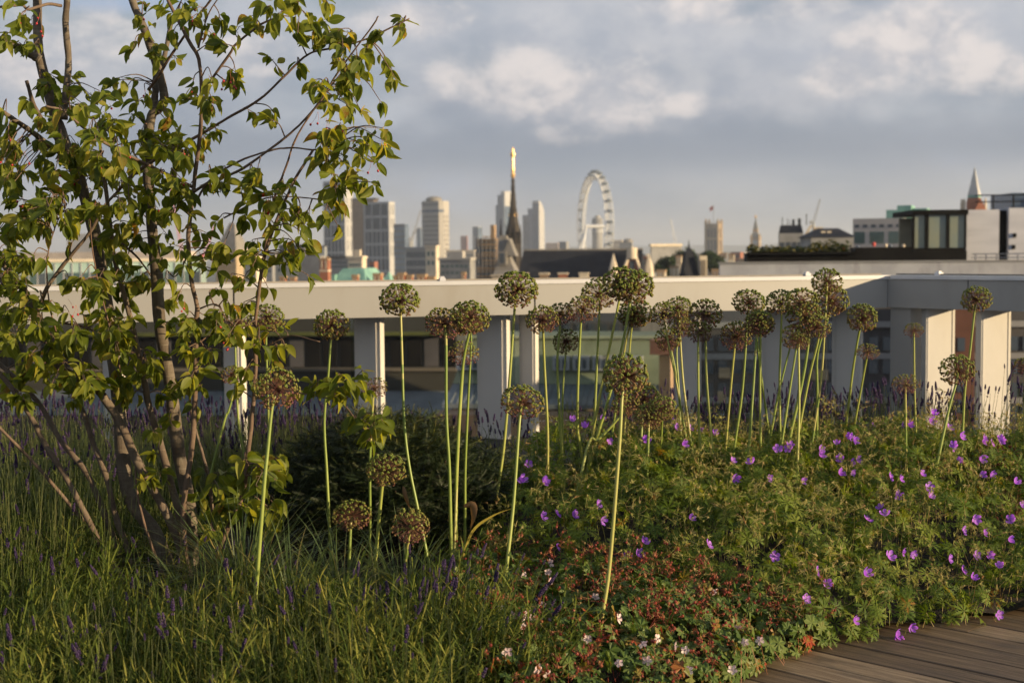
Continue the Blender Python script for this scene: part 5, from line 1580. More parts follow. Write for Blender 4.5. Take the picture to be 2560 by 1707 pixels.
# ================================================================== canopy heights of the bed
def bump(x, y, f, s_=0.0):
    return np.sin(x * f + 1.3 * np.sin(y * f * 0.8 + s_)) * np.sin(y * f * 1.1 + 0.7 * np.sin(x * f * 0.9 + s_))
def h_ger(x, y):
    """top of the purple cranesbill"""
    front = np.interp(x, [-0.5, -0.2, 0.3, 0.75, 1.0, 1.9, 3.2], [6.0, 5.6, 5.15, 4.95, 4.88, 5.28, 5.72])
    u = (y - front)
    h = 0.10 + 0.385 * np.clip(u / 1.4, 0, 1) ** 0.65 + 0.05 * bump(x, y, 5.0, 0.4) + 0.05 * bump(x, y, 11.0, 1.4)
    h = np.where((u < 0) | (y > 7.25) | (x < -0.45) | (x > 3.3), -1.0, h)
    return np.where(x < 0.1, np.where(h > 0, h * np.clip((x + 0.65) / 0.75, 0.45, 1), h), h)
def h_white(x, y):
    front = np.interp(x, [-0.4, 0.2, 0.5, 0.76, 1.0, 1.2], [3.4, 3.6, 4.15, 4.55, 4.80, 5.0])
    back = np.interp(x, [-0.4, 0.3, 0.9, 1.2], [5.9, 5.4, 5.15, 5.1])
    h = 0.11 + 0.10 * np.clip((y - front) / 0.7, 0, 1) + 0.03 * bump(x, y, 8.0, 2.0)
    lim = np.interp(y, [3.4, 4.6, 5.2, 6.0], [-0.02, -0.12, -0.22, -0.25])
    return np.where((y < front) | (y > back) | (x < lim) | (x > 1.12), -1.0, h)
def march(px, py, f, y0=3.4, y1=7.4, default=6.4):
    """where the sight line through a pixel meets a canopy"""
    d0 = at(px, py, 1.0) - Vector((0, 0, EYE))
    ys = np.arange(y0, y1, 0.01)
    X_, Z_ = d0.x * ys, EYE + d0.z * ys
    hh = f(X_, ys)
    hit = np.nonzero((hh > 0) & (Z_ <= hh))[0]
    k = ys[hit[0]] if len(hit) else default
    return np.array((d0.x * k, k, EYE + d0.z * k))

def h_any(x, y):
    return np.maximum(h_ger(x, y), h_white(x, y))


# ================================================================== alliums gone to seed
M_STEM = leafy('allium_stem', [(0.0, (0.16, 0.23, 0.045)), (0.45, (0.25, 0.30, 0.065)), (0.8, (0.33, 0.35, 0.09)), (1.0, (0.36, 0.34, 0.11))], 0.10, 0.38, spec=0.4, fine=25)
M_PED = leafy('allium_pedicel', [(0.0, (0.13, 0.045, 0.05)), (0.5, (0.16, 0.075, 0.05)), (1.0, (0.17, 0.12, 0.05))], 0.1, 0.6, fine=20)
M_POD = leafy('allium_seed_pod', [(0.0, (0.11, 0.155, 0.020)), (0.35, (0.155, 0.17, 0.028)), (0.55, (0.18, 0.135, 0.038)), (0.72, (0.18, 0.085, 0.045)), (0.9, (0.16, 0.06, 0.065)), (1.0, (0.14, 0.05, 0.075))], 0.12, 0.5, spec=0.35, fine=30)
def pod_material():
    # pods ripen green on top, tepals below stay plum: value baked per pod, no object shift
    m = M_POD
    for n in m.node_tree.nodes:
        if n.type == 'OBJECT_INFO':
            for l in list(n.outputs['Random'].links):
                to = l.to_socket
                m.node_tree.links.remove(l)
                to.default_value = 0.0
    return m
pod_material()
pv, pt_ = ico(0)
pv1, pt1 = ico(1)
def allium_meshes(seed, npod, plum):
    r = np.random.default_rng(seed)
    ped, pod = Buf(), Buf()
    i = np.arange(npod) + 0.5
    z = 1 - 2 * i / npod
    keep = z > -0.93
    gap_dir = unit(r.normal(0, 1, 3) * np.array([1, 1, 0.6]))
    gap_at = [9, 0.93, 0.90, 0.86, 0.95, 0.82][seed - 11]
    a = i * math.pi * (3 - 5 ** 0.5)
    D = unit(np.stack([np.sqrt(1 - z * z) * np.cos(a), np.sqrt(1 - z * z) * np.sin(a), z], 1) + r.normal(0, 0.11, (npod, 3)))
    for k in np.nonzero(keep)[0]:
        d = D[k]
        if d @ gap_dir > gap_at and r.random() < 0.75:
            continue
        L = r.uniform(0.86, 1.0) if d[2] > -0.5 else r.uniform(0.7, 0.95)
        tip = d * L
        bend = np.cross(d, r.normal(0, 1, 3)) * 0.03
        ped.tube([d * 0.03, d * 0.5 * L + bend, tip], [0.012, 0.009, 0.011], 3, r.uniform(0, 1), caps=False)
        tone = np.clip(0.36 - 0.40 * d[2] + plum + r.normal(0, 0.17), 0.01, 0.98)
        s_ = r.uniform(0.060, 0.080) * (1.0 if tone < 0.6 else 0.75)
        u1 = unit(np.cross(d, [0.3, 0.2, 0.9])); u2 = np.cross(d, u1)
        for q in range(3):
            an = q * 2.094 + r.uniform(0, 0.5)
            off = (u1 * math.cos(an) + u2 * math.sin(an)) * s_ * 0.55
            pod.add(pv * s_ * 0.78 + tip + off + d * s_ * 0.5, pt_, tone)
        # withered tepals and the little style
        for q in range(5):
            an = q * 1.2566 + r.uniform(0, 0.6)
            o_ = (u1 * math.cos(an) + u2 * math.sin(an))
            pod.add([tip + o_ * 0.008, tip + u2 * 0.012, tip + o_ * r.uniform(0.06, 0.10) - d * r.uniform(0.0, 0.09)], [(0, 1, 2)], np.clip(0.85 + r.normal(0, 0.08), 0, 0.99))
        pod.tube([tip + d * s_ * 1.0, tip + d * s_ * 2.1], [0.006, 0.003], 3, 0.7, caps=False)
    ped.add(pv * 0.07, pt_, 0.9)
    pm_, qm = ped.data('flower_head', True), pod.data('seed_pods', True)
    pm_.materials.append(M_PED); qm.materials.append(M_POD)
    return pm_, qm
AL = [allium_meshes(11, 250, -0.08), allium_meshes(12, 230, 0.02), allium_meshes(13, 200, 0.10), allium_meshes(14, 190, 0.24), allium_meshes(15, 270, 0.0), allium_meshes(16, 120, 0.28)]

def c4(x, y): return (560 + x / 2.752, 600 + y / 2.752)
def c5(x, y): return (1150 + x / 3.267, 640 + y / 3.267)
def c6(x, y): return (1600 + x / 3.267, 640 + y / 3.267)
def c7(x, y): return (2060 + x / 3.266, 640 + y / 3.266)
def dd_(x, y): return (x * 1.0884, y * 1.0884)
# head centre, radius (photo px), stem path below the head, mesh kind, label
ALLIUMS = [
    (c4(300, 540), 40, [c4(290, 700), c4(300, 1000), c4(310, 1300), c4(335, 1560)], 1, 'allium seed head half hidden among the tree leaves above the left parapet'),
    (c4(95, 570), 34, [c4(78, 740), c4(100, 1250), c4(150, 1540)], 2, 'allium behind the leaves at the left of the first hidden head'),
    (c4(60, 930), 28, [c4(78, 1000), c4(30, 1180), c4(-10, 1290)], 3, 'small brown allium head low behind the slender right stem of the tree'),
    (c4(365, 1030), 52, [c4(330, 1160), c4(300, 1450), c4(275, 1700), dd_(590, 1330)], 2, 'big plum and green allium head right beside the tree, on a thick stem'),
    (c4(742, 590), 41, [c4(735, 690), c4(715, 950), c4(690, 1250), c4(705, 1560), dd_(752, 1115)], 1, 'dark allium head standing before the first glass bay right of the tree'),
    (c4(1207, 418), 46, [c4(1215, 490), c4(1225, 800), c4(1240, 1250), c4(1275, 1560), dd_(962, 1180)], 0, 'tall green allium overlapping the parapet rail left of centre'),
    (c4(1035, 1020), 34, [c4(1025, 1110), c4(1005, 1500), dd_(850, 1180)], 5, 'small purple allium head just above the dark conifer, near drooping leaves'),
    (c4(1515, 580), 45, [c4(1528, 690), c4(1530, 1200), c4(1550, 1568), dd_(1035, 1200)], 3, 'purple left head of the three alliums above the conifer'),
    (c4(1690, 540), 45, [c4(1690, 620), c4(1640, 900), c4(1600, 1568), dd_(1048, 1200)], 1, 'green topped right head of the three alliums above the conifer'),
    (c4(1650, 785), 41, [c4(1645, 880), c4(1618, 1300), c4(1605, 1568), dd_(1046, 1195)], 5, 'open wiry head, lowest of the three alliums above the conifer'),
    (c4(1672, 560), 36, [c4(1700, 680), c4(1680, 1100), c4(1660, 1568), dd_(1068, 1180)], 2, 'allium tucked behind the green topped head above the conifer'),
    (dd_(1187, 667), 51, [dd_(1182, 712), dd_(1160, 1000), dd_(1138, 1160)], 4, 'large green allium against the parapet below the gothic spire'),
    (dd_(1200, 925), 49, [dd_(1193, 970), dd_(1180, 1150), dd_(1165, 1290)], 2, 'wiry brown green allium in front of the parapet column, half way up'),
    (dd_(887, 1080), 47, [dd_(878, 1116), dd_(855, 1370)], 4, 'brown green allium head in front of the dark conifer'),
    (dd_(808, 1185), 44, [dd_(805, 1216), dd_(800, 1340)], 2, 'low allium head at the left foot of the conifer'),
    (dd_(942, 1210), 47, [dd_(937, 1250), dd_(925, 1350)], 3, 'low reddish allium head at the right foot of the conifer'),
    (c5(670, 525), 38, [c5(678, 600), c5(690, 900), c5(715, 1400), dd_(1258, 1090)], 2, 'allium just right of the paired parapet columns'),
    (c5(820, 480), 34, [c5(815, 590), c5(795, 900), c5(820, 1400), c5(830, 1568)], 3, 'allium second from the paired parapet columns, behind its neighbours'),
    (c5(1000, 440), 37, [c5(988, 540), c5(965, 1000), c5(960, 1400), c5(985, 1568)], 3, 'plum allium third from the paired parapet columns'),
    (c5(868, 700), 32, [c5(865, 780), c5(840, 1100), c5(838, 1500)], 2, 'small open allium hanging lower in front of the white dormers'),
    (c5(1140, 315), 41, [c5(1140, 420), c5(1120, 850), c5(1095, 1400)], 2, 'dark allium directly left of the crowded top cluster'),
    (c5(1310, 235), 44, [c5(1298, 370), c5(1200, 850), c5(1110, 1300), c5(1080, 1500)], 1, 'left head of the highest crowded pair of alliums'),
    (c5(1410, 255), 50, [c5(1385, 400), c5(1310, 800), c5(1180, 1280), c5(1120, 1480)], 4, 'largest right head of the highest crowded pair of alliums'),
    (c5(1430, 470), 40, [c5(1378, 600), c5(1330, 850), c5(1250, 1400)], 1, 'brown green allium right below the crowded pair'),
    (c5(1420, 500), 30, [c5(1400, 610), c5(1380, 830), c5(1350, 1300)], 2, 'allium hidden behind the brown green head of the cluster'),
    (c5(1358, 985), 57, [c5(1325, 1140), c5(1300, 1568), dd_(1400, 1300), dd_(1382, 1420)], 4, 'biggest nearest allium, green head on a long thick stem down to the white flowers'),
    (c5(1510, 1175), 40, [c5(1490, 1290), c5(1480, 1500)], 2, 'upper brown head in the low group right of the biggest allium'),
    (c5(1660, 1250), 34, [c5(1650, 1350), c5(1640, 1568)], 1, 'right head in the low group right of the biggest allium'),
    (c5(1540, 1315), 36, [c5(1540, 1410), c5(1535, 1568)], 2, 'lowest front head in the low group right of the biggest allium'),
    (c5(1350, 1230), 34, [c5(1290, 1330), c5(1130, 1500), c5(1040, 1568)], 3, 'leaning allium behind the biggest one, its stem slanting to the left'),
    (c6(190, 480), 31, [c6(235, 730), c6(300, 1050), c6(375, 1480)], 2, 'left head of the allium group just right of the big cluster'),
    (c6(310, 435), 34, [c6(318, 490), c6(350, 1000), c6(400, 1400)], 1, 'tallest green head of the allium group just right of the big cluster'),
    (c6(230, 685), 33, [c6(250, 750), c6(310, 1060), c6(345, 1400)], 2, 'lower left head of the allium group just right of the big cluster'),
    (c6(350, 590), 28, [c6(300, 760), c6(318, 1100), c6(330, 1400)], 3, 'small plum head squeezed between two of that allium group'),
    (c6(535, 480), 40, [c6(535, 570), c6(545, 1000), c6(590, 1560)], 2, 'large plum allium on a darker green stem before a grey column'),
    (c6(485, 630), 29, [c6(475, 690), c6(480, 1300), c6(490, 1560)], 3, 'smaller plum head tucked below the large plum allium'),
    (c6(785, 660), 39, [c6(775, 730), c6(730, 1200), c6(700, 1568)], 3, 'round plum allium low in the right hand group, on a green stem'),
    (c6(890, 385), 37, [c6(870, 600), c6(860, 800), c6(830, 1150), c6(770, 1568)], 1, 'dark green allium at the upper left of the right hand group'),
    (c6(975, 560), 37, [c6(955, 650), c6(920, 1150), c6(890, 1568)], 3, 'plum allium under the dark green one in the right hand group'),
    (c6(985, 545), 30, [c6(985, 660), c6(980, 1100), c6(985, 1568)], 2, 'allium close behind the plum one, on a straight yellow stem'),
    (c6(960, 580), 28, [c6(960, 720), c6(1000, 1050), c6(1060, 1500)], 2, 'allium whose stem crosses the straight yellow stem'),
    (c6(1150, 385), 36, [c6(1158, 440), c6(1140, 1000), c6(1145, 1500)], 1, 'green allium left of the densest right cluster'),
    (c6(1320, 380), 38, [c6(1300, 600), c6(1230, 1050), c6(1155, 1550)], 1, 'tall head at the back of the densest right cluster'),
    (c6(1345, 500), 42, [c6(1380, 640), c6(1330, 1000), c6(1210, 1540)], 2, 'big plum head in front of the densest right cluster'),
    (c6(1250, 665), 32, [c6(1225, 750), c6(1130, 1130), c6(1060, 1500)], 2, 'lowest head of the densest right cluster, on a slanting stem'),
    (c6(1300, 700), 24, [c6(1295, 780), c6(1300, 1200), c6(1290, 1568)], 3, 'tiny head below the densest right cluster'),
    (c6(1440, 580), 33, [c6(1460, 660), c6(1380, 1000), c6(1270, 1568)], 2, 'right lower head of the densest right cluster, on a bowed stem'),
    (c6(1530, 215), 35, [c6(1515, 480), c6(1480, 1000), c6(1400, 1568)], 1, 'topmost allium of the right side, reaching above the parapet'),
    (c6(1560, 375), 41, [c6(1530, 520), c6(1450, 800), c6(1448, 1100), c6(1445, 1500)], 1, 'large allium right below the topmost one'),
    (c7(310, 510), 37, [c7(295, 580), c7(240, 900), c7(180, 1390)], 1, 'single green allium just left of the parapet corner'),
    (c7(360, 785), 27, [c7(350, 830), c7(300, 1100), c7(250, 1370)], 5, 'small brown allium under the single one left of the parapet corner'),
    (c7(735, 610), 25, [c7(735, 650), c7(740, 1100), c7(750, 1400)], 5, 'small faded allium in front of the dark gap by the corner post'),
    (c7(670, 1050), 33, [c7(665, 1110), c7(670, 1560)], 5, 'flat brown allium low in the lavender by the corner post'),
    (c7(1090, 940), 40, [c7(1085, 1015), c7(1020, 1250), c7(950, 1568)], 2, 'allium in front of the bright fins, with a leaning stem'),
    (c7(1245, 360), 37, [c7(1230, 445), c7(1190, 800), c7(1150, 1100), c7(1130, 1470)], 1, 'lone tall allium against the shaded rail at the right'),
    (c7(1640, 900), 28, [c7(1640, 980), c7(1635, 1500)], 5, 'allium cut off by the right edge of the picture'),
]
for (hx, hy), r, path, kind, label in ALLIUMS:
    d = min(6.75, max(4.75, 0.073 * FPX / r))
    if path[-1][0] > 1230:
        d = min(7.0, max(4.7, march(path[-1][0], path[-1][1] + 6, h_any, 4.2, 7.2, 6.95)[1] + 0.04))
    elif hx > 700:
        d = min(d, 5.95)
    R_m = r / FPX * d * 1.08
    hc = np.array(at(hx, hy, d))
    pts = [hc * 1.0]
    lean = rng.normal(0, 0.06)
    for k, (px, py) in enumerate(path):
        pts.append(np.array(at(px, py, d + lean * (k + 1) / len(path))))
    # carry the stem on down to the soil
    last, prev = pts[-1], pts[-2]
    v = last - prev
    v = v / max(1e-6, -v[2]) if v[2] < 0 else np.array([0, 0, -1.0])
    v[0] = np.clip(v[0], -0.25, 0.25)
    if last[2] > 0.05:
        pts.append(last + v * (last[2] - 0.0))
        pts[-1][2] = 0.0
    basep = pts[-1].copy(); basep[2] = 0.0
    t = thing('allium', label, 'flower', tuple(basep), 0, 'alliums gone to seed in the bed')
    L = smooth_line(pts[::-1], 6) - basep
    sr = min(0.0066, 0.0036 + 0.00006 * r) * rng.uniform(0.85, 1.1)
    Buf().tube(L, np.linspace(sr * 1.2, sr * 0.75, len(L)), 8, np.repeat(rng.uniform(0.0, 0.55) + np.linspace(0.42, 0.0, len(L)) + rng.normal(0, 0.05, len(L)), 8) if len(L) else 0.5).build('stem', M_STEM, t, smooth=True)
    pm_, qm = AL[kind]
    h = obj('flower_head', pm_, None, t, tuple(hc - basep))
    h.scale = (R_m * rng.uniform(0.93, 1.05), R_m * rng.uniform(0.93, 1.05), R_m * (0.74 if kind == 5 else rng.uniform(0.84, 0.99)))
    h.rotation_euler = (rng.normal(0, 0.12), rng.normal(0, 0.12), rng.uniform(0, 6.28))
    obj('seed_pods', qm, None, h)

# ================================================================== lavender
M_LAVLEAF = leafy('lavender_leaf', [(0.0, (0.030, 0.054, 0.011)), (0.45, (0.072, 0.106, 0.020)), (0.8, (0.155, 0.185, 0.036)), (1.0, (0.25, 0.24, 0.06))], 0.36, 0.75, spec=0.12, fine=30)
M_LAVSTALK = leafy('lavender_stalk', [(0.0, (0.13, 0.17, 0.05)), (0.6, (0.19, 0.22, 0.07)), (1.0, (0.25, 0.25, 0.10))], 0.2, 0.6, fine=30)
M_LAVFLOWER = leafy('lavender_flower', [(0.0, (0.018, 0.011, 0.040)), (0.5, (0.036, 0.020, 0.074)), (0.85, (0.062, 0.035, 0.11)), (1.0, (0.09, 0.075, 0.06))], 0.12, 0.75, fine=160)
def blade(segs=3, w=0.1, curl=0.2):
    V, mid = [], []
    for i in range(segs + 1):
        t_ = i / segs
        ww = w * (1 - t_ ** 2.2) * (0.6 + 0.4 * min(1, t_ * 3)) + 0.004
        V += [(-ww / 2, t_, -curl * t_ * t_), (ww / 2, t_, -curl * t_ * t_)]
        mid += [1, 1]
    T = []
    for i in range(segs):
        a = 2 * i
        T += [(a, a + 1, a + 3), (a, a + 3, a + 2)]
    return np.array(V), np.array(T), np.zeros(len(V)), np.zeros(len(V))
BL2 = blade(2, 0.09, 0.18)
def lav_shoot(seed, h=0.16, leaf=1.0):
    """upright leafy shoot, one unit = metres"""
    r = np.random.default_rng(seed)
    b_ = Buf()
    top = np.array([r.normal(0, 0.02), r.normal(0, 0.02), h])
    b_.tube([(0, 0, 0), tuple(top * 0.5 + r.normal(0, 0.004, 3)), tuple(top)], [0.0016, 0.0013, 0.0008], 3, 0.4, caps=False)
    n = 15
    ds, us, os_, ss = [], [], [], []
    for i in range(n):
        f = (i + 1) / n
        a = i * 2.4 + r.uniform(-0.4, 0.4)
        up = 0.35 + 0.75 * f
        ds.append((math.cos(a), math.sin(a), up + r.normal(0, 0.15))); us.append((0, 0, 1))
        os_.append(top * (f * 0.95)); ss.append(r.uniform(0.030, 0.052) * (1.1 - 0.4 * f))
    b_.inst(BL2, frames(np.array(ds, float), np.array(us, float), np.array(ss)), np.array(os_), r.uniform(0, 0.5, n))
    return np.concatenate(b_.V), np.concatenate(b_.T), np.concatenate(b_.mid), np.concatenate(b_.var)
SHOOT = [lav_shoot(s_, 0.12 + 0.03 * (s_ % 3)) for s_ in range(5)]
def spike_mesh(seed, L):
    r = np.random.default_rng(seed)
    b_ = Buf()
    z = 0.0
    if r.random() < 0.6:
        for k in range(5):
            a = k * 1.25
            b_.add(pv * np.array([0.0026, 0.0026, 0.0042]) + np.array([0.0035 * math.cos(a), 0.0035 * math.sin(a), -L * 0.45]), pt_, r.uniform(0, 1))
    nw = int(L / 0.0055)
    for i in range(nw):
        f = i / (nw - 1)
        rr = 0.0052 * (1 - 0.62 * f ** 2) * (0.75 + 0.25 * min(1, f * 4))
        for k in range(6):
            a = k * 1.047 + i * 0.5 + r.uniform(-0.2, 0.2)
            b_.add(pv * np.array([0.0026, 0.0026, 0.0046]) * r.uniform(0.8, 1.15) + np.array([rr * math.cos(a), rr * math.sin(a), f * L]), pt_, r.uniform(0, 1))
    b_.tube([(0, 0, -L * 0.5), (0, 0, L)], 0.0011, 3, 0.9, caps=False)
    me = b_.data('flower_spike', True)
    me.materials.append(M_LAVFLOWER)
    return me
SPIKES = [spike_mesh(s_, L) for s_, L in ((1, 0.040), (2, 0.032), (3, 0.050), (4, 0.026))]
SPK_T = []
for me in SPIKES:
    V = np.zeros(len(me.vertices) * 3); me.vertices.foreach_get('co', V)
    T = np.zeros(len(me.loops), int); me.loops.foreach_get('vertex_index', T)
    va = np.zeros(len(me.vertices)); me.attributes['var'].data.foreach_get('value', va)
    SPK_T.append((V.reshape(-1, 3), T.reshape(-1, 3), np.zeros(len(va)), va))

def lavender(label, cx, cy, rx, ry, h, nshoot, nspike, spike_h=(0.10, 0.22), lean=0.35, nparts=24, nbare=0, sscale=1.0, region=None, sideways=(0, 0)):
    front = cy < 5.3
    nshoot = int(nshoot * (1.15 if front else 1.35))
    t = thing('lavender_plant', label, 'lavender', (cx, cy, 0.02), 0, 'lavender plants in the bed')
    a = rng.uniform(0, 2 * math.pi, nshoot); q = np.sqrt(rng.random(nshoot))
    x, y = q * np.cos(a) * rx, q * np.sin(a) * ry
    dome = h * (1 - 0.35 * q ** 2) * (0.88 + 0.12 * bump(x + cx, y + cy, 9.0, cx))
    lay = rng.random(nshoot) ** 0.55
    z = np.maximum(0.0, dome * lay - (0.20 if front else 0.13))
    D = np.stack([x / rx * lean + sideways[0], y / ry * lean + sideways[1], np.ones(nshoot)], 1) + rng.normal(0, 0.22, (nshoot, 3))
    zax = unit(D)
    xax = unit(np.cross(zax, rand_dirs(nshoot)))
    sc = rng.uniform(0.6, 1.45, nshoot) * ((1.35 if h > 0.22 else 0.9) if front else 1.0) * (1 + 0.35 * bump(x + cx, y + cy, 14.0, cy) * front)
    M = np.stack([xax, np.cross(zax, xax), zax], 2) * sc[:, None, None]
    O = np.stack([x, y, z], 1)
    keep = np.ones(nshoot, bool) if region is None else region(x + cx, y + cy)
    b_ = Buf()
    kk = rng.integers(0, len(SHOOT), nshoot)
    for s_ in range(len(SHOOT)):
        sel = np.nonzero((kk == s_) & keep)[0]
        b_.inst(SHOOT[s_], M[sel], O[sel], rng.random(len(sel)) * 0.5)
    b_.build('foliage', M_LAVLEAF, t, kind='stuff')
    # flower stalks rise above the leaves
    a = rng.uniform(0, 2 * math.pi, nspike); q = np.sqrt(rng.random(nspike))
    x, y = q * np.cos(a) * rx, q * np.sin(a) * ry
    keep = np.ones(nspike, bool) if region is None else region(x + cx, y + cy)
    sb, fb = Buf(), [[] for _ in SPIKES]
    parts = 0
    for i in np.argsort(y):
        if not keep[i]:
            continue
        H = h * (1 - 0.3 * q[i] ** 2)
        p0 = np.array([x[i] * 0.8, y[i] * 0.8, max(0.02, H - 0.16)])
        dirv = unit(np.array([x[i] / rx * lean + sideways[0], y[i] / ry * lean + sideways[1], 1.0]) + rng.normal(0, 0.13, 3))
        ln = 0.14 + rng.uniform(*spike_h)
        p2 = p0 + dirv * ln
        p1 = p0 + dirv * ln * 0.5 + rng.normal(0, 0.008, 3)
        sb.tube([p0, p1, p2], [0.0014, 0.0011, 0.0009], 3, rng.random(), caps=False)
        zax = unit(dirv + rng.normal(0, 0.12, 3)); xax = unit(np.cross(zax, rand_dirs(1)[0])); yax = np.cross(zax, xax)
        s_ = rng.uniform(0.6, 1.05) * sscale
        m3 = np.stack([xax, yax, zax], 1) * s_
        kd = int(rng.integers(len(SPIKES)))
        if front and rng.random() < 0.5:
            s_ *= 0.62; m3 = m3 * 0.62; kd = 3
        if parts < nparts:
            o = obj('flower_spike', SPIKES[kd], None, t)
            o.matrix_local = Matrix([[*m3[r_], p2[r_]] for r_ in range(3)] + [[0, 0, 0, 1]])
            parts += 1
        else:
            fb[kd].append((m3, p2))
    for _ in range(nbare):
        a_ = rng.uniform(0, 2 * math.pi); q_ = math.sqrt(rng.random())
        p0 = np.array([math.cos(a_) * q_ * rx, math.sin(a_) * q_ * ry, rng.uniform(0.0, h * 0.4)])
        dv = unit(np.array([0.12 * math.cos(a_), 0.12 * math.sin(a_), 1.0]) + rng.normal(0, 0.10, 3))
        ln = (h + rng.uniform(-0.05, 0.12) - p0[2])
        sb.tube([p0, p0 + dv * ln * 0.5 + rng.normal(0, 0.006, 3), p0 + dv * ln], [0.0016, 0.0013, 0.0010], 3, rng.random(), caps=False)
    sb.build('flower_stalks', M_LAVSTALK, t, kind='stuff')
    fbuf = Buf()
    for kd, lst in enumerate(fb):
        if lst:
            fbuf.inst(SPK_T[kd], np.array([m for m, _ in lst]), np.array([p for _, p in lst]))
    if fbuf.n:
        fbuf.build('more_flower_spikes', M_LAVFLOWER, t, kind='stuff')
    return t
notdeck = lambda x, y: (y > edge_y(x) + 0.05)
left_of_white = lambda x, y: (x < -0.12 + 0.12 * np.sin(y * 9)) & notdeck(x, y)
# foreground, bottom of the picture
lavender('low green lavender clump in the bottom left corner', -1.55, 4.25, 0.55, 0.60, 0.24, 620, 34, (0.02, 0.14), nparts=34, nbare=110)
lavender('low lavender clump at the bottom, second from the left corner', -0.98, 4.15, 0.50, 0.58, 0.27, 700, 44, (0.02, 0.14), nparts=44, nbare=130)
lavender('dense green lavender at the bottom edge below the low allium heads', -0.42, 4.20, 0.46, 0.60, 0.29, 900, 44, (0.03, 0.14), nparts=44, nbare=110, region=left_of_white)
lavender('lavender leaning right into the white cranesbill, with dark violet spikes', -0.20, 4.55, 0.32, 0.50, 0.26, 420, 60, (0.06, 0.18), 0.3, 60, region=lambda x, y: (x < 0.1) & notdeck(x, y), sideways=(0.28, -0.05))
lavender('shaded lavender in front of the tree base', -1.30, 5.15, 0.62, 0.48, 0.15, 620, 40, (0.04, 0.16), nparts=40, nbare=60)
lavender('grey green lavender at the left edge in front of the tree', -2.0, 5.05, 0.50, 0.55, 0.25, 560, 30, (0.04, 0.18), nparts=30, nbare=90)
# left side, behind and beside the tree
lavender('tall lavender at the left edge beside the leaning stems', -2.05, 6.15, 0.55, 0.62, 0.42, 700, 70, (0.05, 0.17), 0.2, 24, 420)
lavender('lavender behind the tree stems, near the left edge', -2.45, 7.45, 0.62, 0.60, 0.48, 620, 210, (0.06, 0.19), 0.2, 30, 420)
lavender('lavender hedge behind the tree base', -1.62, 7.35, 0.62, 0.62, 0.47, 640, 210, (0.06, 0.19), 0.2, 30, 420)
lavender('lavender between the tree and the conifer', -1.08, 7.30, 0.48, 0.62, 0.47, 520, 190, (0.06, 0.20), 0.2, 30, 340)
lavender('sparse lavender spikes peeping over the conifer', -0.42, 7.55, 0.60, 0.40, 0.44, 420, 34, (0.04, 0.15), 0.2, 20)
# behind the alliums on the right
lavender('thin lavender right of the conifer before the parapet column', 0.10, 7.55, 0.40, 0.35, 0.42, 240, 46, (0.05, 0.18), 0.2, 24)
lavender('dark violet lavender behind the crowded alliums', 0.75, 7.55, 0.48, 0.38, 0.49, 420, 170, (0.06, 0.19), 0.2, 36, 220)
lavender('dark violet lavender behind the right hand alliums', 1.42, 7.55, 0.50, 0.38, 0.50, 460, 210, (0.06, 0.19), 0.2, 36, 220)
lavender('dark violet lavender left of the parapet corner', 2.02, 7.50, 0.48, 0.38, 0.51, 460, 200, (0.06, 0.20), 0.2, 36, 220)
lavender('lavender standing dark against the bright corner fins', 2.55, 7.35, 0.36, 0.36, 0.54, 260, 80, (0.08, 0.26), 0.3, 50, sideways=(0.10, 0))

# ================================================================== dwarf conifer
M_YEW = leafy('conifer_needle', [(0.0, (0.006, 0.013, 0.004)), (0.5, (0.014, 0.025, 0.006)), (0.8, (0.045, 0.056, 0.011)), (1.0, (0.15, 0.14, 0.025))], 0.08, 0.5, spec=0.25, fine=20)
def sprig(seed):
    r = np.random.default_rng(seed)
    b_ = Buf()
    L = 0.062
    b_.tube([(0, 0, 0), (0, L * 0.6, -0.002), (0, L, -0.008)], [0.0012, 0.001, 0.0006], 3, 0.15, caps=False)
    n = 26
    ds, os_, ss = [], [], []
    for i in range(n):
        f = (i // 2 + 1) / (n / 2)
        s_ = -1 if i % 2 else 1
        ds.append((s_ * (1.0 - 0.45 * f), 0.7 + 0.5 * f, r.normal(0.12, 0.15)))
        os_.append((0, L * f, -0.008 * f * f)); ss.append(r.uniform(0.012, 0.017) * (1.1 - 0.35 * f))
    nd = blade(1, 0.17, 0.05)
    b_.inst(nd, frames(np.array(ds), np.tile([0, 0, 1.0], (n, 1)), np.array(ss)), np.array(os_), np.linspace(0, 0.25, n))
    return np.concatenate(b_.V), np.concatenate(b_.T), np.concatenate(b_.mid), np.concatenate(b_.var)
SPRIG = [sprig(s_) for s_ in range(3)]
cc = at(968, 1180, 6.45)
con = thing('dwarf_conifer', 'low rounded dark green conifer bush in the middle of the bed', 'shrub', (cc.x, 6.45, 0.0))
n = 13000
D = rand_dirs(n, -0.25, 1.0)
shell = rng.uniform(0.62, 1.0, n)
lump = 1 + 0.10 * bump(D[:, 0] * 2, D[:, 1] * 2 + D[:, 2] * 3, 3.0, 1.0)
O = D * np.array([0.53, 0.47, 0.41]) * (shell * lump)[:, None] + np.array([0, 0, 0.27])
O = O[O[:, 2] > 0.02]
n = len(O)
Dn = unit(D[:n] * 0 + (O - np.array([0, 0, 0.15])))
dirs = unit(Dn * np.array([0.55, 0.55, 0.3]) + rng.normal(0, 0.55, (n, 3)) * np.array([1, 1, 0.5]) + np.array([0, 0, 0.05]))
M = frames(dirs, Dn + rng.normal(0, 0.3, (n, 3)), rng.uniform(0.75, 1.25, n))
b_ = Buf()
kk = rng.integers(0, 3, n)
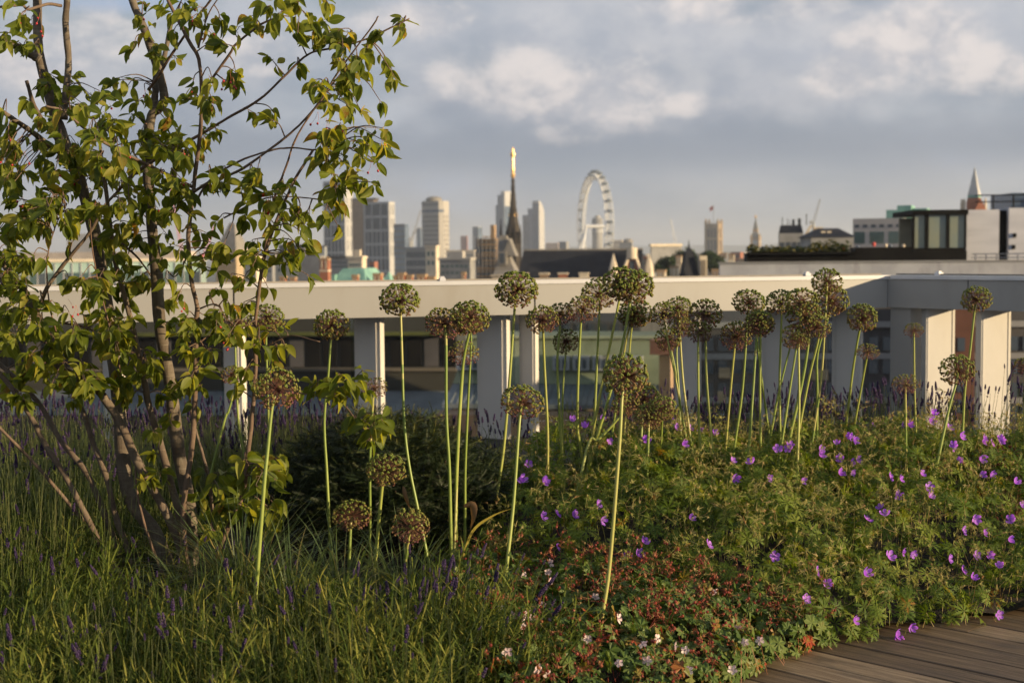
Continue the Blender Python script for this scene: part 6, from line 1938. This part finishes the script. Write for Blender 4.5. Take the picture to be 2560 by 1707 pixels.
for s_ in range(3):
    sel = np.nonzero(kk == s_)[0]
    b_.inst(SPRIG[s_], M[sel], O[sel], np.clip(rng.random(len(sel)) ** 1.6 * 0.5 + 0.34 * np.clip((O[sel][:, 2] - 0.42) / 0.25, 0, 1), 0, 0.76))  # sprigs paler towards the top: sunlight on the dome put into their colour
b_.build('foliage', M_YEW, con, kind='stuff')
for k in range(9):
    a = k * 0.7
    Buf().tube([(0.02 * math.cos(a), 0.02 * math.sin(a), 0), (0.15 * math.cos(a), 0.15 * math.sin(a), 0.2), (0.36 * math.cos(a), 0.34 * math.sin(a), 0.28 + 0.1 * (k % 3))], [0.012, 0.008, 0.003], 5, 0.5).build('branch', M_BARK, con)

# ================================================================== sedge tufts
M_SEDGE = leafy('sedge_blade', [(0.0, (0.050, 0.085, 0.030)), (0.6, (0.095, 0.140, 0.050)), (0.9, (0.16, 0.20, 0.08)), (1.0, (0.26, 0.21, 0.08))], 0.35, 0.4, spec=0.4, fine=15)
def sedge(label, px, py, d, n, length, spread):
    c = at(px, py, d)
    t = thing('sedge_tuft', label, 'grass tuft', (c.x, d, 0.0), 0, 'sedge tufts in the bed')
    b_ = Buf()
    for i in range(n):
        a = rng.uniform(0, 2 * math.pi); q = rng.random() ** 0.7
        out = np.array([math.cos(a), math.sin(a), 0.0])
        L = length * rng.uniform(0.6, 1.15)
        el = rng.uniform(0.35, 1.35)
        p = out * 0.06 * q
        dirv = unit(out * math.cos(el) * spread + np.array([0, 0, math.sin(el) + 0.3]))
        pts = [p.copy()]
        sag = rng.uniform(0.10, 0.34)
        for s_ in range(7):
            p = p + dirv * L / 7
            dirv = unit(dirv + np.array([0, 0, -sag]) + rng.normal(0, 0.03, 3))
            pts.append(np.maximum(p, [-9, -9, 0.01]))
        P = np.array(pts)
        side = unit(np.cross(P[-1] - P[0] + 1e-4, [0, 0, 1.0])) * 1.0
        wd = 0.0052 * rng.uniform(0.7, 1.2) * np.array([0.8, 1, 1, 1, 0.9, 0.75, 0.5, 0.08])
        V = np.concatenate([P - side * wd[:, None] / 2, P + side * wd[:, None] / 2])
        T = []
        for s_ in range(7):
            T += [(s_, s_ + 1, 9 + s_), (s_, 9 + s_, 8 + s_)]
        b_.add(V, T, rng.random())
    b_.build('blades', M_SEDGE, t, kind='stuff')
sedge('fountain of narrow sedge blades right of the tree base', 610, 1440, 5.50, 440, 0.55, 1.0)
sedge('arching sedge just in front of the thick allium stem', 725, 1480, 5.25, 260, 0.42, 1.1)
sedge('sedge tuft under the low allium heads', 850, 1450, 5.45, 300, 0.40, 1.2)
sedge('sedge tuft at the right foot of the conifer', 1010, 1430, 5.50, 320, 0.42, 1.3)
sedge('thin sedge tuft below the tree stems', 500, 1500, 5.3, 120, 0.36, 1.0)

# ================================================================== cranesbills
M_GLEAF = leafy('cranesbill_leaf', [(0.0, (0.055, 0.100, 0.011)), (0.5, (0.105, 0.160, 0.017)), (0.85, (0.165, 0.215, 0.028)), (0.985, (0.22, 0.235, 0.04)), (1.0, (0.26, 0.14, 0.02))], 0.42, 0.6, fine=30)
M_STRAW = leafy('cranesbill_seedhead', [(0.0, (0.19, 0.21, 0.045)), (0.5, (0.30, 0.29, 0.085)), (0.88, (0.42, 0.35, 0.16)), (1.0, (0.34, 0.18, 0.08))], 0.3, 0.6, fine=30)
M_PETAL = leafy('violet_petal', [(0.0, (0.37, 0.125, 0.70)), (0.5, (0.46, 0.18, 0.78)), (1.0, (0.56, 0.25, 0.82))], 0.42, 0.55, midrib=(0.62, 0.45, 0.66), tcol=(1.4, 1.0, 1.4), fine=80)
M_WPETAL = leafy('blush_petal', [(0.0, (0.72, 0.55, 0.56)), (0.6, (0.78, 0.66, 0.64)), (1.0, (0.74, 0.48, 0.50))], 0.3, 0.6, tcol=(1.1, 1.0, 1.0), fine=80)
M_GL2 = leafy('rounded_cranesbill_leaf', [(0.0, (0.045, 0.085, 0.016)), (0.5, (0.080, 0.130, 0.024)), (0.88, (0.13, 0.17, 0.04)), (0.97, (0.22, 0.14, 0.03)), (1.0, (0.30, 0.05, 0.02))], 0.3, 0.5, fine=30)
M_RUST = leafy('rusty_calyx', [(0.0, (0.15, 0.024, 0.018)), (0.45, (0.23, 0.046, 0.027)), (0.8, (0.26, 0.10, 0.045)), (1.0, (0.13, 0.13, 0.035))], 0.15, 0.55, fine=60)
M_EYE = surf('flower_centre', (0.30, 0.26, 0.30), (0.2, 0.12, 0.25), 200.0, 0.7)

def cut_leaf(seed, lobes=7, cut=0.85, toothed=True):
    """palmately divided leaf of unit radius lying in xy, stalk at origin"""
    r = np.random.default_rng(seed)
    b_ = Buf()
    for i in range(lobes):
        a = math.radians(-140 + 280 * i / (lobes - 1)) + r.normal(0, 0.04)
        L = (1.0 - 0.25 * abs(i - (lobes - 1) / 2) / (lobes / 2)) * r.uniform(0.9, 1.05)
        dr = np.array([math.sin(a), math.cos(a), 0]); pr = np.array([dr[1], -dr[0], 0])
        dz = lambda u: np.array([0, 0, 0.16 * u - 0.34 * u * u])
        w1 = 0.085 + 0.16 * (1 - cut)
        P = [dr * 0.02, dr * 0.42 * L + pr * w1 + dz(0.42), dr * 0.42 * L - pr * w1 + dz(0.42), dr * 0.72 * L + pr * 0.07 + dz(0.72), dr * 0.72 * L - pr * 0.07 + dz(0.72), dr * L + dz(1.0)]
        b_.add(P, [(0, 2, 1), (1, 2, 4), (1, 4, 3), (3, 4, 5)])
        if toothed:
            for s_ in (-1, 1):
                for u, ln, sp_ in ((0.40, 0.36, 0.8), (0.62, 0.26, 0.75)):
                    q0 = dr * u * L + pr * s_ * 0.04 + dz(u)
                    q1 = dr * (u + 0.10) * L + pr * s_ * 0.045 + dz(u + .1)
                    q2 = q0 + (dr * sp_ + pr * s_ * 0.75) * ln * L + dz(0.4) * 0.3
                    b_.add([q0, q1, q2], [(0, 1, 2)] if s_ > 0 else [(0, 2, 1)])
    return np.concatenate(b_.V), np.concatenate(b_.T), np.zeros(b_.n), np.zeros(b_.n)
GLEAF = [cut_leaf(s_, 7, 1.0) for s_ in (1, 2, 3)]
WLEAF = [cut_leaf(s_, 7, 0.05, False) for s_ in (4, 5)]
# fuller outline for the rounded leaf
def round_leaf(seed):
    r = np.random.default_rng(seed)
    V = [(0, 0, 0)]
    n = 36
    for i in range(n + 1):
        a = math.radians(-155 + 310 * i / n)
        rad = 0.80 + 0.17 * math.cos(7 * math.radians(-155 + 310 * i / n) * 360 / 310 * 0.86) + 0.05 * (-1) ** i + r.normal(0, 0.015)
        V.append((rad * math.sin(a), rad * math.cos(a), 0.10 * math.sin(7 * a) - 0.12 * rad))
    return np.array(V), np.array([(0, i + 1, i) for i in range(1, n + 1)]), np.zeros(n + 2), np.zeros(n + 2)
WLEAF = [round_leaf(s_) for s_ in (4, 5)]

def seed_tpl(seed, fat):
    """cranesbill fruit: hairy calyx with a long beak, on a bent stalk"""
    r = np.random.default_rng(seed)
    b_ = Buf()
    st = [(0, 0, 0), (0.006, 0.0, 0.022), (0.016, 0.002, 0.036)]
    b_.tube(st, 0.0005, 3, 0.1, caps=False)
    c = np.array(st[-1])
    ax = unit(np.array([0.8, 0.1, r.uniform(-0.9, 0.8)]))
    b_.add(pv * np.array([0.0030, 0.0030, 0.0030]) * fat + c, pt_, 0.3)
    for k in range(5):
        s_ = unit(np.cross(ax, r.normal(0, 1, 3)))
        b_.add([c + s_ * 0.0016, c - s_ * 0.0016, c + ax * r.uniform(0.009, 0.014) + s_ * 0.009], [(0, 1, 2)], r.uniform(0, 0.4))
    b_.tube([c, c + ax * 0.012, c + ax * r.uniform(0.020, 0.030)], [0.0013, 0.0009, 0.0002], 4, 0.3, caps=False)
    return np.concatenate(b_.V), np.concatenate(b_.T), np.zeros(b_.n), np.concatenate(b_.var)
SEEDS = [seed_tpl(s_, 1.0) for s_ in range(4)]
RUSTS = [seed_tpl(s_, 1.75) for s_ in range(5, 8)]

def petal_mesh(mat, L, W, notch, cup, name):
    V, mid = [], []
    rows = 5
    for i in range(rows + 1):
        t_ = i / rows
        ww = W * (0.16 + 0.84 * math.sin(min(1.0, t_ * 1.15) * math.pi / 2) ** 1.3) * (1.0 if t_ < 0.8 else (1 - 0.55 * ((t_ - 0.8) / 0.2) ** 2))
        for s_ in (-1, -0.5, 0, 0.5, 1):
            yy = t_ * L - (notch * L * (1 - abs(s_)) if i == rows else 0) - (0.10 * L * abs(s_) ** 2 if i >= rows - 1 else 0)
            V.append((s_ * ww / 2, yy, cup * t_ * t_ * L - 0.10 * ww * (1 - s_ * s_) + 0.0004 * math.sin(t_ * 20 + s_ * 5)))
            mid.append(t_ * 0.9)
    T = []
    for i in range(rows):
        for k in range(4):
            a = i * 5 + k
            T += [(a, a + 1, a + 6), (a, a + 6, a + 5)]
    me = Buf().add(V, T, 0.0, mid).data(name, True)
    me.materials.append(mat)
    return me
PETAL = [petal_mesh(M_PETAL, 0.020, 0.0150, 0.07, c, 'petal') for c in (0.35, 0.7, 1.05)]
WPET = [petal_mesh(M_WPETAL, 0.0115, 0.0085, 0.0, c, 'petal') for c in (-0.15, 0.25)]
cen = Buf()
cen.add(pv * 0.0022, pt_)
for k in range(7):
    a = k * 0.9
    cen.tube([(0, 0, 0), (0.0018 * math.cos(a), 0.0018 * math.sin(a), 0.0075)], 0.0003, 3, caps=False)
CEN = cen.data('flower', True)
CEN.materials.append(M_EYE)
def put_flower(plant, origin, P, nrm, petals, scale, label=None, stalk=None):
    zax = unit(nrm); xax = unit(np.cross(zax, rand_dirs(1)[0])); yax = np.cross(zax, xax)
    m3 = np.stack([xax, yax, zax], 1) * scale
    f = obj('flower', CEN, None, plant)
    f.matrix_local = Matrix([[*m3[r_], (P - origin)[r_]] for r_ in range(3)] + [[0, 0, 0, 1]])
    me = petals[int(rng.integers(len(petals)))]
    for k in range(5):
        o = obj('petal', me, None, f)
        o.rotation_euler = (rng.normal(0.05, 0.08), rng.normal(0, 0.05), k * 2 * math.pi / 5 + rng.normal(0, 0.06))
    if stalk is not None:
        q0 = P - origin - zax * 0.004 * scale
        stalk.tube([q0, q0 - zax * 0.02 + np.array([0, 0, -0.015]), q0 + np.array([rng.normal(0, 0.03), rng.normal(0, 0.03) + 0.03, -0.14])], [0.0009, 0.0008, 0.0009], 4, 0.1, caps=False)

def ger_layer(plant, origin, f, x0, x1, y0, y1, nleaf, nseed, leafs, lsize, lmat, seeds, smat, stalkmat, sscale=1.0, seedname='seed_heads', keep=None, big=40):
    """leaves in the outer skin of a canopy, stalks and fruit standing out of it"""
    def sample(n):
        out = []
        while sum(len(o) for o in out) < n:
            x, y = rng.uniform(x0, x1, n * 2), rng.uniform(y0, y1, n * 2)
            h = f(x, y)
            ok = h > 0
            if keep is not None:
                ok &= keep(x, y)
            out.append(np.stack([x[ok], y[ok], h[ok]], 1))
        return np.concatenate(out)[:n]
    S_ = sample(nleaf)
    depth = rng.random(nleaf) ** 1.6 * 0.16
    O = S_.copy(); O[:, 2] = np.maximum(0.03, S_[:, 2] - depth)
    e = 0.05
    gxx = (f(S_[:, 0] + e, S_[:, 1]) - f(S_[:, 0] - e, S_[:, 1])) / (2 * e)
    gyy = (f(S_[:, 0], S_[:, 1] + e) - f(S_[:, 0], S_[:, 1] - e)) / (2 * e)
    nrm = unit(np.stack([-np.clip(gxx, -1, 1), -np.clip(gyy, -1.2, 1.2), np.ones(nleaf)], 1) + np.array([0.25, -0.15, 0]) + rng.normal(0, 0.62, (nleaf, 3)))
    along = unit(np.cross(nrm, rand_dirs(nleaf)))
    M = frames(along, nrm, lsize * rng.uniform(0.6, 1.25, nleaf))
    kk = rng.integers(0, len(leafs), nleaf)
    order = np.argsort(depth + O[:, 1] * 0.02 - 0.4 * np.linalg.norm(M[:, :, 1], axis=1))
    single, rest = order[:big], order[big:]
    b_ = Buf()
    for s_ in range(len(leafs)):
        sel = rest[kk[rest] == s_]
        b_.inst(leafs[s_], M[sel], O[sel] - origin)
    b_.build('foliage', lmat, plant, kind='stuff')
    ld = []
    for s_ in range(len(leafs)):
        me = Buf().add(leafs[s_][0], leafs[s_][1], 0.0).data('leaf')
        me.materials.append(lmat)
        ld.append(me)
    for i in single:
        o = obj('leaf', ld[kk[i]], None, plant)
        o.matrix_local = Matrix([[*M[i][r_], (O[i] - origin)[r_]] for r_ in range(3)] + [[0, 0, 0, 1]])
    st = Buf()
    # leaf stalks
    for i in range(0, nleaf, 3):
        p = O[i] - origin
        st.tube([p, p + np.array([rng.normal(0, 0.02), rng.normal(0, 0.02) + 0.02, -min(0.14, p[2] * 0.8 + origin[2])])], 0.0009, 3, 0.05, caps=False)
    # arching fruit stalks
    C = sample(max(1, nseed // 6))
    P_, M_ = [], []
    for c in C:
        base = c.copy(); base[2] -= 0.06
        top = c + np.array([rng.normal(0, 0.035), rng.normal(0, 0.035), rng.uniform(-0.02, 0.05 + 0.06 * sscale * rng.random() ** 2 * 2)])
        st.tube([base - origin, (base + top) / 2 + rng.normal(0, 0.008, 3) - origin, top - origin], [0.0010, 0.0009, 0.0007], 3, rng.random() * 0.7, caps=False)
        for _ in range(6):
            dv = unit(rng.normal(0, 1, 3) * np.array([1, 1, 0.6]) + np.array([0, 0, 0.5]))
            xax = unit(np.cross(dv, rand_dirs(1)[0]))
            M_.append(np.stack([xax, np.cross(dv, xax), dv], 1) * rng.uniform(0.75, 1.35) * sscale)
            P_.append(top + rng.normal(0, 0.006, 3) - origin)
    P_, M_ = np.array(P_), np.array(M_)
    sb = Buf()
    kk = rng.integers(0, len(seeds), len(P_))
    for s_ in range(len(seeds)):
        sel = np.nonzero(kk == s_)[0]
        sb.inst(seeds[s_], M_[sel], P_[sel])
    sb.build(seedname, smat, plant, kind='stuff')
    return st

def s7(x, y): return (1200 + x / 3.093, 1200 + y / 3.093)
def s8(x, y): return (1800 + x / 2.583, 1100 + y / 2.583)
VIOLET = [s7(*p) for p in ((40, 45), (90, 55), (315, 15), (495, 25), (595, 270), (715, 275), (480, 290), (910, 195), (940, 315), (600, 530), (1265, 490), (1135, 580), (1220, 590), (1620, 305), (1765, 505), (1955, 10))]
VIOLET += [s8(*p) for p in ((370, 65), (440, 60), (645, 65), (640, 105), (860, 15), (80, 140), (200, 155), (85, 255), (310, 255), (530, 265), (770, 130), (845, 150), (880, 140), (765, 225), (850, 215), (1095, 245), (1160, 260), (1295, 225),
    (1140, 375), (1350, 370), (1345, 310), (1030, 440), (1060, 490), (950, 520), (1505, 55), (1550, 130), (1675, 120), (1690, 10), (1750, 25), (1810, 10), (1685, 230), (1745, 225), (1900, 285), (1640, 515), (1870, 525), (1565, 590), (1695, 600),
    (1855, 650), (1085, 760), (1175, 725), (1240, 740), (1475, 770), (1725, 745), (1645, 750), (1800, 820), (1565, 850), (1625, 900), (345, 755), (620, 855), (685, 935), (930, 870), (860, 1170), (1225, 1210), (1145, 1310), (1790, 1130), (1950, 430), (550, 1030), (1130, 1260))]
VIOLET += [c5(*p) for p in ((915, 1350), (1020, 1410), (1220, 1520), (1520, 1510), (1150, 1330), (1320, 1250), (1760, 1370), (1770, 1420))]
VIOLET += [c6(*p) for p in ((50, 1510), (345, 1550), (290, 1400), (405, 1410), (495, 1435), (605, 1460), (1220, 1550), (1700, 1470))]
VIOLET += [c7(*p) for p in ((205, 1480), (240, 1510), (395, 1385), (635, 1385), (685, 1390), (885, 1300), (860, 1360), (1020, 1410), (1110, 1480), (1300, 1500), (1435, 1500), (1050, 1550), (100, 1540))]
VIOLET += [dd_(*p) for p in ((1043, 1213), (1118, 1115), (1197, 1105), (1213, 1068), (1248, 1107))]
bands = [(-0.5, 0.55, 'violet cranesbill mound left of the big allium stem, before the conifer', 1000, 620), (0.55, 1.45, 'violet cranesbill mound in the middle right, spilling toward the deck', 1600, 1400), (1.45, 3.3, 'violet cranesbill mound at the right edge beside the deck', 2000, 1900)]
plants = []
for x0, x1, label, nl, ns in bands:
    org = np.array([(max(x0, -0.2) + min(x1, 2.6)) / 2, 6.0, 0.02])
    t = thing('violet_cranesbill', label, 'cranesbill', tuple(org), 0, 'violet cranesbill mounds')
    st = ger_layer(t, org, h_ger, x0, x1, 4.7, 7.25, nl, ns, GLEAF, 0.052, M_GLEAF, SEEDS, M_STRAW, M_STRAW, 1.0, big=40)
    plants.append((x0, x1, t, org, st))
for px, py in VIOLET:
    P = march(px, py, h_ger, 4.4, 7.2, 6.9)
    P = P + np.array([0, -0.012, 0.006])
    for x0, x1, t, org, st in plants:
        if x0 <= P[0] < x1 or (t is plants[-1][2] and P[0] >= x1) or (t is plants[0][2] and P[0] < x0):
            nrm = np.array([rng.normal(0.50, 0.55), rng.normal(-0.60, 0.32), rng.normal(0.35, 0.32)])
            put_flower(t, org, P, nrm, PETAL, rng.uniform(0.95, 1.3), None, st)
            break
for x0, x1, t, org, st in plants:
    st.build('stalks', M_STRAW, t, kind='stuff')

WHITE_F = [s7(*p) for p in ((545, 655), (525, 720), (340, 750), (540, 795), (890, 915), (480, 970), (150, 1000), (340, 1080), (330, 1140), (410, 1090), (1068, 1085), (830, 1240), (210, 1340), (1255, 1280), (1370, 1240), (1580, 1330), (2040, 1265),
    (1990, 1150), (1810, 880), (1070, 1425), (1285, 1410), (1605, 1485), (520, 1515), (450, 1475), (1945, 1480), (2155, 1255), (1500, 1300), (250, 1060), (365, 1050))]
wp = []
for x0, x1, label, nl, ns in ((-0.3, 0.35, 'white flowered cranesbill with rusty seed heads beside the lavender', 1000, 380), (0.35, 1.15, 'white flowered cranesbill with rusty seed heads at the deck corner', 1350, 560)):
    org = np.array([(x0 + x1) / 2, 4.7, 0.02])
    t = thing('white_cranesbill', label, 'cranesbill', tuple(org), 0, 'white cranesbill mounds')
    st = ger_layer(t, org, h_white, x0, x1, 3.5, 5.9, nl, ns, WLEAF, 0.029, M_GL2, RUSTS, M_RUST, M_RUST, 0.85, 'rusty_seed_heads', big=50)
    wp.append((x0, x1, t, org, st))
for px, py in WHITE_F:
    P = march(px, py, h_white, 3.5, 5.9, 4.8) + np.array([0, -0.02, 0.012])
    t, org, st = next((w_[2:] for w_ in wp if w_[0] <= P[0] < w_[1]), wp[-1][2:])
    nrm = np.array([rng.normal(0.2, 0.5), rng.normal(-0.8, 0.3), rng.normal(0.2, 0.4)])
    put_flower(t, org, P, nrm, WPET, rng.uniform(1.2, 1.55), None, st)
for x0, x1, t, org, st in wp:
    st.build('stalks', M_RUST, t, kind='stuff')

# red sedum clump at the right edge and a plastic plant label in the lavender
c = at(2545, 1130, 6.9)
sd = thing('red_sedum', 'small reddish sedum clump at the right edge under the fins', 'plant', (c.x, 6.9, 0.0))
b_, st = Buf(), Buf()
for i in range(60):
    x, y, h = rng.normal(0, 0.09), rng.normal(0, 0.08), rng.uniform(0.30, 0.42)
    st.tube([(x * 0.4, y * 0.4, 0), (x, y, h)], 0.0018, 4, rng.random())
    for _ in range(14):
        b_.add(pv * 0.006 + np.array([x + rng.normal(0, 0.014), y + rng.normal(0, 0.014), h + rng.normal(0, 0.008)]), pt_, rng.random())
st.build('stems', M_RUST, sd, kind='stuff'); b_.build('flower_clusters', M_RUST, sd, kind='stuff')
c = at(345, 1692, 4.3)
pl = thing('plant_label', 'small curled white plastic plant label in the lavender at the bottom left', 'label', (c.x, 4.3, c.z - 0.05))
V, T = [], []
for i in range(7):
    a = -0.7 + 1.4 * i / 6
    V += [(0.016 * math.sin(a), -0.016 * math.cos(a) + 0.016, 0.0), (0.016 * math.sin(a) + 0.004, -0.016 * math.cos(a) + 0.016, 0.055)]
for i in range(6):
    T += [(2 * i, 2 * i + 2, 2 * i + 3), (2 * i, 2 * i + 3, 2 * i + 1)]
Buf().add(V, T).build('tag', surf('white_plastic', (0.72, 0.74, 0.76), (0.62, 0.64, 0.66), 30, 0.5), pl)

# spent strap leaves of the alliums
M_STRAP = leafy('yellowing_strap_leaf', [(0.0, (0.16, 0.20, 0.03)), (0.6, (0.26, 0.26, 0.04)), (1.0, (0.33, 0.24, 0.06))], 0.3, 0.5, fine=40)
M_DRY = leafy('dry_leaf', [(0.0, (0.16, 0.09, 0.045)), (1.0, (0.27, 0.17, 0.09))], 0.15, 0.7, fine=60)
def strap(label, pts, w_, mat, name='strap_leaf'):
    """flat leaf along pixel path (px, py, depth), folded along the middle"""
    P = smooth_line([np.array(at(*p)) for p in pts], 5)
    o_ = P[0].copy(); o_[2] = 0.0
    n_ = len(P)
    tw = np.linspace(0.2, 1.3, n_)
    tan = unit(np.gradient(P, axis=0))
    s0 = unit(np.cross(tan, [0.2, -1.0, 0.3])); s1 = np.cross(tan, s0)
    side = s0 * np.cos(tw)[:, None] + s1 * np.sin(tw)[:, None]
    nr = np.cross(tan, side)
    u_ = np.linspace(0, 1, n_)
    ww = w_ * np.clip(np.sin(np.pi * np.clip(u_ * 0.82 + 0.12, 0, 1)), 0.05, 1)
    V = np.concatenate([P - side * ww[:, None] / 2, P - nr * (ww * 0.22)[:, None], P + side * ww[:, None] / 2]) - o_
    T = []
    for i in range(n_ - 1):
        for r_ in (0, n_):
            T += [(r_ + i, r_ + i + 1, r_ + n_ + i + 1), (r_ + i, r_ + n_ + i + 1, r_ + n_ + i)]
    t = thing(name, label, 'leaf', tuple(o_))
    Buf().add(V, T, rng.random(), 0.5).build('blade', mat, t, smooth=True)
strap('broad yellow green strap leaf bending down in the lavender at the bottom', [(735, 1700, 4.5), (752, 1640, 4.5), (745, 1600, 4.5), (765, 1585, 4.48), (800, 1640, 4.45)], 0.030, M_STRAP)
strap('yellow strap leaf arching over the sedge right of the tree', [(560, 1500, 5.2), (590, 1468, 5.2), (640, 1500, 5.15), (690, 1555, 5.1)], 0.026, M_STRAP)
strap('thin straw coloured strap leaf arching right of the conifer', [(1150, 1420, 5.6), (1180, 1330, 5.6), (1230, 1290, 5.6), (1280, 1270, 5.6)], 0.014, M_STRAP)
strap('curled dry brown leaf hanging on the allium stems by the conifer', [(1160, 1265, 5.85), (1182, 1262, 5.84), (1184, 1290, 5.83), (1176, 1322, 5.84)], 0.034, M_DRY, 'dry_leaf')
strap('small dry brown leaf beside the tall green allium stem', [(1008, 1215, 5.85), (1014, 1240, 5.85), (1026, 1275, 5.86)], 0.020, M_DRY, 'dry_leaf')

# ================================================================== air
hz_m = bpy.data.materials.new('haze_air')
hz_m.use_nodes = True
g = N(hz_m.node_tree)
out = g.new('ShaderNodeOutputMaterial')
pvn = g.new('ShaderNodeVolumePrincipled')
pvn.inputs['Color'].default_value = (0.80, 0.86, 0.95, 1)
pvn.inputs['Density'].default_value = 0.00014
pvn.inputs['Anisotropy'].default_value = 0.2
hz_m.node_tree.links.new(pvn.outputs[0], out.inputs['Volume'])
b = Buf().box(-17000, 17000, -400, 15500, GROUND_Z - 2.5, 160)
b.build('haze', hz_m, kind='stuff', label='thin grey blue evening haze over the distant city')
